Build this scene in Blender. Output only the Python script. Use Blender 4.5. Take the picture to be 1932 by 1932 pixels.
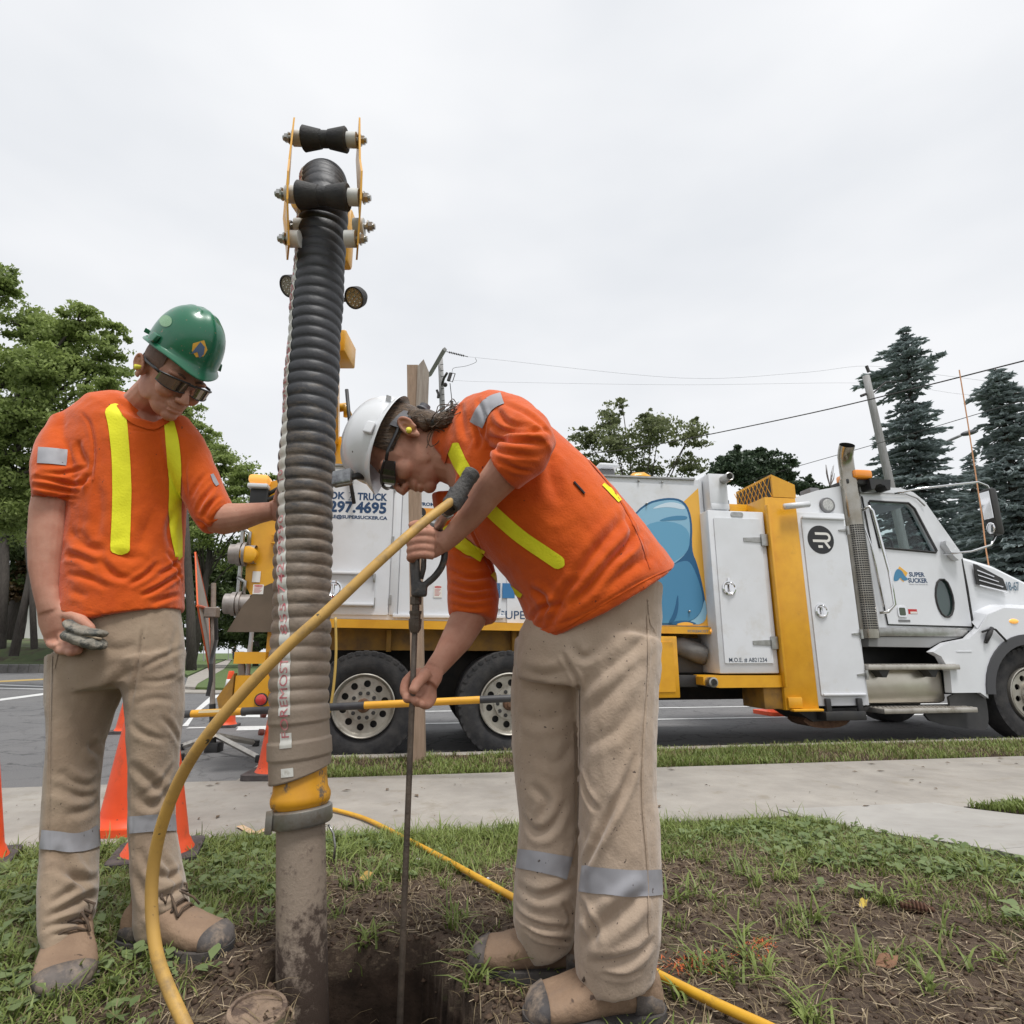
import bpy, bmesh, math, random
import numpy as np
from mathutils import Vector, Matrix, noise as mnoise
from mathutils.bvhtree import BVHTree
R = math.radians
rng = np.random.default_rng(7)
random.seed(7)
scene = bpy.context.scene
for o in list(bpy.data.objects):
    bpy.data.objects.remove(o)
COL = scene.collection
# ------------------------------------------------------------------ camera
TH = R(13.3)
cam = bpy.data.cameras.new('camera')
cam.sensor_width = 36.0
cam.lens = 1480 / 2560 * 36.0
cam.clip_start = 0.05
cam.clip_end = 1500
camo = bpy.data.objects.new('camera', cam)
COL.objects.link(camo)
camo.location = (0, 0, 1.0)
camo.rotation_euler = (math.pi / 2 + TH, 0, 0)
scene.camera = camo
# ------------------------------------------------------------------ sky, sun, exposure
SUN_EL, SUN_AZ = R(70), R(150)          # the sun is veiled by cloud, behind the camera to the right
wd = bpy.data.worlds.new('World')
scene.world = wd
wd.use_nodes = True
wn = wd.node_tree.nodes
wl = wd.node_tree.links
wn.clear()
sky = wn.new('ShaderNodeTexSky')
sky.sky_type = 'NISHITA'
sky.sun_disc = False
sky.sun_elevation = SUN_EL
sky.sun_rotation = SUN_AZ
sky.dust_density = 4.0
hs = wn.new('ShaderNodeHueSaturation')
hs.inputs['Saturation'].default_value = 0.15
wl.new(sky.outputs[0], hs.inputs['Color'])
tc = wn.new('ShaderNodeTexCoord')
mp = wn.new('ShaderNodeMapping')
mp.inputs['Scale'].default_value = (1.0, 1.0, 2.6)
wl.new(tc.outputs['Generated'], mp.inputs['Vector'])
nz = wn.new('ShaderNodeTexNoise')
nz.inputs['Scale'].default_value = 1.7
nz.inputs['Detail'].default_value = 4
wl.new(mp.outputs[0], nz.inputs['Vector'])
rp = wn.new('ShaderNodeValToRGB')
rp.color_ramp.elements[0].position = 0.3
rp.color_ramp.elements[0].color = (6.9, 7.15, 7.55, 1)
rp.color_ramp.elements[1].position = 0.7
rp.color_ramp.elements[1].color = (8.5, 8.6, 8.8, 1)
wl.new(nz.outputs[0], rp.inputs[0])
mx = wn.new('ShaderNodeMix')
mx.data_type = 'RGBA'
mx.inputs[0].default_value = 0.93
wl.new(hs.outputs[0], mx.inputs[6])
wl.new(rp.outputs[0], mx.inputs[7])
bg = wn.new('ShaderNodeBackground')
bg.inputs['Strength'].default_value = 0.0585
wl.new(mx.outputs[2], bg.inputs['Color'])
wo = wn.new('ShaderNodeOutputWorld')
wl.new(bg.outputs[0], wo.inputs['Surface'])
sun = bpy.data.lights.new('sun', 'SUN')
sun.energy = 1.5
sun.angle = R(16)
sun.color = (1.0, 0.975, 0.94)
suno = bpy.data.objects.new('sun', sun)
COL.objects.link(suno)
sd = Vector((math.sin(SUN_AZ) * math.cos(SUN_EL), math.cos(SUN_AZ) * math.cos(SUN_EL), math.sin(SUN_EL)))
suno.rotation_euler = sd.to_track_quat('Z', 'Y').to_euler()
suno.location = sd * 60
vs = scene.view_settings
vs.view_transform = 'Standard'
vs.look = 'None'
vs.gamma = 1.0
vs.use_curve_mapping = False
vs.exposure = 1.0
# ------------------------------------------------------------------ helpers: space
FD = 1480 / 2560 * 1932                  # focal length in 1932-wide picture units
CT, ST = math.cos(TH), math.sin(TH)
CAM = Vector((0, 0, 1.0))
def ray(x, y):
    a = (x - 966) / FD
    b = (966 - y) / FD
    return Vector((a, CT - b * ST, ST + b * CT))
def at(x, y, Y):                         # point at depth Y
    r = ray(x, y)
    return CAM + r * (Y / r.y)
def onz(x, y, z):                        # point on the level z
    r = ray(x, y)
    return CAM + r * ((z - 1.0) / r.z)
PSI = R(9)
UT = Vector((math.cos(PSI), math.sin(PSI), 0))
VT = Vector((-math.sin(PSI), math.cos(PSI), 0))
def W(u, w, z):                          # street frame (along, across, up) to world
    return UT * u + VT * w + Vector((0, 0, z))
def uw(P):
    return P.x * UT.x + P.y * UT.y, P.x * VT.x + P.y * VT.y
def TR(x, y, w):                         # where a street-parallel upright plane is
    r = ray(x, y)
    t = (w - VT.dot(CAM)) / VT.dot(r)
    P = CAM + r * t
    return P.dot(UT), P.z
# ------------------------------------------------------------------ helpers: objects
def tag(o, label=None, cat=None, group=None, kind=None):
    if label: o['label'] = label
    if cat: o['category'] = cat
    if group: o['group'] = group
    if kind: o['kind'] = kind
    return o
def thing(name, label, cat, loc=(0, 0, 0), group=None):
    o = bpy.data.objects.new(name, None)
    COL.objects.link(o)
    o.location = loc
    o.empty_display_size = 0.2
    return tag(o, label, cat, group)
def worldloc(o):
    p = Vector(o.location)
    return p
def adopt(o, parent):
    if parent is not None:
        o.parent = parent
        # all things stay unrotated while they are built: children keep world coordinates
        off = Vector((0, 0, 0))
        q = parent
        if q.parent is None:
            off = Vector(q.location)
        o.matrix_parent_inverse = Matrix.Translation(-off)
def obj(name, me, mat, parent=None, smooth=False):
    me.name = name
    if mat is not None:
        for m in (mat if isinstance(mat, (list, tuple)) else [mat]):
            me.materials.append(m)
    if smooth:
        me.polygons.foreach_set('use_smooth', [True] * len(me.polygons))
    o = bpy.data.objects.new(name, me)
    COL.objects.link(o)
    adopt(o, parent)
    return o
def copy_tree(o, parent=None):
    c = o.copy()
    COL.objects.link(c)
    if parent is not None:
        c.parent = parent
    for ch in list(o.children):
        copy_tree(ch, c)
    return c
def smoothstep(x):
    x = np.clip(x, 0, 1)
    return x * x * (3 - 2 * x)
class MB:
    """collects shapes into one mesh"""
    def __init__(s):
        s.v = []; s.f = []; s.m = []
    def add(s, vs_, fs, mi=0):
        b = len(s.v)
        s.v.extend([tuple(p) for p in vs_])
        s.f.extend([tuple(i + b for i in f) for f in fs])
        s.m.extend([mi] * len(fs))
        return s
    def box(s, a, b, tf=None, mi=0, bev=0.0):
        (x0, y0, z0), (x1, y1, z1) = a, b
        if bev > 0:
            bm = bmesh.new()
            bmesh.ops.create_cube(bm, size=1)
            for v in bm.verts:
                v.co = Vector(((x0 + x1) / 2 + v.co.x * (x1 - x0), (y0 + y1) / 2 + v.co.y * (y1 - y0), (z0 + z1) / 2 + v.co.z * (z1 - z0)))
            bmesh.ops.bevel(bm, geom=bm.edges[:], offset=bev, segments=2, profile=0.5, affect='EDGES')
            bm.verts.index_update()
            vs_ = [v.co.copy() for v in bm.verts]
            fs = [[v.index for v in f.verts] for f in bm.faces]
            bm.free()
        else:
            vs_ = [Vector(p) for p in ((x0, y0, z0), (x1, y0, z0), (x1, y1, z0), (x0, y1, z0), (x0, y0, z1), (x1, y0, z1), (x1, y1, z1), (x0, y1, z1))]
            fs = [(3, 2, 1, 0), (4, 5, 6, 7), (0, 1, 5, 4), (1, 2, 6, 5), (2, 3, 7, 6), (3, 0, 4, 7)]
        if tf: vs_ = [tf(*p) for p in vs_]
        return s.add(vs_, fs, mi)
    def wbox(s, u0, u1, w0, w1, z0, z1, bev=0.0, mi=0):
        return s.box((u0, w0, z0), (u1, w1, z1), W, mi, bev)
    def rings(s, rs, cap=True, closed=False, mi=0):
        n = len(rs[0]); b = len(s.v); k = len(rs)
        for r in rs: s.v.extend([tuple(p) for p in r])
        F = []
        for i in range(k - 1 + (1 if closed else 0)):
            i2 = (i + 1) % k
            for j in range(n):
                j2 = (j + 1) % n
                F.append((b + i * n + j, b + i * n + j2, b + i2 * n + j2, b + i2 * n + j))
        if cap and not closed:
            F.append(tuple(b + j for j in reversed(range(n))))
            F.append(tuple(b + (k - 1) * n + j for j in range(n)))
        s.f.extend(F); s.m.extend([mi] * len(F))
        return s
    def tube(s, pts, r, n=10, cap=True, mi=0, hint=None, closed=False):
        pts = [Vector(p) for p in pts]
        k = len(pts)
        rr = r if isinstance(r, (list, tuple)) else [r] * k
        rs = []
        prev = None
        for i, p in enumerate(pts):
            if closed: d = pts[(i + 1) % k] - pts[i - 1]
            else: d = pts[min(i + 1, k - 1)] - pts[max(i - 1, 0)]
            d.normalize()
            if prev is None:
                h = Vector(hint) if hint is not None else (Vector((0, 0, 1)) if abs(d.z) < 0.9 else Vector((1, 0, 0)))
            else: h = prev
            a = (h - d * h.dot(d)).normalized()
            c = d.cross(a)
            prev = a
            q = rr[i]
            ra, rc = q if isinstance(q, (list, tuple)) else (q, q)
            rs.append([p + a * (ra * math.cos(2 * math.pi * j / n)) + c * (rc * math.sin(2 * math.pi * j / n)) for j in range(n)])
        return s.rings(rs, cap, closed, mi)
    def lathe(s, o, ax, prof, n=24, ref=None, mi=0, cap=False):
        """prof: list of (along, radius)"""
        o = Vector(o); ax = Vector(ax).normalized()
        h = Vector(ref) if ref is not None else (Vector((0, 0, 1)) if abs(ax.z) < 0.9 else Vector((1, 0, 0)))
        a = (h - ax * h.dot(ax)).normalized(); c = ax.cross(a)
        rs = [[o + ax * t + (a * math.cos(2 * math.pi * j / n) + c * math.sin(2 * math.pi * j / n)) * r for j in range(n)] for t, r in prof]
        return s.rings(rs, cap, False, mi)
    def poly(s, outer, holes, d0, d1, tf, mi=0):
        """flat outline with holes, thickened from d0 to d1; tf(x, y, d) -> world"""
        bm = bmesh.new()
        edges = []
        for loop in [outer] + list(holes):
            vv = [bm.verts.new((p[0], p[1], 0)) for p in loop]
            for i in range(len(vv)): edges.append(bm.edges.new((vv[i], vv[(i + 1) % len(vv)])))
        if holes:
            bmesh.ops.triangle_fill(bm, use_beauty=True, use_dissolve=False, edges=edges)
        else:
            bm.faces.new(bm.verts[:])
        bm.normal_update()
        fl = bm.faces[:]
        for f in fl:
            if f.normal.z < 0: f.normal_flip()
        bm.verts.index_update()
        nb = len(bm.verts)
        co = [v.co.copy() for v in bm.verts]
        fs = []
        cnt = {}
        for f in bm.faces:
            ids = [v.index for v in f.verts]
            fs.append(tuple(ids))
            fs.append(tuple(i + nb for i in reversed(ids)))
            for i in range(len(ids)):
                cnt[(ids[i], ids[(i + 1) % len(ids)])] = 1
        for (a, b) in list(cnt):
            if (b, a) not in cnt: fs.append((b, a, a + nb, b + nb))
        bm.free()
        vs_ = [tf(p.x, p.y, d1) for p in co] + [tf(p.x, p.y, d0) for p in co]
        return s.add(vs_, fs, mi)
    def ell(s, c, rad, axes=None, nu=14, nv=8, mi=0):
        c = Vector(c)
        ax = axes or (Vector((1, 0, 0)), Vector((0, 1, 0)), Vector((0, 0, 1)))
        rs = []
        for i in range(1, nv):
            t = math.pi * i / nv
            rs.append([c + ax[0] * (rad[0] * math.sin(t) * math.cos(2 * math.pi * j / nu)) + ax[1] * (rad[1] * math.sin(t) * math.sin(2 * math.pi * j / nu)) - ax[2] * (rad[2] * math.cos(t)) for j in range(nu)])
        b = len(s.v)
        s.rings(rs, False)
        s.v.append(tuple(c - ax[2] * rad[2])); s.v.append(tuple(c + ax[2] * rad[2]))
        k = len(s.v)
        s.m.extend([0] * (2 * nu))
        for j in range(nu):
            s.f.append((k - 2, b + (j + 1) % nu, b + j))
            s.f.append((k - 1, b + (nv - 2) * nu + j, b + (nv - 2) * nu + (j + 1) % nu))
        s.m[-2 * nu:] = [mi] * (2 * nu)
        return s
    def mesh(s, name='m', fix=True):
        me = bpy.data.meshes.new(name)
        me.from_pydata(s.v, [], s.f)
        if any(s.m): me.polygons.foreach_set('material_index', s.m)
        if fix:
            bm = bmesh.new(); bm.from_mesh(me)
            bmesh.ops.recalc_face_normals(bm, faces=bm.faces[:])
            bm.to_mesh(me); bm.free()
        me.update()
        return me
    def build(s, name, mat, parent=None, smooth=False, auto=None):
        o = obj(name, s.mesh(name), mat, parent, smooth or auto is not None)
        if auto is not None: sharp(o.data, auto)
        return o
def sharp(me, ang=35):
    bm = bmesh.new(); bm.from_mesh(me)
    th = R(ang)
    for e in bm.edges:
        if len(e.link_faces) == 2:
            e.smooth = e.calc_face_angle(0) < th
    bm.to_mesh(me); bm.free()
def circ(cx, cy, r, n=24, ry=None, a0=0):
    ry = ry or r
    return [(cx + r * math.cos(a0 + 2 * math.pi * i / n), cy + ry * math.sin(a0 + 2 * math.pi * i / n)) for i in range(n)]
def rrect(x0, y0, x1, y1, r, n=4):
    o = []
    for (cx, cy, a) in ((x1 - r, y1 - r, 0), (x0 + r, y1 - r, 90), (x0 + r, y0 + r, 180), (x1 - r, y0 + r, 270)):
        for i in range(n + 1):
            t = R(a + 90 * i / n)
            o.append((cx + r * math.cos(t), cy + r * math.sin(t)))
    return o
def chaikin(p, n=2, closed=True):
    for _ in range(n):
        q = []
        k = len(p)
        for i in range(k if closed else k - 1):
            a = p[i]; b = p[(i + 1) % k]
            q.append(tuple(0.75 * a[j] + 0.25 * b[j] for j in range(len(a))))
            q.append(tuple(0.25 * a[j] + 0.75 * b[j] for j in range(len(a))))
        if not closed: q = [p[0]] + q + [p[-1]]
        p = q
    return p
def spline(pts, n):
    """Catmull-Rom through tuples, n samples in all"""
    P = np.array([list(p) for p in pts], float)
    k = len(P)
    P2 = np.vstack([2 * P[0] - P[1], P, 2 * P[-1] - P[-2]])
    out = []
    for i in range(n):
        t = i / (n - 1) * (k - 1)
        j = min(int(t), k - 2); f = t - j
        a, b, c, d = P2[j], P2[j + 1], P2[j + 2], P2[j + 3]
        out.append(0.5 * ((2 * b) + (-a + c) * f + (2 * a - 5 * b + 4 * c - d) * f * f + (-a + 3 * b - 3 * c + d) * f ** 3))
    return out
# ------------------------------------------------------------------ helpers: materials
MATS = {}
def mat(name, col, col2=None, scale=6.0, rough=0.6, metal=0.0, bump=0.0, bscale=None, detail=5, spec=0.5, pos=(0.35, 0.7),
        dirt=None, dscale=3.0, dpos=(0.55, 0.7), coat=0.0, speck=None, sscale=120, spos=(0.62, 0.66), stretch=None, sss=0.0, emit=None, est=0.0, bdist=0.01, trans=0.0):
    if name in MATS: return MATS[name]
    m = bpy.data.materials.new(name)
    m.use_nodes = True
    nt = m.node_tree; N = nt.nodes; L = nt.links
    b = N['Principled BSDF']
    b.inputs['Roughness'].default_value = rough
    b.inputs['Metallic'].default_value = metal
    b.inputs['Specular IOR Level'].default_value = spec
    if coat: b.inputs['Coat Weight'].default_value = coat; b.inputs['Coat Roughness'].default_value = 0.1
    if trans: b.inputs['Transmission Weight'].default_value = trans
    if sss:
        b.inputs['Subsurface Weight'].default_value = sss
        b.inputs['Subsurface Radius'].default_value = (0.012, 0.005, 0.003)
        b.inputs['Subsurface Scale'].default_value = 1.0
    if emit: b.inputs['Emission Color'].default_value = (*emit, 1); b.inputs['Emission Strength'].default_value = est
    t = N.new('ShaderNodeTexCoord')
    src = t.outputs['Object']
    if stretch:
        mpn = N.new('ShaderNodeMapping'); mpn.inputs['Scale'].default_value = stretch
        L.new(src, mpn.inputs[0]); src = mpn.outputs[0]
    def noise_(sc, det=detail, ro=0.6):
        n = N.new('ShaderNodeTexNoise'); n.inputs['Scale'].default_value = sc; n.inputs['Detail'].default_value = det; n.inputs['Roughness'].default_value = ro
        L.new(src, n.inputs['Vector']); return n.outputs[0]
    def ramp(o, p):
        r_ = N.new('ShaderNodeMapRange'); r_.inputs[1].default_value = p[0]; r_.inputs[2].default_value = p[1]
        L.new(o, r_.inputs[0]); return r_.outputs[0]
    def mixc(f, a, c):
        x = N.new('ShaderNodeMix'); x.data_type = 'RGBA'
        if isinstance(f, float): x.inputs[0].default_value = f
        else: L.new(f, x.inputs[0])
        for i, q in ((6, a), (7, c)):
            if isinstance(q, tuple): x.inputs[i].default_value = (*q, 1)
            else: L.new(q, x.inputs[i])
        return x.outputs[2]
    c = col
    if col2: c = mixc(ramp(noise_(scale), pos), col, col2)
    if dirt: c = mixc(ramp(noise_(dscale, 8, 0.7), dpos), c, dirt)
    if speck: c = mixc(ramp(noise_(sscale, 2), spos), c, speck)
    if isinstance(c, tuple): b.inputs['Base Color'].default_value = (*c, 1)
    else: L.new(c, b.inputs['Base Color'])
    if bump:
        bn = N.new('ShaderNodeBump'); bn.inputs['Strength'].default_value = bump; bn.inputs['Distance'].default_value = bdist
        L.new(noise_(bscale or scale * 4, 6), bn.inputs['Height']); L.new(bn.outputs[0], b.inputs['Normal'])
    MATS[name] = m
    return m
def glassmat(name, tint, gloss=0.12, rough=0.02, alpha=None):
    if name in MATS: return MATS[name]
    m = bpy.data.materials.new(name); m.use_nodes = True
    nt = m.node_tree; N = nt.nodes; L = nt.links
    N.clear()
    tr = N.new('ShaderNodeBsdfTransparent'); tr.inputs[0].default_value = (*tint, 1)
    gl = N.new('ShaderNodeBsdfGlossy'); gl.inputs['Roughness'].default_value = rough; gl.inputs[0].default_value = (0.9, 0.92, 0.95, 1)
    fr = N.new('ShaderNodeLayerWeight'); fr.inputs[0].default_value = 0.5
    pw = N.new('ShaderNodeMath'); pw.operation = 'POWER'; pw.inputs[1].default_value = 4.0
    L.new(fr.outputs['Facing'], pw.inputs[0])
    ad = N.new('ShaderNodeMath'); ad.operation = 'MULTIPLY_ADD'; ad.inputs[1].default_value = 0.6; ad.inputs[2].default_value = gloss; ad.use_clamp = True
    L.new(pw.outputs[0], ad.inputs[0])
    mxs = N.new('ShaderNodeMixShader'); L.new(ad.outputs[0], mxs.inputs[0]); L.new(tr.outputs[0], mxs.inputs[1]); L.new(gl.outputs[0], mxs.inputs[2])
    o = N.new('ShaderNodeOutputMaterial'); L.new(mxs.outputs[0], o.inputs[0])
    MATS[name] = m
    return m
WHITE = mat('white_paint', (0.68, 0.695, 0.725), (0.63, 0.64, 0.66), 3, rough=0.32, coat=0.3, dirt=(0.5, 0.47, 0.41), dscale=2.6, dpos=(0.54, 0.9))
WHITE2 = mat('white_cab_paint', (0.7, 0.715, 0.745), (0.66, 0.67, 0.695), 3, rough=0.22, coat=0.5)
YEL = mat('yellow_paint', (0.72, 0.36, 0.015), (0.62, 0.29, 0.012), 5, rough=0.38, coat=0.2, dirt=(0.33, 0.17, 0.02), dscale=2.6, dpos=(0.6, 0.85))
YELD = mat('dirty_yellow_paint', (0.42, 0.21, 0.02), (0.16, 0.09, 0.03), 5, rough=0.6)
BLK = mat('black_metal', (0.02, 0.02, 0.022), (0.035, 0.033, 0.03), 8, rough=0.5)
RUB = mat('black_rubber', (0.022, 0.022, 0.025), (0.05, 0.047, 0.045), 14, rough=0.75, bump=0.3, bscale=120)
TYRE = mat('tyre_rubber', (0.018, 0.018, 0.02), (0.05, 0.047, 0.045), 9, rough=0.85, bump=0.3, bscale=90)
STEEL = mat('steel', (0.45, 0.45, 0.44), (0.3, 0.29, 0.27), 12, rough=0.35, metal=0.9)
CHROME = mat('chrome', (0.75, 0.75, 0.76), rough=0.1, metal=1.0)
EXH = mat('heat_stained_chrome', (0.3, 0.27, 0.22), (0.42, 0.4, 0.36), 5, rough=0.22, metal=1.0)
ALU = mat('aluminium', (0.6, 0.57, 0.52), (0.42, 0.39, 0.35), 7, rough=0.38, metal=0.75, dirt=(0.25, 0.21, 0.16), dscale=5)
TANKM = mat('polished_tank', (0.62, 0.58, 0.5), (0.5, 0.45, 0.38), 3, rough=0.3, metal=0.8)
RUST = mat('rusty_iron', (0.1, 0.05, 0.03), (0.2, 0.11, 0.06), 20, rough=0.85, bump=0.4)
GREYP = mat('grey_plastic', (0.16, 0.16, 0.165), rough=0.5)
NAVY = mat('navy_print', (0.012, 0.05, 0.13), rough=0.4)
BLACKP = mat('black_print', (0.015, 0.015, 0.017), rough=0.4)
REDP = mat('red_print', (0.5, 0.03, 0.03), rough=0.5)
AMBER = mat('amber_lens', (0.85, 0.28, 0.02), rough=0.2, coat=0.5)
AMBERLIT = mat('amber_lamp_lit', (0.9, 0.4, 0.08), rough=0.2, emit=(1.0, 0.5, 0.12), est=0.25)
STICKER = mat('white_sticker', (0.7, 0.68, 0.64), rough=0.5)
# ------------------------------------------------------------------ lettering
def letters(txt, width=None, size=1.0, bold=0.0, space=1.0):
    """outline mesh of a text: returns (verts, faces) in 2D, left-bottom at 0,0, and its size"""
    cu = bpy.data.curves.new('t', 'FONT')
    cu.body = txt
    cu.size = 1.0
    cu.offset = bold
    cu.space_character = space
    cu.resolution_u = 3
    cu.fill_mode = 'FRONT'
    o = bpy.data.objects.new('t', cu)
    me = bpy.data.meshes.new_from_object(o)
    v = [(p.co.x, p.co.y) for p in me.vertices]
    f = [tuple(p.vertices) for p in me.polygons]
    bpy.data.objects.remove(o); bpy.data.curves.remove(cu); bpy.data.meshes.remove(me)
    if not v: return [], [], 0, 0
    x0 = min(p[0] for p in v); x1 = max(p[0] for p in v); y0 = min(p[1] for p in v); y1 = max(p[1] for p in v)
    v = [(p[0] - x0, p[1] - y0) for p in v]
    return v, f, x1 - x0, y1 - y0
def put_text(mb, txt, x, y, w, h, tf, bold=0.0, mi=0, space=1.0, anchor='l'):
    v, f, tw, th = letters(txt, bold=bold, space=space)
    sx = w / tw; sy = h / th
    mb.add([tf(x + p[0] * sx, y + p[1] * sy) for p in v], f, mi)
# ================================================================== SETTING
def S(x, y): return x / 2560 * 1932, y / 2560 * 1932
def onzs(x, y, z): return onz(*S(x, y), z)
def ground_mat():
    m = bpy.data.materials.new('lawn_soil'); m.use_nodes = True
    nt = m.node_tree; N = nt.nodes; L = nt.links; b = N['Principled BSDF']
    b.inputs['Roughness'].default_value = 0.95; b.inputs['Specular IOR Level'].default_value = 0.2
    t = N.new('ShaderNodeTexCoord')
    def nse(s, d=6, r=0.65, st=None):
        n = N.new('ShaderNodeTexNoise'); n.inputs['Scale'].default_value = s; n.inputs['Detail'].default_value = d; n.inputs['Roughness'].default_value = r
        src = t.outputs['Object']
        if st:
            q = N.new('ShaderNodeMapping'); q.inputs['Scale'].default_value = st; q.inputs['Rotation'].default_value = (0, 0, 0.7); L.new(src, q.inputs[0]); src = q.outputs[0]
        L.new(src, n.inputs['Vector']); return n.outputs[0]
    def rmp(o, a, c):
        q = N.new('ShaderNodeMapRange'); q.inputs[1].default_value = a; q.inputs[2].default_value = c; L.new(o, q.inputs[0]); return q.outputs[0]
    def mixc(f, a, c):
        x = N.new('ShaderNodeMix'); x.data_type = 'RGBA'; L.new(f, x.inputs[0])
        for i, q in ((6, a), (7, c)):
            if isinstance(q, tuple): x.inputs[i].default_value = (*q, 1)
            else: L.new(q, x.inputs[i])
        return x.outputs[2]
    c = mixc(rmp(nse(9), 0.3, 0.7), (0.054, 0.039, 0.03), (0.14, 0.1, 0.073))
    c = mixc(rmp(nse(60, 4, 0.7, (1, 0.25, 1)), 0.56, 0.72), c, (0.22, 0.165, 0.115))
    c = mixc(rmp(nse(46, 4, 0.7, (0.25, 1, 1)), 0.58, 0.72), c, (0.24, 0.19, 0.13))
    c = mixc(rmp(nse(4.0, 6, 0.7), 0.62, 0.72), c, (0.09, 0.1, 0.035))
    # soil colour turns darker from just under the lawn level down
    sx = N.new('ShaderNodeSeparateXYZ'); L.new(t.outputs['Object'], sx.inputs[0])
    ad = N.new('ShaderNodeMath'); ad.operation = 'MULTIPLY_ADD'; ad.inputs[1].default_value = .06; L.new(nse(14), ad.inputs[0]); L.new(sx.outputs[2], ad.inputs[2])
    low_mask = rmp(ad.outputs[0], .25, .215)
    c = mixc(low_mask, c, mixc(rmp(nse(18), .35, .7), (0.028, 0.019, 0.014), (0.075, 0.05, 0.036)))
    L.new(c, b.inputs['Base Color'])
    bn = N.new('ShaderNodeBump'); bn.inputs['Strength'].default_value = 1.0; bn.inputs['Distance'].default_value = 0.012
    L.new(nse(55, 8, 0.75), bn.inputs['Height']); L.new(bn.outputs[0], b.inputs['Normal'])
    return m
def asphalt_mat():
    m = bpy.data.materials.new('asphalt'); m.use_nodes = True
    nt = m.node_tree; N = nt.nodes; L = nt.links; b = N['Principled BSDF']
    b.inputs['Roughness'].default_value = 0.85
    t = N.new('ShaderNodeTexCoord')
    def nse(s, d=6, r=0.6):
        n = N.new('ShaderNodeTexNoise'); n.inputs['Scale'].default_value = s; n.inputs['Detail'].default_value = d; n.inputs['Roughness'].default_value = r
        L.new(t.outputs['Object'], n.inputs['Vector']); return n
    def rmp(o, a, c, e=0.0, f=1.0):
        q = N.new('ShaderNodeMapRange'); q.inputs[1].default_value = a; q.inputs[2].default_value = c; q.inputs[3].default_value = e; q.inputs[4].default_value = f; L.new(o, q.inputs[0]); return q.outputs[0]
    def mixc(f, a, c):
        x = N.new('ShaderNodeMix'); x.data_type = 'RGBA'; L.new(f, x.inputs[0])
        for i, q in ((6, a), (7, c)):
            if isinstance(q, tuple): x.inputs[i].default_value = (*q, 1)
            else: L.new(q, x.inputs[i])
        return x.outputs[2]
    c = mixc(rmp(nse(0.5).outputs[0], 0.35, 0.7), (0.085, 0.085, 0.09), (0.135, 0.132, 0.132))
    c = mixc(rmp(nse(140, 2).outputs[0], 0.4, 0.75), c, (0.2, 0.195, 0.19))
    va = N.new('ShaderNodeVectorMath'); va.operation = 'ADD'
    sc = N.new('ShaderNodeVectorMath'); sc.operation = 'SCALE'; sc.inputs[3].default_value = 0.9
    L.new(nse(1.3).outputs[1], sc.inputs[0]); L.new(t.outputs['Object'], va.inputs[0]); L.new(sc.outputs[0], va.inputs[1])
    for s, wdt in ((0.55, 0.012), (1.9, 0.008)):
        vo = N.new('ShaderNodeTexVoronoi'); vo.feature = 'DISTANCE_TO_EDGE'; vo.inputs['Scale'].default_value = s
        L.new(va.outputs[0], vo.inputs['Vector'])
        c = mixc(rmp(vo.outputs[0], 0.0, wdt * s * 2, 0.75 if s < 1 else 0.45, 0.0), c, (0.03, 0.03, 0.031))
    L.new(c, b.inputs['Base Color'])
    bn = N.new('ShaderNodeBump'); bn.inputs['Strength'].default_value = 0.4; bn.inputs['Distance'].default_value = 0.004
    L.new(nse(180, 3).outputs[0], bn.inputs['Height']); L.new(bn.outputs[0], b.inputs['Normal'])
    return m
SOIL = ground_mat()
ASPH = asphalt_mat()
CONC = mat('concrete', (0.25, 0.23, 0.205), (0.34, 0.315, 0.28), 3.5, rough=0.9, bump=0.25, bscale=150, detail=8, dirt=(0.22, 0.19, 0.145), dscale=5, dpos=(0.55, 0.75), speck=(0.2, 0.18, 0.15), sscale=200, spos=(0.66, 0.72), bdist=0.004)
CONC2 = mat('path_concrete', (0.3, 0.285, 0.265), (0.37, 0.355, 0.33), 3.5, rough=0.9, bump=0.25, bscale=150, detail=8, dirt=(0.24, 0.21, 0.17), dscale=6, dpos=(0.58, 0.78), bdist=0.004)
TURF = mat('far_turf', (0.06, 0.1, 0.025), (0.1, 0.14, 0.04), 8, rough=0.95, bump=0.8, bscale=60)
TURFD = mat('shaded_bank_soil', (0.035, 0.04, 0.02), (0.07, 0.065, 0.035), 3, rough=0.95, bump=0.8, bscale=30)
ROADW = mat('road_paint', (0.62, 0.62, 0.61), (0.5, 0.5, 0.49), 9, rough=0.8, dirt=(0.2, 0.2, 0.2), dscale=20, dpos=(0.58, 0.7))
ROADY = mat('road_paint_yellow', (0.45, 0.3, 0.08), (0.3, 0.22, 0.09), 9, rough=0.8)
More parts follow.
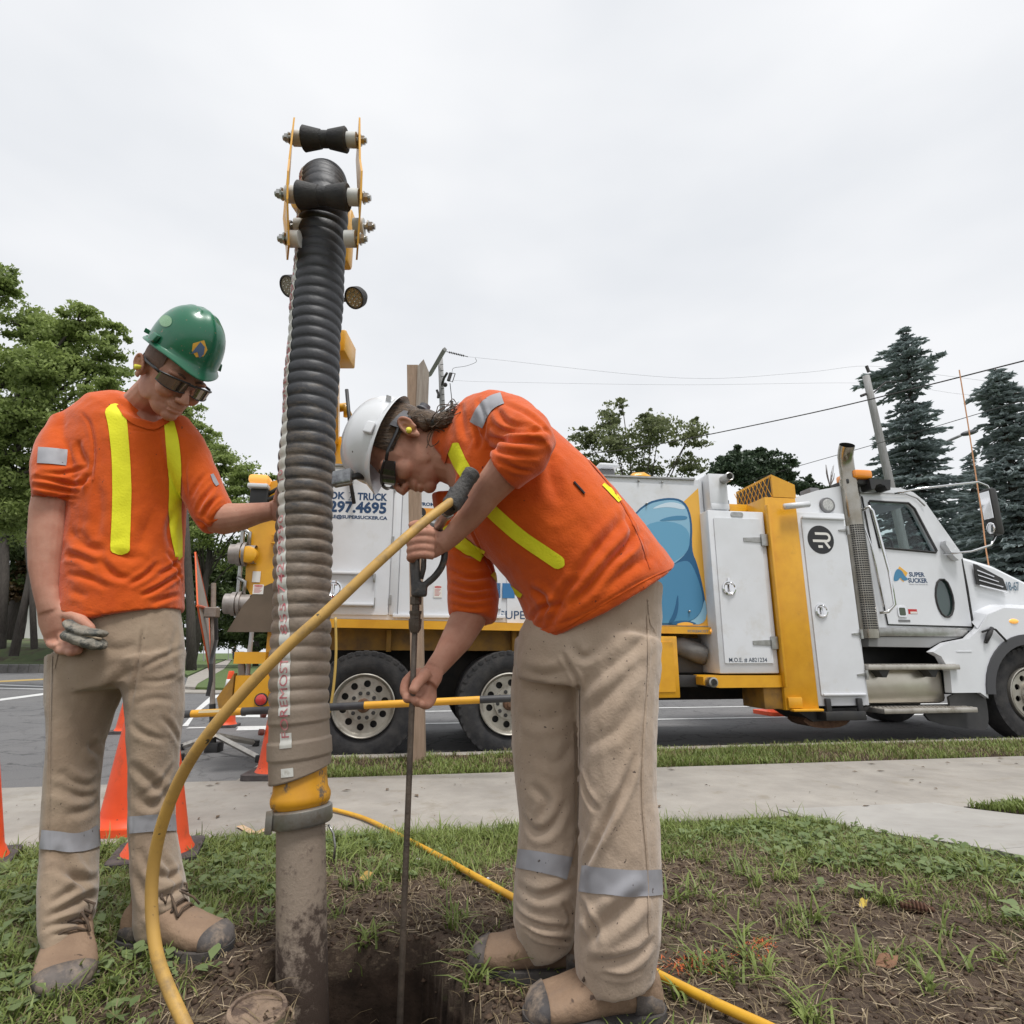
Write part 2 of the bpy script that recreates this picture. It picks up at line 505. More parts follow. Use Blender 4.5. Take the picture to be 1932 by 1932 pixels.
# hole in the lawn, outlined on the lawn level
LZ = 0.25
holepx = [(600, 2447), (640, 2418), (690, 2398), (760, 2392), (815, 2394), (900, 2384), (985, 2374), (1050, 2366), (1082, 2395), (1102, 2440), (1118, 2462), (1150, 2486), (1158, 2510), (1190, 2545), (1225, 2640), (1240, 2720), (800, 2740), (745, 2640), (735, 2530), (690, 2488), (640, 2474), (612, 2466)]
HOLE = np.array([[onzs(x, y, LZ).x, onzs(x, y, LZ).y] for x, y in holepx])
def sdist(P, poly):
    """signed distance to a closed outline, inside negative"""
    d = np.full(len(P), 1e9); ins = np.zeros(len(P), bool)
    n = len(poly)
    for i in range(n):
        a = poly[i]; b = poly[(i + 1) % n]
        ab = b - a
        t = np.clip(((P - a) @ ab) / (ab @ ab), 0, 1)
        q = a + t[:, None] * ab
        d = np.minimum(d, np.hypot(*(P - q).T))
        c = ((a[1] > P[:, 1]) != (b[1] > P[:, 1]))
        with np.errstate(divide='ignore', invalid='ignore'):
            xi = (b[0] - a[0]) * (P[:, 1] - a[1]) / (b[1] - a[1] + 1e-12) + a[0]
        ins ^= c & (P[:, 0] < xi)
    return np.where(ins, -d, d)
def vnoise(P, s, seed=0):
    """cheap smooth value noise for arrays of points"""
    Q = np.asarray(P, float) * s
    if Q.shape[1] == 2: Q = np.hstack([Q, np.zeros((len(Q), 1))])
    I = np.floor(Q).astype(np.int64); F = Q - I; F = F * F * (3 - 2 * F)
    def h(a, b, c):
        n = (a * 374761393 + b * 668265263 + c * 2147483647 + seed * 974711) & 0x7fffffff
        n = ((n ^ (n >> 13)) * 1274126177) & 0x7fffffff
        return ((n ^ (n >> 16)) & 0xffff) / 65535.0
    r = 0
    for dx in (0, 1):
        for dy in (0, 1):
            for dz in (0, 1):
                wgt = (F[:, 0] if dx else 1 - F[:, 0]) * (F[:, 1] if dy else 1 - F[:, 1]) * (F[:, 2] if dz else 1 - F[:, 2])
                r = r + wgt * h(I[:, 0] + dx, I[:, 1] + dy, I[:, 2] + dz)
    return r
def fnoise(P, s, seed=0, oc=4):
    r = 0; a = 1; t = 0
    for k in range(oc):
        r = r + a * vnoise(P, s * 2 ** k, seed + k); t += a; a *= 0.55
    return r / t
def zpath(X, Y):
    w = X * VT.x + Y * VT.y
    return 0.148 + (LZ + 0.03 - 0.148) * float(smoothstep(np.array([(3.2 - w) / 1.3]))[0])
def onpathz(x, y):
    z = .17
    for _ in range(8):
        p = onzs(x, y, z); z = zpath(p.x, p.y)
    return Vector((p.x, p.y, 0))
PA, PB, PC, PD = onpathz(1948, 2022), onpathz(2560, 2139), onpathz(2335, 2006), onpathz(2560, 2037)
pa = PA
pdir = (PB - PA).normalized()
pn = Vector((-pdir.y, pdir.x, 0))
if pn.dot(PC - PA) < 0: pn = -pn
dC = (PD - PC).normalized()
PWID = .5 * (pn.dot(PC - PA) + pn.dot(PD - PA))
def onpath(X, Y):
    q = np.stack([X - pa.x, Y - pa.y], 1); al = q @ np.array([pdir.x, pdir.y]); ac = q @ np.array([pn.x, pn.y])
    n2 = np.array([-dC.y, dC.x]); n2 = n2 if n2 @ np.array([PA.x - PC.x, PA.y - PC.y]) > 0 else -n2
    ac2 = np.stack([X - PC.x, Y - PC.y], 1) @ n2
    return (ac > -.01) & (ac2 > -.01) & (al > -.1)
def lawn_z(X, Y):
    P = np.stack([X, Y], 1)
    w = X * VT.x + Y * VT.y
    z = LZ - (LZ - 0.15) * smoothstep((w - 1.9) / 1.3)
    z = z + (fnoise(P, 3, 3, 3) - 0.5) * 0.035 + (fnoise(P, 22, 9, 3) - 0.5) * 0.02 - 0.012 * smoothstep((w - 3.0) / 0.2)
    sd_ = sdist(P + (np.stack([fnoise(P, 14, 21, 3), fnoise(P, 14, 31, 3)], 1) - 0.5) * 0.032, HOLE)
    z = z - 0.85 * smoothstep((0.006 - sd_) / 0.026) + 0.02 * np.exp(-((sd_ - 0.05) / 0.06) ** 2) * (sd_ > 0)
    lump = (fnoise(P, 16, 41, 4) - 0.4) * 0.16
    z = z + np.where(sd_ < -0.03, lump, 0)
    return z - np.where(onpath(X, Y), .045, 0)
def grid_mesh(name, us, ws, zf, mat_, smooth=True, mask=None):
    U, V = np.meshgrid(us, ws)
    X = UT.x * U.ravel() + VT.x * V.ravel(); Y = UT.y * U.ravel() + VT.y * V.ravel()
    Z = zf(X, Y)
    nu, nw = len(us), len(ws)
    i = (np.arange(nw - 1)[:, None] * nu + np.arange(nu - 1)[None, :]).ravel()
    Fc = np.stack([i, i + 1, i + 1 + nu, i + nu], 1)
    me = bpy.data.meshes.new(name)
    me.vertices.add(len(X)); me.vertices.foreach_set('co', np.stack([X, Y, Z], 1).ravel())
    me.loops.add(len(Fc) * 4); me.loops.foreach_set('vertex_index', Fc.ravel())
    me.polygons.add(len(Fc)); me.polygons.foreach_set('loop_start', np.arange(len(Fc)) * 4); me.polygons.foreach_set('loop_total', np.full(len(Fc), 4))
    me.update(calc_edges=True)
    return obj(name, me, mat_, None, smooth)
us = np.concatenate([np.arange(-7, -1.7, 0.12), np.arange(-1.7, 1.9, 0.014), np.arange(1.9, 8, 0.12)])
ws = np.concatenate([np.arange(-3, 0.95, 0.12), np.arange(0.95, 3.2, 0.014), [3.2]])
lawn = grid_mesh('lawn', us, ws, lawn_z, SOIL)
tag(lawn, kind='structure', label='front lawn worn down to bare soil around the dug hole')
# wide ground, road and the far verge
def flat(name, pts, z, m, thick=0.0, kind='structure', tf=None):
    mb = MB()
    if thick:
        mb.poly(pts, [], z - thick, z, tf or (lambda x, y, d: W(x, y, d)))
    else:
        mb.add([(tf or (lambda x, y, d: W(x, y, d)))(x, y, z) for x, y in pts], [tuple(range(len(pts)))])
    o = mb.build(name, m)
    if kind: tag(o, kind=kind)
    return o
g = MB()
g.poly([(-300, -100), (300, -100), (300, 500), (-300, 500)], [[(-6.5, -2.8), (7.5, -2.8), (7.5, 5.0), (-6.5, 5.0)]], -0.06, -0.05, lambda x, y, d: W(x, y, d))
tag(g.build('ground', TURF), kind='structure')
flat('road', [(-90, 4.0), (-6.4, 4.0), (-6.4, 4.6), (-1.1, 4.6), (-1.1, 5.5), (90, 5.5), (90, 14.2), (3, 14.2), (-4, 15.5), (-12, 60), (-28, 60), (-24, 40), (-90, 38)], 0.0, ASPH)
# sidewalk slabs
sw = bpy.data.objects.new('sidewalk', None); COL.objects.link(sw); tag(sw, kind='structure', label='pale concrete sidewalk across the picture')
k = 0
for i in range(-8, 16):
    u0 = -0.7 + i * 1.79
    mb = MB()
    dz = random.uniform(-0.004, 0.004)
    mb.wbox(u0 + 0.001, u0 + 1.789, 3.2, 4.62, 0.0, 0.142 + dz * .2, bev=0.003)
    mb.build('slab', CONC, sw, auto=30)
def zfun(x, y, d): return (x, y, zpath(x, y) + d)
for i in range(4):
    a0, a1 = i * 1.15 + .002, (i + 1) * 1.15 - .002
    st0, st1 = (PA, PC) if i == 0 else (PA + pdir * a0, PC + dC * a0)
    en0, en1 = PA + pdir * a1, PC + dC * a1
    mb = MB(); nn = 6; rs = []
    for k in range(nn + 1):
        q0, q1 = st0.lerp(en0, k / nn), st1.lerp(en1, k / nn)
        q0 = Vector(zfun(q0.x, q0.y, 0)); q1 = Vector(zfun(q1.x, q1.y, 0))
        rs.append([q0 - Vector((0, 0, .1)), q0, q1, q1 - Vector((0, 0, .1))])
    mb.rings(rs); mb.build('path_slab', CONC2, sw, auto=30)
# boulevard strip and kerb
bz = lambda X, Y: 0.125 + (fnoise(np.stack([X, Y], 1), 3, 5, 3) - 0.5) * 0.03
bl = grid_mesh('grass_strip_soil', np.arange(-1.15, 14, 0.06), np.arange(4.62, 5.56, 0.06), bz, SOIL)
tag(bl, kind='structure')
kb = bpy.data.objects.new('kerb', None); COL.objects.link(kb); tag(kb, kind='structure')
for i in range(-1, 12):
    mb = MB(); u0 = i * 1.5 + 0.37
    mb.wbox(u0, u0 + 1.494, 5.52, 5.66, -0.05, 0.13, bev=0.015); mb.build('kerb_stone', CONC, kb, auto=30)
mb = MB(); mb.wbox(-1.21, -1.13, 4.63, 5.66, -0.05, 0.13, bev=0.015); mb.build('kerb_stone', CONC, kb, auto=30)
# far kerb, far verge
mb = MB(); mb.wbox(2.5, 90, 14.2, 14.35, -0.05, 0.12); tag(mb.build('far_kerb', CONC), kind='structure')
flat('far_verge', [(2.5, 14.35), (90, 14.35), (90, 90), (-3, 90), (-3, 40), (2.5, 15)], 0.1, TURF)
# road markings
def mark(name, pts, m=ROADW, z=0.005):
    mb = MB(); mb.add([onzs(x, y, z) for x, y in pts], [tuple(range(len(pts)))]); return tag(mb.build(name, m), kind='structure')
def wmark(u0, u1, w0, w1, m=ROADW):
    mb = MB(); mb.add([W(u0, w0, .005), W(u1, w0, .005), W(u1, w1, .005), W(u0, w1, .005)], [(0, 1, 2, 3)]); return tag(mb.build('lane_marking', m), kind='structure')
wmark(-3.0, 60, 8.95, 9.08); wmark(-3.5, 60, 10.75, 10.88)
mark('lane_marking', [(0, 1752), (113, 1737), (113, 1732), (0, 1747)])
mark('lane_marking', [(0, 1751), (113, 1736), (-300, 1790), (-300, 1796)])
mark('lane_marking', [(-200, 1706), (160, 1719), (160, 1717), (-200, 1703)])
mark('lane_marking', [(-200, 1717), (160, 1725), (160, 1723), (-200, 1714)])
mark('centre_marking', [(-200, 1716), (160, 1697), (160, 1694), (-200, 1711)], ROADY)
mark('crossing_marking', [(486, 1776), (500, 1776), (540, 1745), (600, 1735), (600, 1729), (528, 1739)])
mark('crossing_marking', [(455, 1815), (470, 1815), (486, 1790), (478, 1790)])
mark('crossing_marking', [(560, 1793), (700, 1793), (700, 1787), (563, 1787)])
mark('crossing_marking', [(590, 1826), (700, 1824), (700, 1816), (596, 1818)])
# far corner over the cross street: apron, lawn, sidewalk
def gpatch(name, pts, z, m, thick=0.1):
    mb = MB()
    P = [onzs(x, y, z) for x, y in pts]
    mb.poly([(p.x, p.y) for p in P], [], z - thick, z, lambda x, y, d: (x, y, d))
    return tag(mb.build(name, m), kind='structure')
gpatch('far_apron', [(455, 1731), (460, 1714), (500, 1716), (640, 1722), (900, 1722), (900, 1734), (640, 1733)], 0.03, CONC, 0.08)
gpatch('far_lawn', [(488, 1718), (495, 1708), (560, 1672), (576, 1655), (585, 1648), (1000, 1648), (1000, 1721), (640, 1721)], 0.09, TURF, 0.12)
gpatch('far_sidewalk', [(462, 1716), (488, 1718), (495, 1708), (560, 1672), (580, 1648), (574, 1647), (540, 1660), (470, 1692)], 0.1, CONC, 0.12)
gpatch('far_verge_lawn', [(455, 1680), (470, 1688), (520, 1666), (566, 1648), (540, 1647), (500, 1651), (455, 1657)], 0.12, TURF, 0.12)
# left bank with a low stone edge
bank = MB()
sec = []
for (x, dy) in ((-900, 0), (-300, 0), (-60, 0), (40, 1), (112, 3), (200, 6), (300, 10), (420, 14)):
    p = onzs(x, 1681 + dy * .15, 0.0)
    d = Vector((p.x, p.y, 0)).normalized()
    sec.append([p + Vector((0, 0, -0.1)), p + Vector((0, 0, 0.35)), p + d * 0.8 + Vector((0, 0, 0.5)), p + d * 3 + Vector((0, 0, 1.3 - dy * .03)), p + d * 9 + Vector((0, 0, 1.9 - dy * .05)), p + d * 40 + Vector((0, 0, 2.1)), p + d * 40 + Vector((0, 0, -0.1))])
bank.rings(sec, True)
tag(bank.build('left_bank', mat('bank_grass', (0.05, 0.075, 0.02), (0.085, 0.1, 0.035), 1.2, rough=0.95, bump=0.9, bscale=20, dirt=(0.05, 0.035, 0.02), dscale=0.8, dpos=(0.5, 0.62))), kind='structure')
se = bpy.data.objects.new('low_stone_edge', None); COL.objects.link(se)
tag(se, 'low dark stone edging at the foot of the left bank', 'stone edging')
STONE = mat('edge_stone', (0.1, 0.095, 0.09), (0.2, 0.19, 0.18), 2, rough=0.9, bump=0.6)
for i in range(14):
    x = -60 + i * 26
    p = onzs(x, 1682, 0.0); p2 = onzs(x + 25, 1682, 0.0)
    mb = MB(); d = Vector((p.x, p.y, 0)).normalized() * 0.3
    mb.rings([[p - d, p2 - d, p2 + d * 2, p + d * 2], [p - d * .8 + Vector((0, 0, .38)), p2 - d * .8 + Vector((0, 0, .36)), p2 + d * 2 + Vector((0, 0, .4)), p + d * 2 + Vector((0, 0, .4))]])
    mb.build('stone', STONE, se)
# ================================================================== TRUCK
truck = thing('vacuum_truck', 'white and yellow hydro excavation truck parked along the kerb behind the two workers', 'truck', W(-0.5, 6.0, 0))
def pl(w):                                # flat outline in the truck's side plane
    return lambda x, y, d: W(x, w - d, y)
def part(mb, name, m, parent=truck, smooth=False, auto=None): return mb.build(name, m, parent, smooth, auto)
def wb(name, m, *a, parent=truck, bev=0.008): return MB().wbox(*a, bev=bev).build(name, m, parent, auto=35)
# frame and underbody
wb('chassis_rail', BLK, -1.4, 7.6, 6.75, 6.85, 0.72, 0.98); wb('chassis_rail', BLK, -1.4, 7.6, 7.65, 7.75, 0.72, 0.98)
wb('underbody', mat('underbody_dark', (0.012, 0.012, 0.012), (0.03, 0.025, 0.02), 5, rough=0.9), 2.2, 5.9, 6.9, 7.9, 0.45, 0.95)
mb = MB(); mb.poly([(-1.05, 1.02), (3.15, 1.0), (3.15, 1.2), (-1.05, 1.25)], [], 0, 0.05, pl(6.45)); part(mb, 'inner_skirt', YELD)
for u in (-0.3, 0.35, 1.0, 1.7, 2.4):
    wb('skirt_rib', YELD, u, u + 0.05, 6.3, 6.4, 1.0, 1.22)
mb = MB(); mb.poly([(-1.1, 1.235), (3.18, 1.185), (3.18, 1.258), (-1.1, 1.32)], [], 0, 0.1, pl(6.17)); skirt = part(mb, 'skirt_rail', YEL)
# body box
mb = MB(); mb.poly([(-1.0, 1.325), (3.19, 1.265), (3.19, 2.93), (-1.0, 2.9)], [], 0, 2.3, lambda x, y, d: W(x, 6.15 + d, y)); body = part(mb, 'body', WHITE)
mb = MB(); mb.poly([(-1.0, 2.895), (3.1, 2.925), (3.1, 2.945), (-1.0, 2.915)], [], 0, 0.03, pl(6.15)); part(mb, 'roof_trim', STEEL, body)
def strap_hinge(u, z, L_=0.17, parent=body, w=6.15, m=STEEL):
    mb = MB(); mb.poly([(u, z - .012), (u - L_, z - .006), (u - L_, z + .006), (u, z + .018)], [], 0.003, 0.012, pl(w))
    mb.wbox(u - .005, u + .02, w - .03, w - .003, z - .05, z + .05)
    return part(mb, 'hinge', m, parent)
def door_panel(u0, u1, z0, z1, w=6.15, parent=truck, rib=True, name='body_door'):
    mb = MB(); mb.poly(rrect(u0, z0, u1, z1, .015, 2), [], 0.004, 0.016, pl(w))
    return part(mb, name, WHITE, parent)
d1 = door_panel(-0.98, -0.29, 1.36, 2.86)
d2 = door_panel(-0.19, 0.86, 1.36, 2.88)
d3 = door_panel(-0.97, -0.43, 1.45, 1.78, w=6.132)
mb = MB(); mb.wbox(-0.97, -0.43, 6.08, 6.112, 1.755, 1.785, bev=.008); mb.wbox(-0.97, -0.43, 6.08, 6.112, 1.445, 1.475, bev=.008); part(mb, 'door_lip', WHITE, d3, auto=40)
mb = MB(); mb.wbox(-0.28, -0.2, 6.13, 6.145, 1.36, 2.88, bev=.004); mb.wbox(-0.24, .9, 6.11, 6.133, 1.335, 1.37, bev=.004); part(mb, 'door_post', WHITE, body, auto=40)
for z in (2.70, 2.11, 1.51): strap_hinge(-0.28, z, 0.13, d1)
strap_hinge(-0.44, 1.48, 0.12, d3); wb('hinge', STEEL, -0.45, -0.425, 6.08, 6.11, 1.68, 1.77, parent=d3)
def d_latch(u, z, w, r=0.075, parent=truck):
    mb = MB(); mb.lathe(W(u, w, z), -VT, [(0.002, r), (0.016, r), (0.02, r * .85), (0.012, r * .7), (0.01, 0.0005)], 20)
    mb.tube([W(u, w - .03, z + r * .5), W(u, w - .034, z - r * .5)], r * .14, 8)
    mb.tube([W(u - r * .4, w - .028, z + r * .5), W(u + r * .4, w - .028, z + r * .5)], r * .1, 8)
    return part(mb, 'latch', CHROME, parent, auto=30)
d_latch(-0.83, 1.61, 6.115, 0.085, d3)
def lettering(txts, m, parent, w, name='lettering', bold=.04):
    mb = MB()
    for t, u, z, wd_, h in txts: put_text(mb, t, u, z, wd_, h, lambda x, y: W(x, w, y), bold=bold)
    return part(mb, name, m, parent)
lettering([('BOOK', -1.07, 2.535, 0.29, 0.082), ('TRUCK', -0.655, 2.535, 0.305, 0.082), ('A', -0.735, 2.548, 0.04, 0.05), ('905.297.4695', -1.2, 2.395, 0.845, 0.128), ('SCHEDULE@SUPERSUCKER.CA', -1.13, 2.325, 0.79, 0.048)], NAVY, d1, 6.1325)
mb = MB(); mb.wbox(-.745, -.685, 6.131, 6.1335, 2.607, 2.612); mb.wbox(-.745, -.685, 6.131, 6.1335, 2.532, 2.537); part(mb, 'lettering', NAVY, d1)
def warn(u, z, w_, h, w, parent):
    mb = MB(); mb.poly([(u, z), (u + w_, z), (u + w_, z + h), (u, z + h)], [], 0.001, 0.002, pl(w)); s_ = part(mb, 'warning_label', STICKER, parent)
    mb = MB()
    mb.poly(circ(u + w_ / 2, z + h * .86, w_ * .42, 16, h * .09), [], 0.0025, 0.003, pl(w))
    for i in range(6):
        zz = z + h * (.66 - .1 * i)
        mb.poly([(u + w_ * .12, zz), (u + w_ * (.85 - .1 * (i % 3)), zz), (u + w_ * (.85 - .1 * (i % 3)), zz + h * .03), (u + w_ * .12, zz + h * .03)], [], 0.0025, 0.003, pl(w))
    part(mb, 'print', REDP, s_)
    mb = MB(); put_text(mb, 'DANGER', u + w_ * .25, z + h * .83, w_ * .5, h * .06, lambda x, y: W(x, w - .0035, y)); part(mb, 'print', STICKER, s_)
warn(-0.37, 1.555, 0.08, 0.125, 6.1465, truck)
warn(0.16, 1.54, 0.085, 0.125, 6.13, truck)
warn(-0.77, 1.555, 0.075, 0.045, 6.112, truck)
# club style sticker on the second door
mb = MB(); mb.poly([(-0.02, 2.375), (0.34, 2.375), (0.34, 2.475), (-0.02, 2.475)], [], .001, .002, pl(6.13)); st_ = part(mb, 'door_sticker', mat('orange_print', (0.75, 0.3, 0.03), rough=.4), d2)
mb = MB(); mb.poly(circ(-0.0, 2.425, .055, 18), [], .002, .003, pl(6.13)); part(mb, 'print', BLACKP, d2)
mb = MB(); put_text(mb, 'R', -0.02, 2.39, .04, .065, lambda x, y: W(x, 6.1262, y), bold=.03); part(mb, 'print', STICKER, d2)
lettering([('FROM START', -0.01, 2.5, 0.34, 0.038)], NAVY, d2, 6.1325)
mb = MB(); mb.poly([(-0.02, 2.345), (0.34, 2.345), (0.34, 2.355), (-0.02, 2.355)], [], .001, .002, pl(6.13)); part(mb, 'print', NAVY, d2)
# right half panel with blue and yellow artwork
pan = MB(); pan.poly([(0.92, 1.285), (3.14, 1.272), (3.14, 2.86), (0.92, 2.86)], [], 0.004, 0.014, pl(6.15)); panel = part(pan, 'art_panel', WHITE)
def art(name, pts, m, lay, smooth_=2):
    mb = MB(); mb.poly(chaikin(pts, smooth_) if smooth_ else pts, [], .0005 + lay * .001, .001 + lay * .001, pl(6.136)); return part(mb, name, m, panel)
AY = mat('art_yellow', (0.78, 0.42, 0.06), rough=.4); AB = mat('art_blue', (0.06, 0.22, 0.38), rough=.4); AL = mat('art_light_blue', (0.24, 0.45, 0.6), rough=.4); AD = mat('art_dark_blue', (0.015, 0.1, 0.22), rough=.4); AW = mat('art_pale', (0.55, 0.67, 0.76), rough=.4); AM = mat('art_mid_blue', (0.12, 0.33, 0.5), rough=.4)
art('print', [(2.6, 1.276), (3.135, 1.276), (3.135, 2.83), (2.2, 2.0)], AY, 0, 0)
art('print', [(2.2, 1.28), (2.2, 2.3), (2.45, 2.62), (2.75, 2.71), (2.97, 2.68), (3.04, 2.45), (3.0, 2.1), (3.06, 1.95), (3.12, 1.6), (3.13, 1.28)], AD, 1)
art('print', [(2.22, 1.28), (2.22, 2.3), (2.46, 2.6), (2.76, 2.685), (2.95, 2.655), (3.015, 2.44), (2.97, 2.1), (2.8, 1.95), (2.5, 1.8), (2.4, 1.3)], AL, 2)
art('print', [(2.3, 2.2), (2.55, 2.44), (2.98, 2.4), (2.99, 2.12), (2.82, 1.98), (2.5, 1.85), (2.3, 1.9)], AM, 3)
art('print', [(2.52, 2.55), (2.76, 2.66), (2.94, 2.63), (2.97, 2.56), (2.75, 2.6)], AW, 3)
art('print', [(2.6, 2.42), (2.78, 2.49), (2.98, 2.5), (2.97, 2.45), (2.8, 2.44)], AB, 4)
art('print', [(2.25, 1.3), (2.3, 1.75), (2.6, 1.85), (2.9, 2.0), (3.0, 1.95), (3.1, 1.62), (3.07, 1.42), (2.9, 1.3)], AB, 4)
art('print', [(2.85, 1.29), (3.05, 1.38), (3.125, 1.62), (3.125, 1.29)], AL, 5)
art('print', [(2.66, 1.29), (2.75, 1.42), (2.81, 1.66), (2.8, 1.42), (2.72, 1.29)], AD, 6)
art('print', [(2.6, 1.285), (2.85, 1.345), (3.06, 1.285)], AD, 6); art('print', [(2.72, 1.28), (2.88, 1.325), (3.0, 1.28)], AY, 7)
lettering([('WWW.SUPERSUCKER.CA', 0.42, 1.33, 1.42, 0.085)], NAVY, panel, 6.1345, bold=.005)
mb = MB()
for u0, u1 in ((0.6, 0.72), (0.78, 0.85), (0.87, 1.0), (1.03, 1.2)): mb.poly([(u0, 1.545), (u1, 1.545), (u1, 1.7), (u0, 1.7)], [], .001, .002, pl(6.136))
part(mb, 'print', mat('mid_blue_print', (0.03, 0.16, 0.36), rough=.4), panel)
for u, z in ((0.84, 1.43), (2.5, 2.62), (2.92, 1.43), (2.42, 2.88), (2.7, 2.88)):
    part(MB().lathe(W(u, 6.136, z), -VT, [(0, .012), (.02, .012), (.03, .005), (.03, .0004)], 10), 'panel_bolt', STEEL, panel, smooth=True)
mb = MB(); put_text(mb, 'FOREMOST', 2.86, 1.203, .24, .028, lambda x, y: W(x, 6.0685, y), bold=.03); part(mb, 'lettering', mat('grey_print', (.25, .23, .2), rough=.5), skirt)
part(MB().lathe(W(3.13, 6.07, 1.222), -VT, [(0, .018), (.012, .014), (.016, .0004)], 12), 'marker_lamp', AMBERLIT, skirt, smooth=True)
# corner post and stub pipe
post = wb('corner_post', WHITE, 3.2, 3.42, 6.0, 6.3, 2.545, 2.97)
wb('post_bracket', WHITE, 3.2, 3.42, 5.985, 5.998, 2.55, 2.62, parent=post)
part(MB().lathe(W(3.38, 6.0, 2.9), -VT, [(0, .05), (.14, .05), (.145, .042), (.14, .035), (.05, .034), (.05, .0004)], 18), 'stub_pipe', STEEL, post, auto=40)
wb('black_box', BLK, 3.44, 3.6, 6.3, 6.5, 2.55, 2.75)
# first tool cabinet
c1 = wb('tool_cabinet', WHITE, 3.13, 3.8, 5.95, 6.75, 0.78, 2.53, bev=.012)
mb = MB(); mb.poly(rrect(3.19, .885, 3.74, 2.44, .01, 2), [], .002, .012, pl(5.95)); c1d = part(mb, 'cabinet_door', WHITE, c1)
for z in (2.2, 1.09):
    mb = MB(); mb.poly([(3.52, z - .015), (3.73, z - .025), (3.73, z + .035), (3.52, z + .025)], [], .013, .02, pl(5.95)); mb.wbox(3.725, 3.8, 5.915, 5.937, z - .06, z + .07); part(mb, 'hinge', STEEL, c1)
d_latch(3.3, 1.67, 5.937, .078, c1); part(MB().wbox(3.285, 3.315, 5.92, 5.937, 1.73, 1.78, bev=.006), 'hasp', CHROME, c1)
mb = MB(); mb.poly(rrect(3.4, 2.462, 3.55, 2.515, .025, 3), [], .001, .006, pl(5.95)); part(mb, 'name_plate', STEEL, c1)
lettering([('M.O.E. # A821234', 3.235, 0.893, 0.43, 0.048)], mat('slate_print', (.04, .06, .09), rough=.4), c1, 5.9365, bold=.01)
# yellow column, cross beam, vent box
col = wb('column', YEL, 3.82, 4.2, 5.93, 6.3, 0.41, 2.7, bev=.006)
wb('column_flange', YEL, 3.805, 3.83, 5.87, 5.93, 0.64, 2.6, parent=col)
wb('cross_beam', YEL, 3.42, 4.2, 6.32, 6.5, 2.55, 2.71)
mb = MB(); mb.rings([[W(3.93, 5.93, 2.705), W(4.21, 5.93, 2.705), W(4.21, 6.7, 2.705), W(3.93, 6.7, 2.705)], [W(3.93, 5.93, 2.97), W(4.21, 5.93, 2.86), W(4.21, 6.7, 2.86), W(3.93, 6.7, 2.97)]]); vent = part(mb, 'vent_box', YEL)
mb = MB()
for i in range(9):
    w0 = 5.95 + i * .08
    mb.tube([W(3.925, w0, 2.72), W(3.925, w0 + .14, 2.95)], .006, 4); mb.tube([W(3.925, w0 + .14, 2.72), W(3.925, w0, 2.95)], .006, 4)
part(mb, 'vent_mesh', YEL, vent); wb('vent_dark', BLK, 3.926, 3.929, 5.96, 6.67, 2.72, 2.94, parent=vent, bev=0)
wb('column_foot', YELD, 3.61, 3.85, 5.97, 6.4, 0.42, 0.64); wb('foot_plate', YEL, 3.86, 4.2, 5.85, 5.928, 0.4, 0.425, parent=col); wb('foot_plate', YEL, 3.84, 4.0, 5.9, 5.928, 0.43, 0.54, parent=col)
mb = MB(); mb.poly([(2.93, .75), (2.98, .765), (3.86, .76), (3.86, .64), (3.1, .64), (2.93, .67)], [], 0, .3, lambda x, y, d: W(x, 5.93 + d, y)); arm_ = part(mb, 'outrigger_arm', YEL)
part(MB().lathe(W(2.99, 5.95, .7), -VT, [(0, .05), (.12, .05), (.125, .035), (.03, .034), (.03, .0004)], 16), 'pipe_coupling', STEEL, arm_, auto=40)
wb('dark_pipe', BLK, 2.68, 2.95, 6.1, 6.25, .64, .76)
# covered pump bundle under the rail
mb = MB(); mb.tube([W(2.62, 6.3, 1.1), W(2.85, 6.22, 1.06), W(3.05, 6.2, .98), W(3.12, 6.3, .9)], [.06, .1, .11, .05], 12); part(mb, 'wrapped_pump', mat('grey_tarp', (.13, .125, .12), (.22, .21, .2), 6, rough=.7, bump=.6), smooth=True)
wb('pump_shield', mat('grey_shield', (.1, .095, .09), rough=.6), 2.72, 3.12, 6.3, 6.34, .78, 1.15)
# yellow tool box below
yb = wb('tool_box', YEL, 1.9, 2.71, 6.02, 6.6, .54, 1.16); mb = MB(); mb.poly(rrect(1.95, .6, 2.66, 1.1, .01, 2), [], .001, .01, pl(6.02)); part(mb, 'tool_box_lid', YEL, yb); wb('catch', STEEL, 2.47, 2.5, 6.0, 6.009, .98, 1.1, parent=yb)
wb('mud_valance', BLK, 1.9, 2.6, 6.4, 6.45, .42, .55)
# second cabinet with the round emblem
c2 = wb('tall_cabinet', WHITE, 4.225, 4.83, 5.97, 6.75, .44, 2.555, bev=.012)
mb = MB(); mb.poly(rrect(4.265, .55, 4.8, 2.49, .012, 2), [], .002, .014, pl(5.97)); c2d = part(mb, 'cabinet_door', WHITE, c2)
wb('door_lip', WHITE, 4.265, 4.8, 5.935, 5.955, 2.47, 2.5, parent=c2); wb('door_lip', WHITE, 4.28, 4.78, 5.935, 5.955, .545, .57, parent=c2)
d_latch(4.375, 1.44, 5.955, .075, c2)
for z in (2.35, 1.19, .76): strap_hinge(4.81, z, .1, c2, 5.957)
mb = MB(); mb.poly(circ(4.475, 2.235, .163, 36), [], .001, .002, pl(5.956)); part(mb, 'round_emblem', BLACKP, c2)
mb = MB()
def bar(pts, r): mb.tube([W(u, 5.9535, z) for u, z in pts], [(r, .0006)] * len(pts), 6, hint=(0, 0, 1))
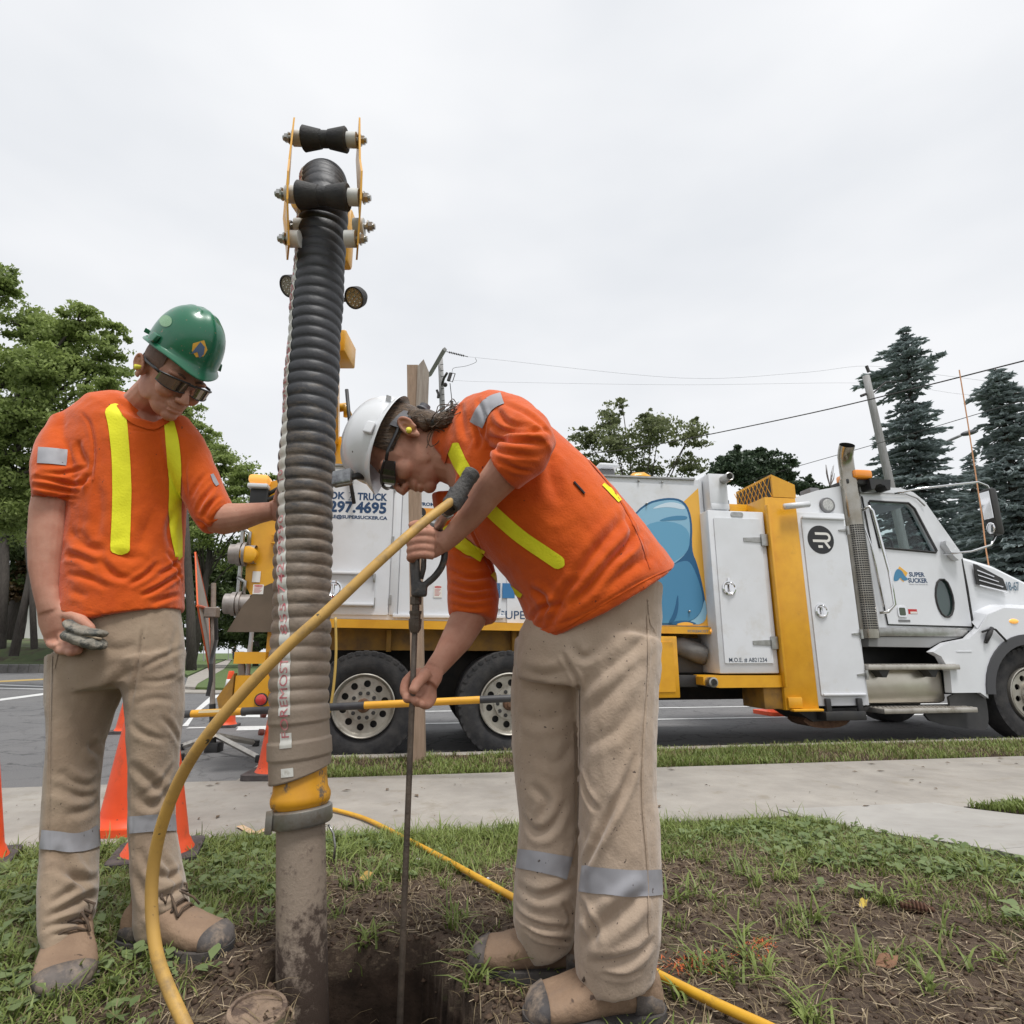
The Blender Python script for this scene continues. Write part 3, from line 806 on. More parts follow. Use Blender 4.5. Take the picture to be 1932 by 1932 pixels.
def stroke(mb_, pts, r, w):
    P = [Vector((p[0], p[1], 0)) for p in pts]
    o1, o2 = [], []
    for i, p in enumerate(P):
        d = (P[min(i + 1, len(P) - 1)] - P[max(i - 1, 0)]).normalized(); n = Vector((-d.y, d.x, 0))
        o1.append((p.x + n.x * r, p.y + n.y * r)); o2.append((p.x - n.x * r, p.y - n.y * r))
    mb_.poly(o1 + o2[::-1], [], .0022, .003, pl(w))
arc = [(4.545 + .042 * math.sin(t), 2.262 - .042 * math.cos(t) + .0) for t in [R(180 - 18 * i) for i in range(11)]]
stroke(mb, [(4.41, 2.304), (4.5, 2.304)] + arc + [(4.5, 2.22), (4.375, 2.22)], .0145, 5.956)
stroke(mb, [(4.525, 2.21), (4.575, 2.14)], .0145, 5.956); stroke(mb, [(4.435, 2.155), (4.49, 2.155)], .0145, 5.956)
part(mb, 'emblem_mark', STICKER, c2)
mb = MB(); mb.tube([W(4.0, 5.85, 2.575), W(4.3, 5.85, 2.615)], .035, 10); part(mb, 'roller_awning', WHITE, smooth=True)
for u in (4.29, 4.66): wb('step_bracket', BLK, u, u + .06, 5.93, 5.966, .36, .52, parent=c2)
wb('under_step', BLK, 4.25, 4.72, 5.9, 6.3, .3, .39); mb = MB(); mb.poly([(4.0, .4), (4.9, .42), (4.75, .3), (4.2, .28)], [], 0, .5, lambda x, y, d: W(x, 6.05 + d, y)); part(mb, 'skid_plate', BLK)
mb = MB(); mb.poly(chaikin([(4.1, .3), (4.3, .34), (4.7, .3), (4.6, .22), (4.4, .2), (4.2, .22)], 1), [], 0, .3, lambda x, y, d: W(x, 6.1 + d, y)); part(mb, 'drain_boss', RUST)
# exhaust
ex = MB(); ex.lathe(W(5.03, 6.08, 1.15), (0, 0, 1), [(0, .1), (1.85, .1)], 24); exo = part(ex, 'exhaust_guard', EXH, auto=60)
pm_ = MB()
for i in range(46):
    z = 1.25 + i * .026
    for k in range(7):
        a = R(-62 + 14 * k + 0) - math.pi / 2 - R(6)
        c_, s_ = math.cos(a), math.sin(a); rr = .1015
        a2 = a + R(11)
        pm_.add([W(5.03 + rr * math.cos(a), 6.08 + rr * math.sin(a), z), W(5.03 + rr * math.cos(a2), 6.08 + rr * math.sin(a2), z), W(5.03 + rr * math.cos(a2), 6.08 + rr * math.sin(a2), z + .018), W(5.03 + rr * math.cos(a), 6.08 + rr * math.sin(a), z + .018)], [(0, 1, 2, 3)])
pfo = part(pm_, 'perforation', BLK, exo); pfo['kind'] = 'stuff'
pth = [W(5.03, 6.08, 2.95), W(5.03, 6.08, 3.12), W(5.025, 6.075, 3.2), W(5.01, 6.055, 3.28), W(5.0, 6.02, 3.345), W(4.99, 5.975, 3.4)]
mb = MB(); mb.tube(pth, .085, 20, cap=False); part(mb, 'exhaust_stack', EXH, exo, smooth=True)
mb = MB(); mb.tube(pth[2:], .078, 20, cap=False); mb.ell(pth[3], (.07, .07, .07)); part(mb, 'stack_bore', BLK, exo)
# cab
cabo = thing('x', None, None); bpy.data.objects.remove(cabo)
side = [(4.32, 1.24), (4.32, 2.76), (4.62, 2.86), (4.95, 2.93), (5.75, 2.94), (5.92, 2.89), (6.05, 2.79), (6.45, 2.14), (6.42, 1.24)]
winh = rrect(5.27, 2.2, 5.85, 2.75, .03, 3)
winh = [(5.32, 2.19), (6.06, 2.15), (6.08, 2.17), (5.87, 2.68), (5.8, 2.745), (5.28, 2.75), (5.265, 2.73)]
cab = MB(); cab.poly(side, [winh], 0, .05, pl(6.16)); cabb = part(cab, 'cab', WHITE2)
mb = MB(); mb.poly(side, [winh], 0, .05, pl(8.45)); part(mb, 'cab_far_side', WHITE2, cabb)
mb = MB()
for (a, b) in zip(side[1:6], side[2:7]):
    mb.add([W(a[0], 6.16, a[1]), W(b[0], 6.16, b[1]), W(b[0], 8.4, b[1]), W(a[0], 8.4, a[1])], [(0, 1, 2, 3)])
mb.add([W(4.32, 6.16, 1.24), W(4.32, 6.16, 2.76), W(4.32, 8.4, 2.76), W(4.32, 8.4, 1.24)], [(0, 1, 2, 3)])
mb.add([W(4.32, 6.16, 1.25), W(6.42, 6.16, 1.25), W(6.42, 8.4, 1.25), W(4.32, 8.4, 1.25)], [(0, 1, 2, 3)])
mb.add([W(6.43, 6.16, 1.25), W(6.45, 6.16, 2.14), W(6.45, 8.4, 2.14), W(6.43, 8.4, 1.25)], [(0, 1, 2, 3)])
part(mb, 'cab_shell', WHITE2, cabb)
GLS = glassmat('window_glass', (0.72, 0.8, 0.8), 0.04); DKG = glassmat('dark_window_glass', (0.25, 0.32, 0.3), 0.08)
mb = MB(); mb.add([W(6.05, 6.2, 2.79), W(6.45, 6.2, 2.14), W(6.45, 8.36, 2.14), W(6.05, 8.36, 2.79)], [(0, 1, 2, 3)]); part(mb, 'windscreen', GLS, cabb)
mb = MB(); mb.add([W(p[0], 6.13, p[1]) for p in winh], [tuple(range(len(winh)))]); part(mb, 'side_window', GLS, cabb)
mb = MB(); mb.add([W(p[0], 8.43, p[1]) for p in winh], [tuple(range(len(winh)))]); part(mb, 'side_window', GLS, cabb)
dr = [(5.3, 1.31), (5.235, 2.2), (5.2, 2.8), (5.83, 2.8), (5.93, 2.74), (6.0, 2.62), (6.2, 2.18), (6.4, 2.1), (6.385, 1.29)]
pkt = chaikin([(6.03, 1.83), (6.14, 1.83), (6.19, 1.68), (6.19, 1.52), (6.12, 1.395), (6.02, 1.4), (5.965, 1.52), (5.965, 1.68)], 1)
mb = MB(); mb.poly(dr, [winh, pkt], .002, .022, pl(6.11)); door = part(mb, 'cab_door', WHITE2, cabb)
mb = MB(); mb.add([W(p[0], 6.1, p[1]) for p in pkt], [tuple(range(len(pkt)))]); part(mb, 'lower_window', DKG, cabb)
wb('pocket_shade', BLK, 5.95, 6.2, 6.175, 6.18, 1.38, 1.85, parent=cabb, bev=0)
def rim(pts, w, r, m, name, parent): part(MB().tube([W(p[0], w, p[1]) for p in pts], r, 6, closed=True, hint=(0, 1, 0)), name, m, parent, smooth=True)
rim(winh, 6.085, .014, RUB, 'window_seal', cabb); rim(pkt, 6.085, .012, RUB, 'window_seal', cabb)
seam = [(5.3, 1.31), (5.235, 2.2), (5.2, 2.8), (5.83, 2.81)]
part(MB().tube([W(p[0], 6.1, p[1]) for p in [(6.39, 1.28), (5.3, 1.3), (5.235, 2.2), (5.195, 2.81)]], .007, 6), 'door_seam', BLK, cabb)
part(MB().tube([W(p[0], 6.1, p[1]) for p in [(6.41, 1.27), (6.42, 1.75), (6.41, 2.12)]], .016, 6), 'door_seam', BLK, cabb)
part(MB().tube([W(p[0], 6.085, p[1]) for p in [(5.15, 2.85), (5.78, 2.86), (5.93, 2.81), (6.02, 2.72)]], .01, 6), 'drip_rail', STEEL, cabb)
# cab inside
wb('seat', GREYP, 5.1, 5.55, 6.5, 7.0, 1.4, 1.75, parent=cabb, bev=.05); wb('seat_back', GREYP, 4.95, 5.1, 6.5, 7.0, 1.7, 2.3, parent=cabb, bev=.05)
wb('dashboard', GREYP, 6.0, 6.4, 6.25, 8.3, 1.9, 2.12, parent=cabb, bev=.03)
mb = MB(); mb.tube([W(5.88 + .08 * math.sin(t), 6.75 + .22 * math.cos(t), 2.25 + .2 * math.sin(t)) for t in [2 * math.pi * i / 20 for i in range(20)]], .016, 6, closed=True); part(mb, 'steering_wheel', BLK, cabb, smooth=True)
# door furniture
mb = MB(); mb.poly(rrect(5.435, 1.39, 5.545, 1.51, .02, 3), [], .001, .012, pl(6.088)); hnd = part(mb, 'door_handle', CHROME, door); mb = MB(); mb.poly(rrect(5.45, 1.405, 5.53, 1.495, .015, 3), [], .0125, .0135, pl(6.088)); part(mb, 'handle_bowl', mat('dark_chrome', (.1, .12, .09), rough=.2, metal=.8), cabb)
mb = MB(); mb.poly([(5.575, 1.425), (5.69, 1.425), (5.69, 1.48), (5.575, 1.48)], [], .001, .002, pl(6.088)); part(mb, 'red_sticker', REDP, door); mb = MB(); mb.poly([(5.6, 1.428), (5.687, 1.428), (5.687, 1.452), (5.6, 1.452)], [], .002, .003, pl(6.088)); part(mb, 'print', STICKER, door)
mb = MB(); mb.poly([(5.43, 1.335), (5.58, 1.335), (5.58, 1.358), (5.43, 1.358)], [], .001, .005, pl(6.088)); part(mb, 'maker_badge', GREYP, door)
lettering([('SUPER', 5.66, 1.855, .205, .055), ('SUCKER', 5.635, 1.785, .255, .055)], NAVY, door, 6.0865, bold=.03)
lettering([('Hydro Vac Services Inc.', 5.645, 1.755, .25, .02)], mat('grey_text', (.2, .2, .22), rough=.5), door, 6.0865, bold=0)
mb = MB(); mb.poly([(5.475, 1.88), (5.55, 1.975), (5.645, 1.9), (5.57, 1.79)], [], .001, .002, pl(6.0885)); part(mb, 'emblem', AY, door)
mb = MB(); mb.poly(chaikin([(5.43, 1.8), (5.5, 1.95), (5.57, 1.93), (5.6, 1.86), (5.65, 1.82), (5.56, 1.8), (5.54, 1.85), (5.5, 1.8)], 2), [], .002, .003, pl(6.0885)); part(mb, 'print', AB, door)
part(MB().tube([W(5.14, 6.05, 2.62), W(5.17, 5.98, 2.66), W(5.2, 5.97, 2.6), W(5.3, 5.97, 1.9), W(5.31, 5.97, 1.52), W(5.24, 6.0, 1.44), W(5.17, 6.05, 1.43)], .018, 8), 'grab_rail', CHROME, cabb, smooth=True)
part(MB().tube([W(5.1, 6.1, 2.7), W(5.2, 6.06, 2.2), W(5.24, 6.06, 1.5)], .01, 6), 'grab_rail', CHROME, cabb, smooth=True)
wb('cab_sill', STEEL, 5.12, 6.3, 6.07, 6.12, 1.17, 1.27, parent=cabb)
mb = MB(); mb.poly([(5.0, 1.06), (5.78, 1.05), (5.95, 1.12), (6.22, 1.165), (5.02, 1.165)], [], 0, .4, lambda x, y, d: W(x, 6.08 + d, y)); part(mb, 'sill_skirt', mat('grey_paint', (.25, .25, .25), rough=.4), cabb)
part(MB().lathe(W(4.72, 6.11, 2.68), -VT, [(0, .095), (.03, .09), (.032, .075), (.028, .0005)], 20), 'round_lamp', GREYP, cabb, auto=40); part(MB().lathe(W(4.72, 6.08, 2.68), -VT, [(0, .074), (.006, .06), (.008, .0005)], 20), 'lamp_lens', mat('lens_clear', (.55, .55, .53), (.3, .3, .3), 60, rough=.2), cabb)
# roof lamps
bx_ = wb('beacon', AMBER, 5.03, 5.26, 5.95, 6.3, 2.99, 3.1, parent=cabb, bev=.03)
wb('beacon_stand', BLK, 4.95, 5.3, 6.0, 6.3, 2.93, 2.99, parent=cabb)
mb = MB(); mb.poly([(5.2, 2.985), (5.48, 2.985), (5.46, 2.86), (5.42, 2.86), (5.39, 2.91), (5.33, 2.93), (5.28, 2.91), (5.25, 2.86), (5.21, 2.86)], [], 0, .25, lambda x, y, d: W(x, 5.95 + d, y)); part(mb, 'roof_bracket', BLK, cabb)
wb('marker_lamp', AMBER, 5.5, 5.56, 6.2, 6.3, 2.94, 2.98, parent=cabb, bev=.015); wb('roof_box', GREYP, 4.6, 4.72, 6.2, 6.4, 2.84, 2.92, parent=cabb)
wb('roof_aerial_pod', WHITE2, 5.9, 6.05, 6.4, 6.6, 2.84, 2.93, parent=cabb, bev=.03)
# hood, vent, fender
hs_ = [(6.43, 1.27), (6.47, 2.13), (6.9, 2.03), (7.3, 1.86), (7.9, 1.62), (8.25, 1.45), (8.3, 1.0), (7.6, 1.05), (6.6, 1.1)]
hd = MB()
secs = []
for wv, dz, du in ((6.14, -.05, .0), (6.17, -.01, 0), (6.28, .02, 0), (6.8, .06, 0), (7.8, .06, 0), (8.32, .02, 0), (8.44, -.01, 0), (8.46, -.05, 0)):
    secs.append([W(u, wv + .035 * max(0, u - 6.5) * (1 if wv < 7.3 else -1), z + (dz if z > 1.4 else 0)) for u, z in hs_])
hd.rings(secs); hood = part(hd, 'hood', WHITE2, auto=28)
mb = MB(); mb.poly([(6.585, 2.03), (6.63, 2.02), (6.97, 1.86), (7.0, 1.72), (6.58, 1.785)], [], 0, .012, lambda x, y, d: W(x, 6.1 + .03 * (x - 6.5) + .02 - d, y)); vt_ = part(mb, 'hood_vent', BLK, hood)
for k in range(4):
    z0 = 1.975 - k * .06; z1 = z0 - .075; uu = 6.96 + .01 * k
    part(MB().tube([W(6.6, 6.1, z0 - .02), W(uu - .13 + k * .04, 6.11, z1 - .02)], (.008), 6), 'vent_slat', CHROME, hood)
mb = MB(); put_text(mb, '18-67', 7.03, 1.72, .18, .11, lambda x, y: W(x, 6.1495, y), bold=.02); part(mb, 'lettering', mat('blue_grey_print', (.1, .16, .22), rough=.4), hood)
fe = [(6.42, 1.27), (6.5, 1.42), (6.75, 1.52), (7.3, 1.5), (7.7, 1.3), (7.75, 1.1), (7.5, 1.0)]
UC = 6.97
arch = [(UC + .66 * math.cos(t), .52 + .66 * math.sin(t)) for t in [R(38 + (182 - 38) * i / 14) for i in range(15)]]
fe = [(6.22, .56), (5.86, .56), (5.88, .79), (5.8, .95), (5.7, 1.0), (5.9, 1.1), (6.2, 1.15), (6.36, 1.26), (6.5, 1.42), (6.75, 1.5), (7.3, 1.48), (7.6, 1.25)] + arch
mb = MB(); mb.poly(fe, [], 0, .09, lambda x, y, d: W(x, 5.97 + d, y)); fend = part(mb, 'fender', WHITE2, auto=30)
mb = MB(); mb.add([W(6.35, 5.99, 1.26), W(6.5, 5.99, 1.42), W(6.75, 5.99, 1.5), W(7.3, 5.99, 1.48), W(7.3, 6.3, 1.6), W(6.75, 6.3, 1.6), W(6.48, 6.3, 1.5)], [(0, 1, 6), (1, 2, 5, 6), (2, 3, 4, 5)]); part(mb, 'fender_top', WHITE2, fend)
part(MB().wbox(6.0, 6.2, 5.965, 5.972, 1.0, 1.01), 'fender_edge', WHITE2, fend)
fl = [(UC + .68 * math.cos(t), .52 + .68 * math.sin(t)) for t in [R(40 + (178 - 40) * i / 16) for i in range(17)]]; fl2 = [(UC + .57 * math.cos(t), .52 + .57 * math.sin(t)) for t in [R(40 + (178 - 40) * i / 16) for i in range(17)]]
mb = MB(); mb.poly(fl + fl2[::-1], [], 0, .12, lambda x, y, d: W(x, 5.95 + d, y)); part(mb, 'wheel_flare', mat('flare_plastic', (.06, .06, .065), rough=.55), fend, auto=30)
wb('wheel_well', BLK, 6.3, 7.7, 6.35, 6.4, .3, 1.3)
part(MB().ell(W(6.83, 5.975, 1.345), (.07, .02, .03), (UT, VT, Vector((0, 0, 1)))), 'marker_lamp', AMBERLIT, fend, smooth=True)
part(MB().tube([W(6.36, 5.95, 1.22), W(6.48, 5.94, 1.26), W(6.53, 5.94, 1.25), W(6.66, 5.95, 1.12)], .012, 6), 'hood_strap', RUB, hood, smooth=True)
part(MB().tube([W(6.5, 5.95, 1.27), W(6.44, 5.94, 1.2), W(6.38, 5.95, 1.1)], [.02, .028, .018], 8), 'hood_latch', RUB, hood, smooth=True)
# tank, steps, mudflap
wb('fuel_tank', TANKM, 4.86, 5.9, 6.08, 6.7, .44, .82, bev=.06)
for z, u0, u1, w0 in ((.81, 4.84, 5.97, 5.92), (.36, 4.92, 6.06, 5.88)):
    so = wb('step', ALU, u0, u1, w0, 6.25, z, z + .055)
    mb = MB()
    for k in range(22):
        for j in range(4): mb.wbox(u0 + .03 + k * .05, u0 + .06 + k * .05, w0 + .03 + j * .07, w0 + .07 + j * .07, z + .0555, z + .06)
    q = part(mb, 'step_tread', ALU, so); q['kind'] = 'stuff'
for u in (5.05, 5.66):
    mb = MB(); mb.poly([(u - .07, .81), (u + .07, .81), (u + .02, .73), (u - .02, .73)], [], 0, .2, lambda x, y, d: W(x, 5.96 + d, y)); part(mb, 'step_support', BLK)
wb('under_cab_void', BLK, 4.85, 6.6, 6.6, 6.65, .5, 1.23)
mb = MB(); mb.poly(chaikin([(5.5, .36), (5.86, .38), (5.86, .56), (6.33, .56), (6.33, .3), (6.28, .17), (6.2, .155), (5.6, .24)], 1), [], 0, .03, lambda x, y, d: W(x, 6.02 + d, y)); part(mb, 'mudflap', mat('mudflap_rubber', (.035, .035, .037), (.07, .068, .066), 3, rough=.5))
# mirror
part(MB().tube([W(5.55, 6.0, 2.83), W(5.75, 5.85, 2.86), W(6.44, 5.74, 2.94), W(6.56, 5.74, 2.9), W(6.615, 5.74, 2.78), W(6.62, 5.74, 2.4)], .012, 8), 'mirror_arm', CHROME, cabb, smooth=True)
part(MB().tube([W(6.1, 6.02, 2.12), W(6.3, 5.85, 2.13), W(6.46, 5.74, 2.19), W(6.55, 5.74, 2.31)], .012, 8), 'mirror_arm', CHROME, cabb, smooth=True)
wb('mirror_head', BLK, 6.5, 6.6, 5.66, 5.82, 2.3, 2.86, parent=cabb, bev=.035)
mb = MB(); mb.rings([[W(6.498, 5.68, 2.5), W(6.498, 5.8, 2.5), W(6.498, 5.8, 2.82), W(6.498, 5.68, 2.82)], [W(6.494, 5.685, 2.51), W(6.494, 5.795, 2.51), W(6.494, 5.795, 2.81), W(6.494, 5.685, 2.81)]]); part(mb, 'mirror_glass', CHROME, cabb)
part(MB().ell(W(6.5, 5.74, 2.39), (.012, .055, .07), (UT, VT, Vector((0, 0, 1)))), 'mirror_glass', CHROME, cabb, smooth=True)
mb = MB(); mb.poly(chaikin([(6.1, 2.3), (6.28, 2.22), (6.35, 2.08), (6.25, 2.04)], 1), [], 0, .08, lambda x, y, d: W(x, 6.0 + d, y)); part(mb, 'mirror_mount', WHITE2, cabb, auto=40)
# wheels
def wheel(u, w, r, front=False):
    t = MB(); ax = -VT; c = W(u, w, r)
    hw = .14
    t.lathe(c, ax, [(-hw * 2, r * .58), (-hw * 2, r * .9), (-hw * 1.75, r), (-.03, r), (-.005, r * .985), (.0, r * .93), (.012, r * .83), (.01, r * .7), (-.02, r * .6), (-.04, r * .58)], 48)
    N_ = 40
    for i in range(N_):
        a = 2 * math.pi * i / N_
        da = 2 * math.pi / N_ * .3
        for s_ in (0,):
            q = []
            for (al, rr) in ((-.045, r * 1.012), (.004, r * .995), (.006, r * .93), (-.045, r * .98)):
                for sgn in (-1, 1):
                    th = a + sgn * da
                    q.append(c + ax * al + (Vector((0, 0, 1)) * math.cos(th) + UT * math.sin(th)) * rr)
            t.add([q[0], q[2], q[3], q[1], q[6], q[4], q[5], q[7]], [(0, 1, 2, 3), (1, 5, 6, 2), (0, 4, 5, 1), (3, 2, 6, 7)] if False else [(0, 1, 2, 3), (1, 5, 6, 2)])
    wo_ = part(t, 'wheel', TYRE, truck, auto=40)
    m_ = MB(); ri = r * .585
    m_.lathe(c, ax, [(-.1, ri), (.012, ri), (.016, ri * .97), (.004, ri * .93), (-.045, ri * .9), (-.06, ri * .86)], 48)
    dep = -.055 if not front else -.005
    tfw = lambda x, y, d: c + ax * (dep + d) + UT * x + Vector((0, 0, y))
    m_.poly(circ(0, 0, ri * .88, 48), [circ(ri * .67 * math.cos(2 * math.pi * k / 10 + .2), ri * .67 * math.sin(2 * math.pi * k / 10 + .2), ri * .112, 14) for k in range(10)], -.02, 0, tfw)
    hubd = .03 if not front else .02
    m_.poly(circ(0, 0, ri * .5, 40), [circ(0, 0, ri * .2, 16)], -.015, hubd, tfw)
    rimo = part(m_, 'rim', mat('rim_alloy', (.5, .48, .43), (.36, .33, .28), 9, rough=.42, metal=.7, dirt=(.2, .17, .13), dscale=8, dpos=(.55, .8)), wo_, auto=35)
    bk = MB(); bk.lathe(c, ax, [(-.13, ri * .95), (-.129, .001)], 32)
    lug = MB()
    for k in range(10):
        th = 2 * math.pi * k / 10
        p = c + ax * dep + UT * (ri * .39 * math.cos(th)) + Vector((0, 0, ri * .39 * math.sin(th)))
        lug.lathe(p, ax, [(hubd - .005, .02), (hubd + (.03 if front else .012), .018), (hubd + (.032 if front else .013), .0004)], 10)
    hub = MB(); hub.lathe(c, ax, [(dep - .05, ri * .22), (dep + .05, ri * .22), (dep + .075, ri * .18), (dep + .08, ri * .1), (dep + .1, ri * .09), (dep + .1, .001)], 20)
    if front: hub.lathe(c, ax, [(dep, ri * .3), (dep + .05, ri * .28), (dep + .12, ri * .13), (dep + .13, .001)], 20)
    part(bk, 'brake_drum', BLK, wo_); part(lug, 'lug_nuts', BLK if not front else RUB, wo_, auto=40)['kind'] = 'stuff'; part(hub, 'hub', RUST, wo_, auto=40)
wheel(-0.47, 6.02, .505); wheel(0.93, 6.02, .505); wheel(UC, 6.03, .525, True)
for u, r in ((-0.47, .505), (0.93, .505)):
    for wv in (6.36, 8.1):
        part(MB().lathe(W(u, wv, r), -VT, [(-.3, .25), (-.3, r * .9), (-.27, r), (-.03, r), (0, r * .9), (0, .2)], 36), 'wheel', TYRE, truck, auto=40)
part(MB().lathe(W(UC, 8.1, .525), -VT, [(-.3, .25), (-.3, .48), (-.27, .525), (-.03, .525), (0, .48), (0, .2)], 36), 'wheel', TYRE, truck, auto=40)
part(MB().tube([W(-0.47, 6.4, .5), W(-0.47, 8.2, .5)], .09, 10), 'axle', BLK); part(MB().tube([W(.93, 6.4, .5), W(.93, 8.2, .5)], .09, 10), 'axle', BLK)
wb('underbody', MATS['underbody_dark'], -1.3, 2.1, 6.7, 8.2, .5, 1.2)
# rear: yellow debris tank end, couplings, bumper
tk = MB(); tk.lathe(W(-1.45, 7.2, 2.05), -UT, [(-.45, .85), (-.1, .85), (.0, .8), (.1, .55), (.15, .001)], 40); tko = part(tk, 'debris_tank', YEL, auto=40)
mb = MB(); mb.poly([(-1.6, 2.52), (-1.58, 2.05), (-1.56, 1.6), (-1.5, 1.5), (-1.0, 1.5), (-1.0, 2.5), (-1.3, 2.62)], [], 0, .12, lambda x, y, d: W(x, 5.72 + d, y)); tdoor = part(mb, 'tank_door_rim', YEL, auto=30)
for z in (1.87, 1.42):
    c = W(-1.5, 5.68, z)
    part(MB().lathe(c, -UT, [(-.02, .085), (.06, .085), (.06, .11), (.085, .11), (.085, .08), (.1, .08), (.1, .105), (.14, .105), (.14, .09), (.2, .09), (.205, .07), (.2, .001)], 22), 'drain_coupling', mat('dull_alloy', (.36, .33, .31), (.25, .22, .2), 14, rough=.5, metal=.6), tdoor, auto=35)
    part(MB().tube([c + UT * -.05 + Vector((0, 0, .09)), c + UT * -.05 + Vector((0, 0, .2)), c + UT * -.12 + Vector((0, 0, .24))], .018, 8), 'valve_handle', STEEL, tdoor, smooth=True)
part(MB().tube([W(-1.62, 5.7, 2.1), W(-1.61, 5.7, 1.8), W(-1.6, 5.7, 1.3)], .02, 8), 'drain_pipe', STEEL, tdoor)
part(MB().lathe(W(-1.53, 5.66, 1.86), -VT, [(-.02, .075), (.06, .075), (.075, .045), (.075, .001)], 18), 'tank_nozzle', YEL, tdoor, auto=40)
for z in (2.05, 1.98):
    mb = MB(); mb.poly([(-1.36, z), (-1.2, z + .07), (-1.2, z - .02)], [], 0, .05, lambda x, y, d: W(x, 5.66 + d, y)); part(mb, 'door_gusset', YEL, tdoor)
mb = MB(); mb.poly([(-1.63, 1.17), (-1.52, 1.4), (-1.42, 1.54), (-1.3, 1.6), (-1.0, 1.6), (-1.0, 1.17)], [], 0, .02, lambda x, y, d: W(x, 5.58 + d, y)); sh = part(mb, 'splash_shield', mat('muddy_plate', (.13, .095, .065), (.09, .065, .045), 3, rough=.8))
warn(-1.45, 1.5, .09, .085, 5.579, truck)
mb = MB(); mb.poly([(-1.5, 1.62), (-1.43, 1.62), (-1.43, 1.72), (-1.5, 1.72)], [], 0, .002, lambda x, y, d: W(x, 5.71 + d, y)); part(mb, 'warning_label', STICKER, tdoor)
mb = MB(); mb.wbox(-1.56, -1.3, 5.62, 5.9, .9, 1.0); mb.wbox(-1.53, -1.25, 5.62, 5.95, .5, .8); mb.wbox(-1.32, -1.22, 5.7, 5.9, .5, 1.2); rb = part(mb, 'rear_bumper', YEL)
mb = MB(); mb.poly([(-1.66, .62), (-1.56, .78), (-1.54, .82), (-1.54, .5), (-1.62, .48)], [], 0, .1, lambda x, y, d: W(x, 5.6 + d, y)); part(mb, 'hitch_plate', YELD)
part(MB().lathe(W(-1.3, 5.618, .6), -VT, [(0, .055), (.02, .055), (.022, .045), (.022, .001)], 18), 'stop_lamp_housing', BLK, rb, auto=40); part(MB().lathe(W(-1.3, 5.595, .6), -VT, [(0, .045), (.01, .03), (.012, .001)], 18), 'stop_lamp', mat('red_lens', (.55, .04, .04), rough=.2, coat=.5), rb, smooth=True)
part(MB().tube([W(-1.48, 5.8, .45), W(-1.48, 5.8, 1.5)], .02, 8), 'hose_rack_post', mat('grey_post', (.45, .47, .5), rough=.5), rb)
# flashing lamp on the rear corner
lp = W(-1.5, 5.7, 2.52)
mb = MB(); mb.wbox(-1.6, -1.42, 5.6, 5.8, 2.49, 2.53, bev=.01); lb = part(mb, 'rear_lamp_base', WHITE, auto=40); wb('rear_lamp', AMBERLIT, -1.6, -1.42, 5.6, 5.8, 2.535, 2.62, parent=lb, bev=.03); wb('lamp_bracket', BLK, -1.58, -1.42, 5.65, 5.8, 2.33, 2.488, parent=lb)
part(MB().tube([W(-1.5, 5.7, 2.4), W(-1.35, 5.68, 2.5), W(-1.22, 5.68, 2.52)], .02, 8), 'cable_loop', BLK, smooth=True); part(MB().tube([W(-1.48, 5.68, 2.36), W(-1.36, 5.66, 2.42), W(-1.22, 5.66, 2.46)], .02, 8), 'cable_loop', BLK, smooth=True)
# roof gear
wb('roof_camera', GREYP, 2.08, 2.28, 6.5, 6.7, 2.96, 3.13, bev=.02); wb('roof_camera_hood', WHITE, 2.06, 2.3, 6.42, 6.72, 3.13, 3.18, bev=.02); wb('roof_vent', WHITE, 1.95, 2.06, 6.5, 6.7, 2.95, 3.05)
part(MB().tube([W(2.5, 6.6, 2.93), W(2.5, 6.6, 3.0), W(2.56, 6.6, 3.06), W(2.66, 6.6, 3.07), W(2.75, 6.6, 3.02), W(2.78, 6.6, 2.98)], .07, 12), 'elbow_pipe', YEL, smooth=True)
# boom
boom = MB(); boom.wbox(-1.2, -0.95, 6.9, 7.3, 2.4, 3.5); boomo = part(boom, 'boom', YEL)
b0 = W(-1.08, 6.9, 3.45); b1 = at(640, 470, 2.0)
b1 = at(609, 440, 2.1)
dirb = (b1 - b0).normalized(); sx = dirb.cross(Vector((0, 0, 1))).normalized(); up_ = sx.cross(dirb)
def along(t, a, c): return b0 + (b1 - b0) * t + sx * a + up_ * c
mb = MB(); mb.rings([[along(0, a, c) for a, c in ((-.09, -.12), (.09, -.12), (.09, .12), (-.09, .12))], [along(.96, a, c) for a, c in ((-.06, -.07), (.06, -.07), (.06, .07), (-.06, .07))]]); part(mb, 'boom_tube', YEL, boomo)
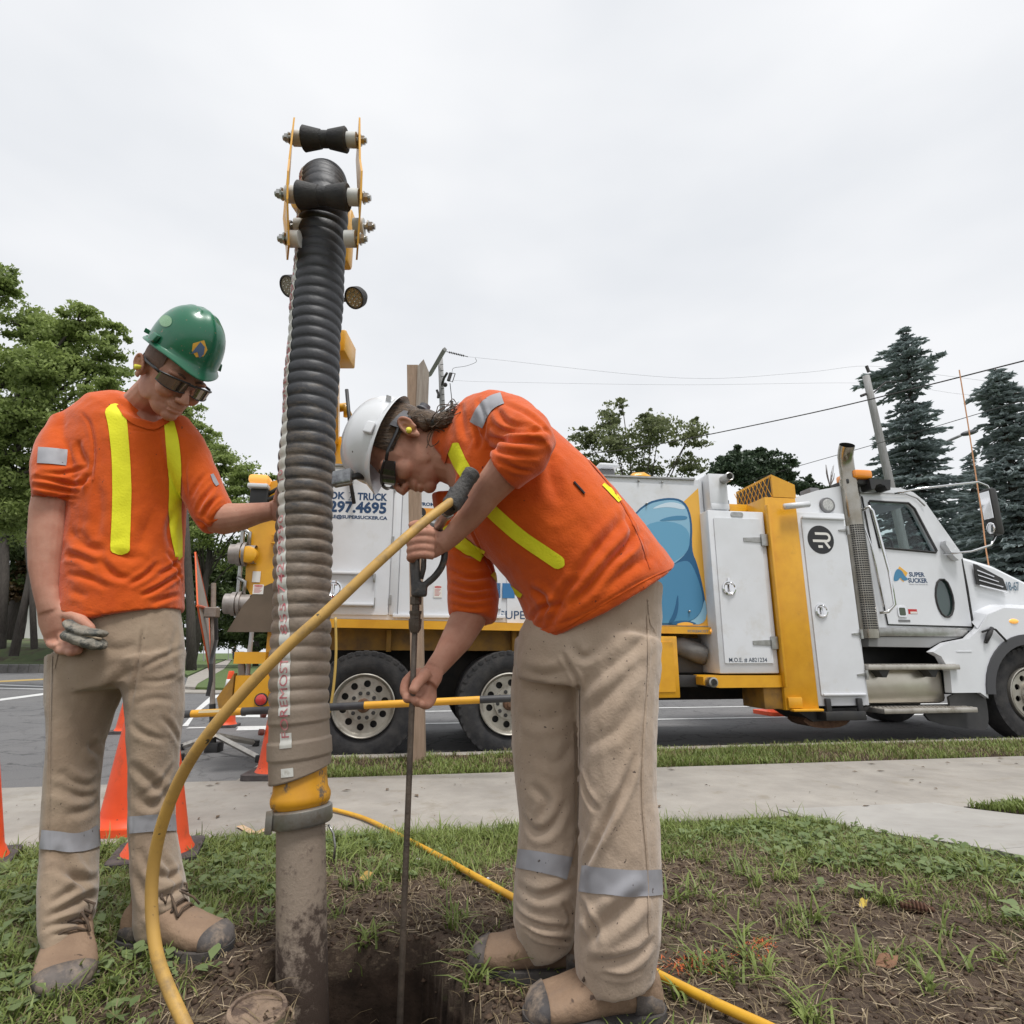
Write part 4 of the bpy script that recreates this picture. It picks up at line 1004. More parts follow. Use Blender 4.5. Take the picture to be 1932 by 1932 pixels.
# ------------------------------------------------------------------ boom head and its rollers
NYL = mat('nylon', (.62, .62, .6), rough=.5)
def headx(z, right):
    a = np.interp(z, [2.24, 2.37, 2.74], [-.698, -.708, -.775]); b = np.interp(z, [2.24, 2.37, 2.74], [-.467, -.453, -.525])
    return (a + b) / 2 + (b - a) / 2 * (.9 if right else -.9) - .004
prof = [(1.76, 2.8), (1.67, 2.79), (1.60, 2.55), (1.52, 2.43), (1.52, 2.33), (1.56, 2.2), (1.63, 2.2), (1.64, 2.36), (1.70, 2.5), (1.78, 2.72)]
for rt in (0, 1):
    mb = MB(); mb.poly(prof, [], 0, .006 * (1 if rt else -1), lambda x, y, d: (headx(y, rt) * x / np.interp(y, [2.2, 2.37, 2.75], [1.6, 1.56, 1.715]) + d, x, y)); part(mb, 'head_plate', YEL, boomo)
def hroller(Yc, z, name, mid=True, tilt=0.0):
    xl, xr = headx(z, 0), headx(z, 1)
    a = Vector((xl, Yc, z + tilt)); b = Vector((xr, Yc, z - tilt)); d = (b - a).normalized(); L_ = (b - a).length
    mb = MB(); mb2 = MB()
    if mid: mb.tube([a - d * .034, b + d * .034], .009, 8)
    else: mb.tube([a - d * .034, a + d * .03], .009, 8); mb2.tube([b - d * .03, b + d * .034], .009, 8)
    for q, s_ in ((a - d * .012, -1), (b + d * .012, 1)):
        mm_ = mb if mid or s_ < 0 else mb2
        mm_.tube([q, q + d * s_ * .015], .015, 6); mm_.tube([q - d * s_ * .002, q + d * s_ * .003], .019, 8)
    rod = part(mb, 'roller_bolt', STEEL, boomo, auto=40)
    if mb2.f: part(mb2, 'roller_bolt', STEEL, boomo, auto=40)
    part(MB().tube([a + d * .001, a + d * .034], .026, 14), 'roller_spacer', NYL, boomo, auto=40); part(MB().tube([b - d * .034, b - d * .001], .026, 14), 'roller_spacer', NYL, boomo, auto=40)
    if mid:
        m0 = .036; m1 = L_ - .036; mm = (m0 + m1) / 2
        part(MB().lathe(a, d, [(m0, .001), (m0, .038), (m0 + .004, .042), (mm - .014, .031), (mm - .012, .028), (mm + .012, .028), (mm + .014, .031), (m1 - .004, .042), (m1, .038), (m1, .001)], 28), 'roller', RUB, boomo, auto=30)
hroller(1.715, 2.745, 'upper', True, .004); hroller(1.56, 2.375, 'lower', True, .006); hroller(1.59, 2.245, 'b', False); hroller(1.64, 2.33, 'b', False)
q = at(656, 468, 1.9); mb = MB(); mb.box((q.x - .05, 1.88, q.z - .07), (q.x + .012, 1.94, q.z + .16), bev=.012); part(mb, 'boom_bracket', YEL, boomo, auto=40)
part(MB().tube([b1 + Vector((0, 0, -.12)), b1 + Vector((0, 0, .06))], .05, 10), 'boom_knuckle', YELD, boomo)
b_end = b1.copy()
part(MB().tube([b_end, b_end + Vector((0, -.25, -.05))], .045, 8), 'head_stem', YEL, boomo)
def worklamp(x, y, Y):
    p = at(x, y, Y); d = (Vector((p.x * .3, -.6, -.55))).normalized()
    mb = MB(); mb.lathe(p, d, [(-.075, .001), (-.075, .04), (-.04, .058), (0, .062), (.008, .062), (.01, .055), (.003, .053)], 28); l = part(mb, 'work_lamp', RUB, boomo, auto=35)
    mb = MB(); mb.lathe(p, d, [(.003, .054), (.004, .001)], 24)
    s1 = d.cross(Vector((1, 0, 0))).normalized(); s2 = d.cross(s1)
    mb2 = MB()
    for r_, n_ in ((.014, 4), (.038, 9)):
        for k in range(n_):
            th = 2 * math.pi * k / n_
            mb2.lathe(p + (s1 * math.cos(th) + s2 * math.sin(th)) * r_, d, [(.003, .01), (.007, .008), (.004, .002)], 10)
    part(mb, 'lamp_glass', mat('lamp_back', (.3, .28, .24), rough=.3), l); q = part(mb2, 'led', mat('led_cup', (.55, .53, .48), (.25, .23, .2), 200, rough=.15, metal=.6), l, auto=40); q['kind'] = 'stuff'
    sg = -1 if x > 610 else 1
    part(MB().tube([p + Vector((sg * .04, .05, .02)), p + Vector((sg * .12, .08, .04)), p + Vector((sg * .2, .1, .04))], .014, 6), 'lamp_bracket', BLK, l)
worklamp(669, 562, 3.0); worklamp(545, 540, 3.0)
q = at(646, 640, 3.4)
mb = MB(); mb.box((q.x - .12, q.y, q.z - .08), (q.x + .02, q.y + .25, q.z + .07), bev=.01); part(mb, 'valve_box', YEL, boomo, auto=40)
mb = MB(); mb.box((-1.98, 6.3, 2.95), (-1.78, 6.5, 3.35), bev=.02); mb.box((-1.95, 6.35, 2.6), (-1.8, 6.5, 2.97)); part(mb, 'boom_turret', YEL, boomo, auto=40)
q = at(652, 768, 6.0); part(MB().tube([q + Vector((-.3, .05, -.02)), q + Vector((0, 0, 0)), q + Vector((.03, 0, -.1))], .05, 8), 'boom_swivel', YEL, boomo, smooth=True)
part(MB().tube([at(654, 735, 5.9), at(660, 800, 5.9), at(655, 870, 5.9), at(668, 950, 5.9)], .02, 6), 'hydraulic_line', BLK, boomo, smooth=True)
# ------------------------------------------------------------------ suction hose
HM = bpy.data.materials.new('suction_hose_rubber'); HM.use_nodes = True
nt = HM.node_tree; N = nt.nodes; L = nt.links; b = N['Principled BSDF']; b.inputs['Roughness'].default_value = .55
t_ = N.new('ShaderNodeTexCoord'); n1 = N.new('ShaderNodeTexNoise'); n1.inputs['Scale'].default_value = 11; n1.inputs['Detail'].default_value = 8; n1.inputs['Roughness'].default_value = .78
mp1 = N.new('ShaderNodeMapping'); mp1.inputs['Scale'].default_value = (1, 1, 2.6); L.new(t_.outputs['Object'], mp1.inputs[0]); L.new(mp1.outputs[0], n1.inputs['Vector'])
sp = N.new('ShaderNodeSeparateXYZ'); L.new(t_.outputs['Object'], sp.inputs[0])
mr = N.new('ShaderNodeMapRange'); mr.inputs[1].default_value = 2.2; mr.inputs[2].default_value = .75; mr.inputs[3].default_value = -.34; mr.inputs[4].default_value = .5; L.new(sp.outputs[2], mr.inputs[0])
ad = N.new('ShaderNodeMath'); ad.operation = 'ADD'; L.new(n1.outputs[0], ad.inputs[0]); L.new(mr.outputs[0], ad.inputs[1])
rc = N.new('ShaderNodeValToRGB'); e = rc.color_ramp.elements; e[0].position = .46; e[0].color = (.032, .033, .038, 1); e[1].position = .86; e[1].color = (.27, .215, .165, 1); e2 = e.new(.62); e2.color = (.11, .088, .068, 1); L.new(ad.outputs[0], rc.inputs[0])
L.new(rc.outputs[0], b.inputs['Base Color'])
bn = N.new('ShaderNodeBump'); bn.inputs['Strength'].default_value = .25; bn.inputs['Distance'].default_value = .004; n2 = N.new('ShaderNodeTexNoise'); n2.inputs['Scale'].default_value = 90; L.new(t_.outputs['Object'], n2.inputs['Vector']); L.new(n2.outputs[0], bn.inputs['Height']); L.new(bn.outputs[0], b.inputs['Normal'])
HY = 1.68
hp = [at(x, y, HY) for x, y in ((567, 1459), (565, 1380), (565, 1290), (569, 1180), (571, 1090), (574, 1000), (577, 920), (581, 840), (587, 740), (593, 650), (599, 560), (604, 490), (608, 430))]
hp += [at(609, 405, 1.675), at(610, 372, 1.69), at(611, 349, 1.76), at(611, 352, 1.9), at(610, 400, 2.15), at(612, 470, 2.6), at(617, 590, 3.6), at(622, 705, 4.9), at(626, 790, 6.5)]
HP = [Vector(p) for p in spline([tuple(p) for p in hp], 600)]
lens = [0]
for i in range(1, 600): lens.append(lens[-1] + (HP[i] - HP[i - 1]).length)
HL = lens[-1]; lens = np.array(lens); HPn = np.array([list(p) for p in HP])
def hose_pt(s): return np.array([np.interp(s, lens, HPn[:, k]) for k in range(3)])
def hose_frame(s):
    p = hose_pt(s); d = hose_pt(s + .01) - hose_pt(s - .01); d /= np.linalg.norm(d)
    a = np.array([1.0, 0, 0]); a = a - d * a.dot(d); a /= np.linalg.norm(a); c = np.cross(d, a)
    return p, d, a, c          # a to the right of the picture, c away from the camera when the hose hangs
PITCH = .036
def hose_r(s, th):
    # flat wrapped cuff at the lower end, ribs above
    f = smoothstep((s - .13) / .06)
    ph = (s + .0045 * np.sin(th) + .006 * np.sin(s * 9)) / PITCH
    rib = np.abs(np.sin(math.pi * ph)) ** .45
    return .0735 + f * (.0075 * rib - .001) + (1 - f) * (.004 + .0035 * (np.floor(s / .043) % 2)) + .0018 * np.sin(s * 23 + th * 2)
sv = np.arange(0, HL - .02, PITCH / 9)
nth = 44
V = []
for s in sv:
    p, d, a, c = hose_frame(s)
    th = np.arange(nth) * 2 * math.pi / nth
    low = .0 if s > .03 else 1.0
    r = hose_r(np.full(nth, s), th)
    off = np.zeros(nth)
    if s < .03: off = (.03 - s) * .9 * np.cos(th - .4)
    V.append(p + np.outer(np.cos(th) * r, a) + np.outer(np.sin(th) * r, c) + np.outer(off * .6, d))
V = np.array(V)
hose = thing('suction_hose', 'ribbed black suction hose caked with mud, hanging from the boom into the hole', 'hose', tuple(hp[0]))
mb = MB(); mb.rings([list(map(tuple, r)) for r in V], True); ribo = mb.build('ribbed_hose', HM, hose, smooth=True)
# white stripe spiralling down the hose, red print on it
def stripe_th(s): return math.pi * 1.5 + np.interp(s, [0, .3, .67, 1.14, 1.6, 2.2, 2.6], [-.08, -.19, -.58, -.86, -.93, -1.05, -1.1])
def on_hose(s, dth, lift): 
    p, d, a, c = hose_frame(s); th = stripe_th(s) + dth
    r = hose_r(np.array([s]), np.array([th]))[0] + lift
    return p + a * math.cos(th) * r + c * math.sin(th) * r
mb = MB()
segs = [(.006, .03), (.075, .115), (.155, 2.6)]
WTH = .017 / .084
for s0, s1 in segs:
    ss = np.arange(s0, s1, PITCH / 7)
    rows = [[tuple(on_hose(s, -WTH + 2 * WTH * j / 5, .0012)) for j in range(6)] for s in ss]
    vv = [p for r in rows for p in r]
    mb.add(vv, [(i * 6 + j, i * 6 + j + 1, i * 6 + 6 + j + 1, i * 6 + 6 + j) for i in range(len(ss) - 1) for j in range(5)])
strp = mb.build('white_stripe', mat('hose_stripe', (.66, .66, .62), (.5, .49, .44), 14, rough=.5, dirt=(.33, .3, .24), dscale=25, dpos=(.52, .72)), hose, smooth=True)
def hose_text(t, s0, L_, h=.022):
    mb = MB()
    v, f, tw, th_ = letters(t, bold=.0)
    P = [on_hose(s0 + x / tw * L_, (y / th_ - .5) * -h / .084, .0028) for x, y in v]
    mb.add([tuple(p) for p in P], f)
    mb.build('lettering', mat('hose_print', (.45, .09, .12), (.55, .3, .28), 40, rough=.6), hose)
hose_text('FOREMOST', .10, .2); hose_text('855-742-9990', .36, .33); hose_text('10', .79, .03); hose_text('FOREMOST', 1.0, .24); hose_text('855-742-9990', 1.34, .34); hose_text('FOREMOST', 1.78, .25); hose_text('855-742-9990', 2.1, .3)
# bands, yellow spigot, clamp, dig tube
def hlathe(prof_, m, name, n=40, jit=0):
    p0 = hose_pt(0); 
    q = at(569, 1700, 1.665)
    ax = (Vector(tuple(p0)) - q).normalized(); ref = (1, 0, 0)
    return MB().lathe(Vector(tuple(p0)), ax, prof_, n, ref), ax
YW = mat('worn_yellow_paint', (.68, .33, .012), (.55, .25, .012), 9, rough=.45, dirt=(.13, .1, .07), dscale=16, dpos=(.56, .62))
mb, ax = hlathe([(.08, .066), (-.01, .067), (-.038, .069), (-.052, .075), (-.062, .0755), (-.072, .073), (-.079, .066), (-.097, .056)], YW, 'x'); mb.build('yellow_spigot', YW, hose, auto=50)
CLM = mat('clamp_steel', (.36, .36, .34), (.2, .18, .15), 10, rough=.45, metal=.7, dirt=(.2, .15, .1), dscale=7)
mb, ax = hlathe([(-.078, .056), (-.08, .074), (-.084, .079), (-.116, .079), (-.122, .074), (-.124, .056)], CLM, 'x')
a_ = Vector((1, 0, 0)); p0 = Vector(tuple(hose_pt(0))); c_ = ax.cross(a_)
k_ = p0 - ax * .1 + Vector((-.058, -.062, 0)); mb.box((k_.x - .009, k_.y - .004, k_.z - .03), (k_.x + .009, k_.y + .004, k_.z + .024), bev=.003)
mb.build('clamp', CLM, hose, auto=40)
part(MB().tube([p0 - ax * .12 + Vector((.074, -.01, 0)), p0 - ax * .14 + Vector((.086, -.01, 0)), p0 - ax * .17 + Vector((.09, -.01, 0)), p0 - ax * .2 + Vector((.086, -.01, 0))], .003, 5), 'wire_tail', STEEL, hose, smooth=True)
TB = bpy.data.materials.new('muddy_tube'); TB.use_nodes = True
nt = TB.node_tree; N = nt.nodes; L = nt.links; b = N['Principled BSDF']; b.inputs['Roughness'].default_value = .75
t_ = N.new('ShaderNodeTexCoord'); sp = N.new('ShaderNodeSeparateXYZ'); L.new(t_.outputs['Object'], sp.inputs[0])
n1 = N.new('ShaderNodeTexNoise'); n1.inputs['Scale'].default_value = 30; n1.inputs['Detail'].default_value = 8; n1.inputs['Roughness'].default_value = .75; L.new(t_.outputs['Object'], n1.inputs['Vector'])
mr = N.new('ShaderNodeMapRange'); mr.inputs[1].default_value = .6; mr.inputs[2].default_value = .22; mr.inputs[3].default_value = -.14; mr.inputs[4].default_value = .16; L.new(sp.outputs[2], mr.inputs[0])
mrx = N.new('ShaderNodeMapRange'); mrx.inputs[1].default_value = -.6; mrx.inputs[2].default_value = -.44; mrx.inputs[3].default_value = -.1; mrx.inputs[4].default_value = .08; L.new(sp.outputs[0], mrx.inputs[0])
ad = N.new('ShaderNodeMath'); L.new(n1.outputs[0], ad.inputs[0]); L.new(mr.outputs[0], ad.inputs[1]); ad2 = N.new('ShaderNodeMath'); L.new(ad.outputs[0], ad2.inputs[0]); L.new(mrx.outputs[0], ad2.inputs[1])
rc = N.new('ShaderNodeValToRGB'); e = rc.color_ramp.elements; e[0].position = .5; e[0].color = (.27, .215, .165, 1); e[1].position = .66; e[1].color = (.055, .036, .026, 1); e2 = e.new(.56); e2.color = (.2, .155, .12, 1); L.new(ad2.outputs[0], rc.inputs[0]); L.new(rc.outputs[0], b.inputs['Base Color'])
bn = N.new('ShaderNodeBump'); bn.inputs['Strength'].default_value = .6; bn.inputs['Distance'].default_value = .006; L.new(n1.outputs[0], bn.inputs['Height']); L.new(bn.outputs[0], b.inputs['Normal'])
zz = np.linspace(-.118, -.95, 60)
rs = []
for z in zz:
    c = p0 + ax * z
    ring = []
    for j in range(36):
        th = 2 * math.pi * j / 36
        r = .0605 + .0035 * mnoise.noise(Vector((math.cos(th) * 3, math.sin(th) * 3, z * 14))) * smoothstep(np.array([(-z - .4) / .4]))[0]
        ring.append(c + a_ * math.cos(th) * r + c_ * math.sin(th) * r)
    rs.append(ring)
mb = MB(); mb.rings(rs, True); mb.build('dig_tube', TB, hose, smooth=True)
# ------------------------------------------------------------------ water hoses
WH = mat('yellow_water_hose', (.56, .335, .075), (.42, .25, .07), 7, rough=.6, dirt=(.2, .135, .065), dscale=11, dpos=(.5, .7), speck=(.06, .05, .03), sscale=60, spos=(.7, .74))
fh = [(862, 938, 1.22), (800, 985, 1.16), (720, 1055, 1.1), (620, 1150, 1.06), (540, 1222, 1.04), (460, 1305, 1.03), (395, 1382, 1.03), (350, 1450, 1.05), (318, 1520, 1.07), (297, 1590, 1.09), (287, 1660, 1.1), (287, 1730, 1.1), (296, 1800, 1.09), (316, 1860, 1.08), (350, 1935, 1.06), (375, 1985, 1.05), (420, 2080, 1.1), (520, 2200, 1.15)]
pts = spline([tuple(at(x, y, Y)) for x, y, Y in fh], 120)
mb = MB(); mb.tube(pts, .0097, 14)
fho = mb.build('water_hose', WH, None, smooth=True); tag(fho, 'thick dull yellow water hose looping down from the spray lance close to the camera', 'hose')
def lz1(x, y): return float(lawn_z(np.array([x]), np.array([y]))[0])
gh = [(600, 1522), (640, 1530), (690, 1545), (750, 1574), (830, 1616), (900, 1655), (975, 1697), (1060, 1742), (1150, 1790), (1240, 1838), (1340, 1888), (1445, 1936), (1560, 1990)]
GP = []
for x, y in gh:
    z = .25
    for _ in range(4):
        p = onz(x, y, z + .01); wv = uw(p)[1]
        z = lz1(p.x, p.y) + .012 if wv < 3.2 else .145
        p = onz(x, y, z + .012)
    GP.append(tuple(p))
mb = MB(); mb.tube(spline(GP, 80), .0105, 12)
gho = mb.build('water_hose', mat('bright_yellow_hose', (.68, .38, .03), (.55, .28, .02), 9, rough=.45, dirt=(.28, .16, .05), dscale=14, dpos=(.58, .75)), None, smooth=True); tag(gho, 'thinner bright yellow hose lying across the lawn behind the tan trousers', 'hose')
mb = MB(); mb.tube(spline([tuple(at(x, y, 5.6)) for x, y in ((633, 1165), (634, 1230), (630, 1290), (622, 1340), (610, 1370))], 24), .013, 8)
tag(mb.build('air_line', mat('dull_yellow_line', (.5, .33, .08), rough=.5), None, smooth=True), 'thin yellow line hanging from the truck side above the rear wheel', 'hose')
# ------------------------------------------------------------------ cones
CONEM = mat('cone_orange', (.8, .088, .018), (.7, .07, .015), 8, rough=.5, dirt=(.33, .07, .03), dscale=7, dpos=(.54, .78), speck=(.2, .06, .035), sscale=45, spos=(.68, .73))
CONEB = mat('cone_base_black', (.045, .04, .042), (.1, .085, .08), 14, rough=.85, bump=.4)
REFL = mat('reflective_white', (.72, .72, .72), (.6, .6, .6), 8, rough=.4)
def cone(p, h, rb, label, bands=(), base_m=CONEB, holes=0, bw=None, rot=0.2, base_h=.035, tilt=(0, 0)):
    t = thing('traffic_cone', label, 'cone', tuple(p), 'orange traffic cones around the dig')
    rt = h * .048
    bw = bw or rb * 1.35
    tf = lambda x, y, z: Vector(p) + Vector((x * math.cos(rot) - y * math.sin(rot), x * math.sin(rot) + y * math.cos(rot), z))
    mb = MB(); mb.poly(rrect(-bw, -bw, bw, bw, bw * .25, 3), [], 0, base_h, lambda x, y, d: tf(x, y, d)); mb.build('base', base_m, t, auto=40)
    rad = lambda z: rb + (rt - rb) * (z - base_h) / (h - base_h)
    pr = [(base_h - .002, rb * 1.14), (base_h + .012, rb * 1.06), (base_h + .03, rb * .985)]
    pr += [(z, rad(z)) for z in np.linspace(base_h + .04, h - .01, 14)] + [(h, rt * .9), (h, .001)]
    mb = MB(); mb.lathe(p, (tilt[0], tilt[1], 1), pr, 32); mb.build('body', CONEM, t, auto=40)
    for z0, z1 in bands:
        mb = MB(); mb.lathe(p, (tilt[0], tilt[1], 1), [(z0, rad(z0) + .0005), (z0 + .001, rad(z0) + .003), (z1 - .001, rad(z1) + .003), (z1, rad(z1) + .0005)], 32); mb.build('reflective_band', REFL, t, smooth=True)
    return t
def onlawn(x, y, it=5):
    z = .25
    for _ in range(it):
        p = onz(x, y, z); z = lz1(p.x, p.y)
    return Vector((p.x, p.y, z))
def atS(x, y, Y): return at(*S(x, y), Y)
p = onlawn(*S(-78, 2172)); cone(p + Vector((0, 0, .005)), .46, .108, 'orange cone on the lawn cut off by the left edge of the picture', rot=.5)
p = onlawn(*S(392, 2150)); cone(p + Vector((0, 0, .005)), .48, .117, 'orange cone with black base on the lawn just behind the left worker', rot=.35)
p = onzs(330, 2068, .142); cone(Vector((p.x, p.y, .143)), .98, .15, 'all orange cone on the sidewalk seen between the legs of the left worker', base_m=CONEM, bw=.19, rot=.05)
p = onzs(314, 1832, 0); cone(Vector((p.x, p.y, .001)), .72, .12, 'small orange cone on the asphalt behind the knee of the left worker', bands=((.5, .6),), bw=.17)
p = onzs(564, 1817, 0); cone(Vector((p.x, p.y, .001)), .74, .125, 'orange cone with one white band on the asphalt beside the truck rear', bands=((.52, .63),), bw=.165)
p = onzs(684, 1940, .142); c5 = cone(Vector((p.x, p.y, .143)), .72, .115, 'orange cone on the sidewalk half hidden by the suction hose', bw=.18, rot=.05)
for z in (.3, .42):
    part(MB().lathe(Vector((p.x - .105 + z * .03, p.y - .06, .143 + z)), (-.7, -.6, .1), [(-.02, .022), (.012, .022), (.014, .001)], 12), 'rubber_plug', mat('cone_plug', (.12, .03, .02), rough=.6), c5)
p = onzs(1948, 1786, 0); cone(Vector((p.x, p.y, .001)), .95, .18, 'orange cone with wide orange base on the road beyond the truck', base_m=CONEM, bw=.31, base_h=.06)
# litter tag on the grass cone
# black and yellow bar held up between cones
bar_t = thing('barrier_bar', 'black and yellow striped cone bar held level above the sidewalk', 'barrier bar', tuple(atS(870, 1765, 4.35)))
A0 = atS(430, 1787, 4.35); A1 = atS(1310, 1744, 4.35)
def onbar(sx): 
    t = (sx - 430) / 880
    r = ray(*S(sx, 1780)); 
    return A0.lerp(A1, t)
BARB = mat('bar_black', (.025, .025, .03), (.05, .05, .05), 9, rough=.5); BARY = mat('bar_yellow', (.68, .34, .02), (.58, .28, .02), 9, rough=.5)
for x0, x1, m, nme in ((440, 479, BARB, 'black_section'), (479, 604, BARY, 'yellow_section'), (604, 910, BARB, 'black_section'), (910, 1018, BARY, 'yellow_section'), (1018, 1199, BARY, 'yellow_section'), (1199, 1310, BARB, 'black_section')):
    MB().tube([onbar(x0), onbar(x1)], .0255 if m is BARY else .0258, 16).build(nme, m, bar_t, auto=50)
mb = MB(); a, b_ = onbar(500) + Vector((0, -.0265, .012)), onbar(590) + Vector((0, -.0265, .012)); mb.rings([[a + Vector((0, 0, -.008)), a + Vector((0, .003, -.008)), a + Vector((0, .006, .01)), a + Vector((0, .003, .01))], [b_ + Vector((0, 0, -.008)), b_ + Vector((0, .003, -.008)), b_ + Vector((0, .006, .01)), b_ + Vector((0, .003, .01))]]); mb.build('bar_label', mat('faded_label', (.6, .5, .3), rough=.6), bar_t)
# folded sign on a spring stand
ss_ = thing('sign_stand', 'folded roll up road sign on a grey spring stand with four aluminium legs', 'sign stand', tuple(onzs(533, 1882, 0)))
SY = 6.5
WOODG = mat('grey_pole', (.33, .29, .26), (.25, .21, .18), 20, rough=.7)
MB().tube([atS(533, 1878, SY), atS(531, 1760, SY)], .032, 10).build('lower_post', BLK, ss_)
MB().tube([atS(531, 1762, SY), atS(534, 1458, SY)], .026, 10).build('upper_post', WOODG, ss_)
hub_ = atS(535, 1868, SY); MB().box(hub_ - Vector((.07, .07, .06)), hub_ + Vector((.07, .07, .05)), bev=.01).build('spring_hub', BLK, ss_, auto=40)
for (x, y) in ((640, 1858), (648, 1897), (452, 1868), (450, 1893)):
    e = onzs(x, y, .03); e.z = .035
    h0 = Vector((hub_.x, hub_.y, .16)); MB().tube([h0, e], [(.03, .02)] * 2, 4, hint=(0, 0, 1)).build('leg', ALU, ss_)
    MB().box(e - Vector((.03, .03, .034)), e + Vector((.03, .03, .03)), bev=.008).build('rubber_foot', BLK, ss_)
FAB = mat('sign_back', (.36, .34, .32), (.28, .26, .24), 15, rough=.8)
pt, pb = atS(488, 1381, 6.45), atS(526, 1690, 6.45)
pl_, pr_ = atS(494, 1515, 5.95), atS(520, 1522, 6.95)
mb = MB(); off = Vector((.006, 0, 0)); P4 = [pt, pr_, pb, pl_]; mb.rings([[p_ - off for p_ in P4], [p_ + off for p_ in P4]]); mb.build('sign_panel', FAB, ss_)
ORP = mat('orange_tape', (.7, .12, .03), rough=.6)
MB().tube([pl_, pr_], .016, 6).build('cross_rib', ORP, ss_); MB().tube([pt, pr_, pb], .012, 6).build('edge_tape', ORP, ss_); MB().tube([pt, pl_, pb], .008, 6).build('edge_tape', ORP, ss_)
MB().box(atS(525, 1530, 6.5) - Vector((.05, .05, .06)), atS(534, 1530, 6.5) + Vector((.05, .05, .05)), bev=.01).build('sign_clamp', WOODG, ss_)
MB().tube([atS(540, 1545, 6.4), atS(541, 1600, 6.4), atS(527, 1660, 6.3), atS(527, 1700, 6.3), atS(519, 1740, 6.3)], [(.022, .006)] * 5, 6).build('strap', BLK, ss_)
# stakes
PINE = mat('post_wood', (.33, .235, .17), (.25, .175, .12), 5, rough=.8, stretch=(12, 12, 1.2), bump=.3, bscale=9)
GREYW = mat('weathered_wood', (.33, .29, .25), (.24, .2, .17), 5, rough=.85, stretch=(10, 10, 1.0), bump=.3, bscale=9)
tall = thing('wooden_post', 'tall square wooden post with pointed board in the grass strip by the rear wheels', 'post', tuple(atS(1045, 1908, 5.15)))
q0 = atS(1045, 1915, 5.15); q1 = atS(1031, 912, 5.15); hw = .052
mb = MB(); mb.rings([[Vector((q.x + a * hw, 5.15 + .05 + b_ * hw, q.z)) for a, b_ in ((-1, -1), (1, -1), (1, 1), (-1, 1))] for q in (q0, q1)]); mb.build('post', PINE, tall)
t0 = atS(1059, 1120, 5.16); t1 = atS(1059, 933, 5.16)
mb = MB(); mb.poly([(-.054, t0.z), (.054, t0.z), (.054, t1.z), (-.0, t1.z + .13), (-.054, t1.z + .06)], [], 0, .025, lambda x, y, d: (t1.x + x, 5.13 + d, y)); mb.build('pointed_board', GREYW, tall)
for (pts, lab) in (([(593, 1629), (607, 1629), (618, 1760), (600, 1760)], 'broad weathered wooden stake leaning at the rear of the truck'), ([(619, 1614), (627, 1614), (618, 1745), (610, 1745)], 'narrow weathered wooden stake behind the broad one at the truck rear')):
    Yp = 5.5 if 'broad' in lab and lab.startswith('broad') else 5.65
    P4 = [atS(x, y, Yp) for x, y in pts]
    z_ = P4[2].z
    d1_, d2_ = (P4[3] - P4[0]), (P4[2] - P4[1])
    k_ = (P4[0].z - .56) / (P4[0].z - z_)
    P4[3] = P4[0] + d1_ * k_; P4[2] = P4[1] + d2_ * k_
    mb = MB(); mb.rings([[p_ for p_ in P4], [p_ + Vector((0, .03, 0)) for p_ in P4]]); o = mb.build('wooden_stake', GREYW); tag(o, lab, 'stake')
# utility poles and wires
POLEM = mat('pole_wood', (.3, .3, .3), (.22, .21, .2), 5, rough=.85, stretch=(6, 6, .6), bump=.3)
WIREM = mat('wire', (.04, .035, .035), rough=.6)
def pole(name, label, x0, y0, xt, yt, Y, r0, r1):
    b0_ = onz(*S(x0, y0), .05); f = 0
    top = atS(xt, yt, Y); bot = Vector((atS(x0, y0, Y).x, Y, 0.0))
    t = thing(name, label, 'pole', tuple(bot)); MB().tube([bot.lerp(top, k / 8) for k in range(9)], [r0 + (r1 - r0) * k / 8 for k in range(9)], 14).build('shaft', POLEM, t, smooth=True); return t, top
up1, tp1 = pole('utility_pole', 'grey utility pole with a slanting crossarm rising between the white helmet and the wooden post', 1135, 1600, 1101, 896, 22, .15, .1)
a, b_ = atS(1112, 873, 20.6), atS(1074, 938, 22.8); MB().tube([a, b_], .09, 4).build('crossarm', POLEM, up1)
i0, i1 = atS(1116, 879, 20.7), atS(1170, 892, 20.6)
mb = MB(); mb.tube([i0, i1], .015, 6)
for k in range(9): c = i0.lerp(i1, .15 + .08 * k); mb.lathe(c, i1 - i0, [(-.02, .02), (0, .05), (.02, .02)], 8)
mb.build('insulator_string', WIREM, up1)
mb = MB(); mb.tube([atS(1104, 965, 22), atS(1110, 945, 21.5), atS(1118, 932, 21.3)], .05, 6); mb.tube([atS(1127, 933, 21.3), atS(1121, 952, 21.3)], .07, 8); mb.tube([atS(1127, 932, 21.3), atS(1138, 934, 21.3), atS(1131, 955, 21.3), atS(1120, 950, 21.3)], .02, 6); mb.ell(atS(1113, 962, 21.5), (.09, .09, .09)); mb.build('fuse_cutout', WIREM, up1)
mb = MB(); mb.tube([atS(1092, 975, 21.9), atS(1096, 985, 21.9), atS(1095, 995, 21.9)], .05, 6); mb.tube([atS(1125, 958, 21.3), atS(1129, 995, 21.5), atS(1130, 1030, 21.6)], .016, 5); mb.tube([atS(1129, 1003, 21.5), atS(1130, 1016, 21.5)], .06, 8); mb.build('line_hardware', WIREM, up1)
mb = MB()
for k in range(10): c = atS(1101 + k * .55, 912 + k * 15, 21.85); mb.tube([c, c + Vector((.12, -.05, 0))], .015, 4)
mb.build('pole_step', WIREM, up1)
up2, tp2 = pole('utility_pole', 'bare leaning utility pole beside the spruce and behind the truck cab', 2335, 1700, 2165, 940, 20, .17, .12)
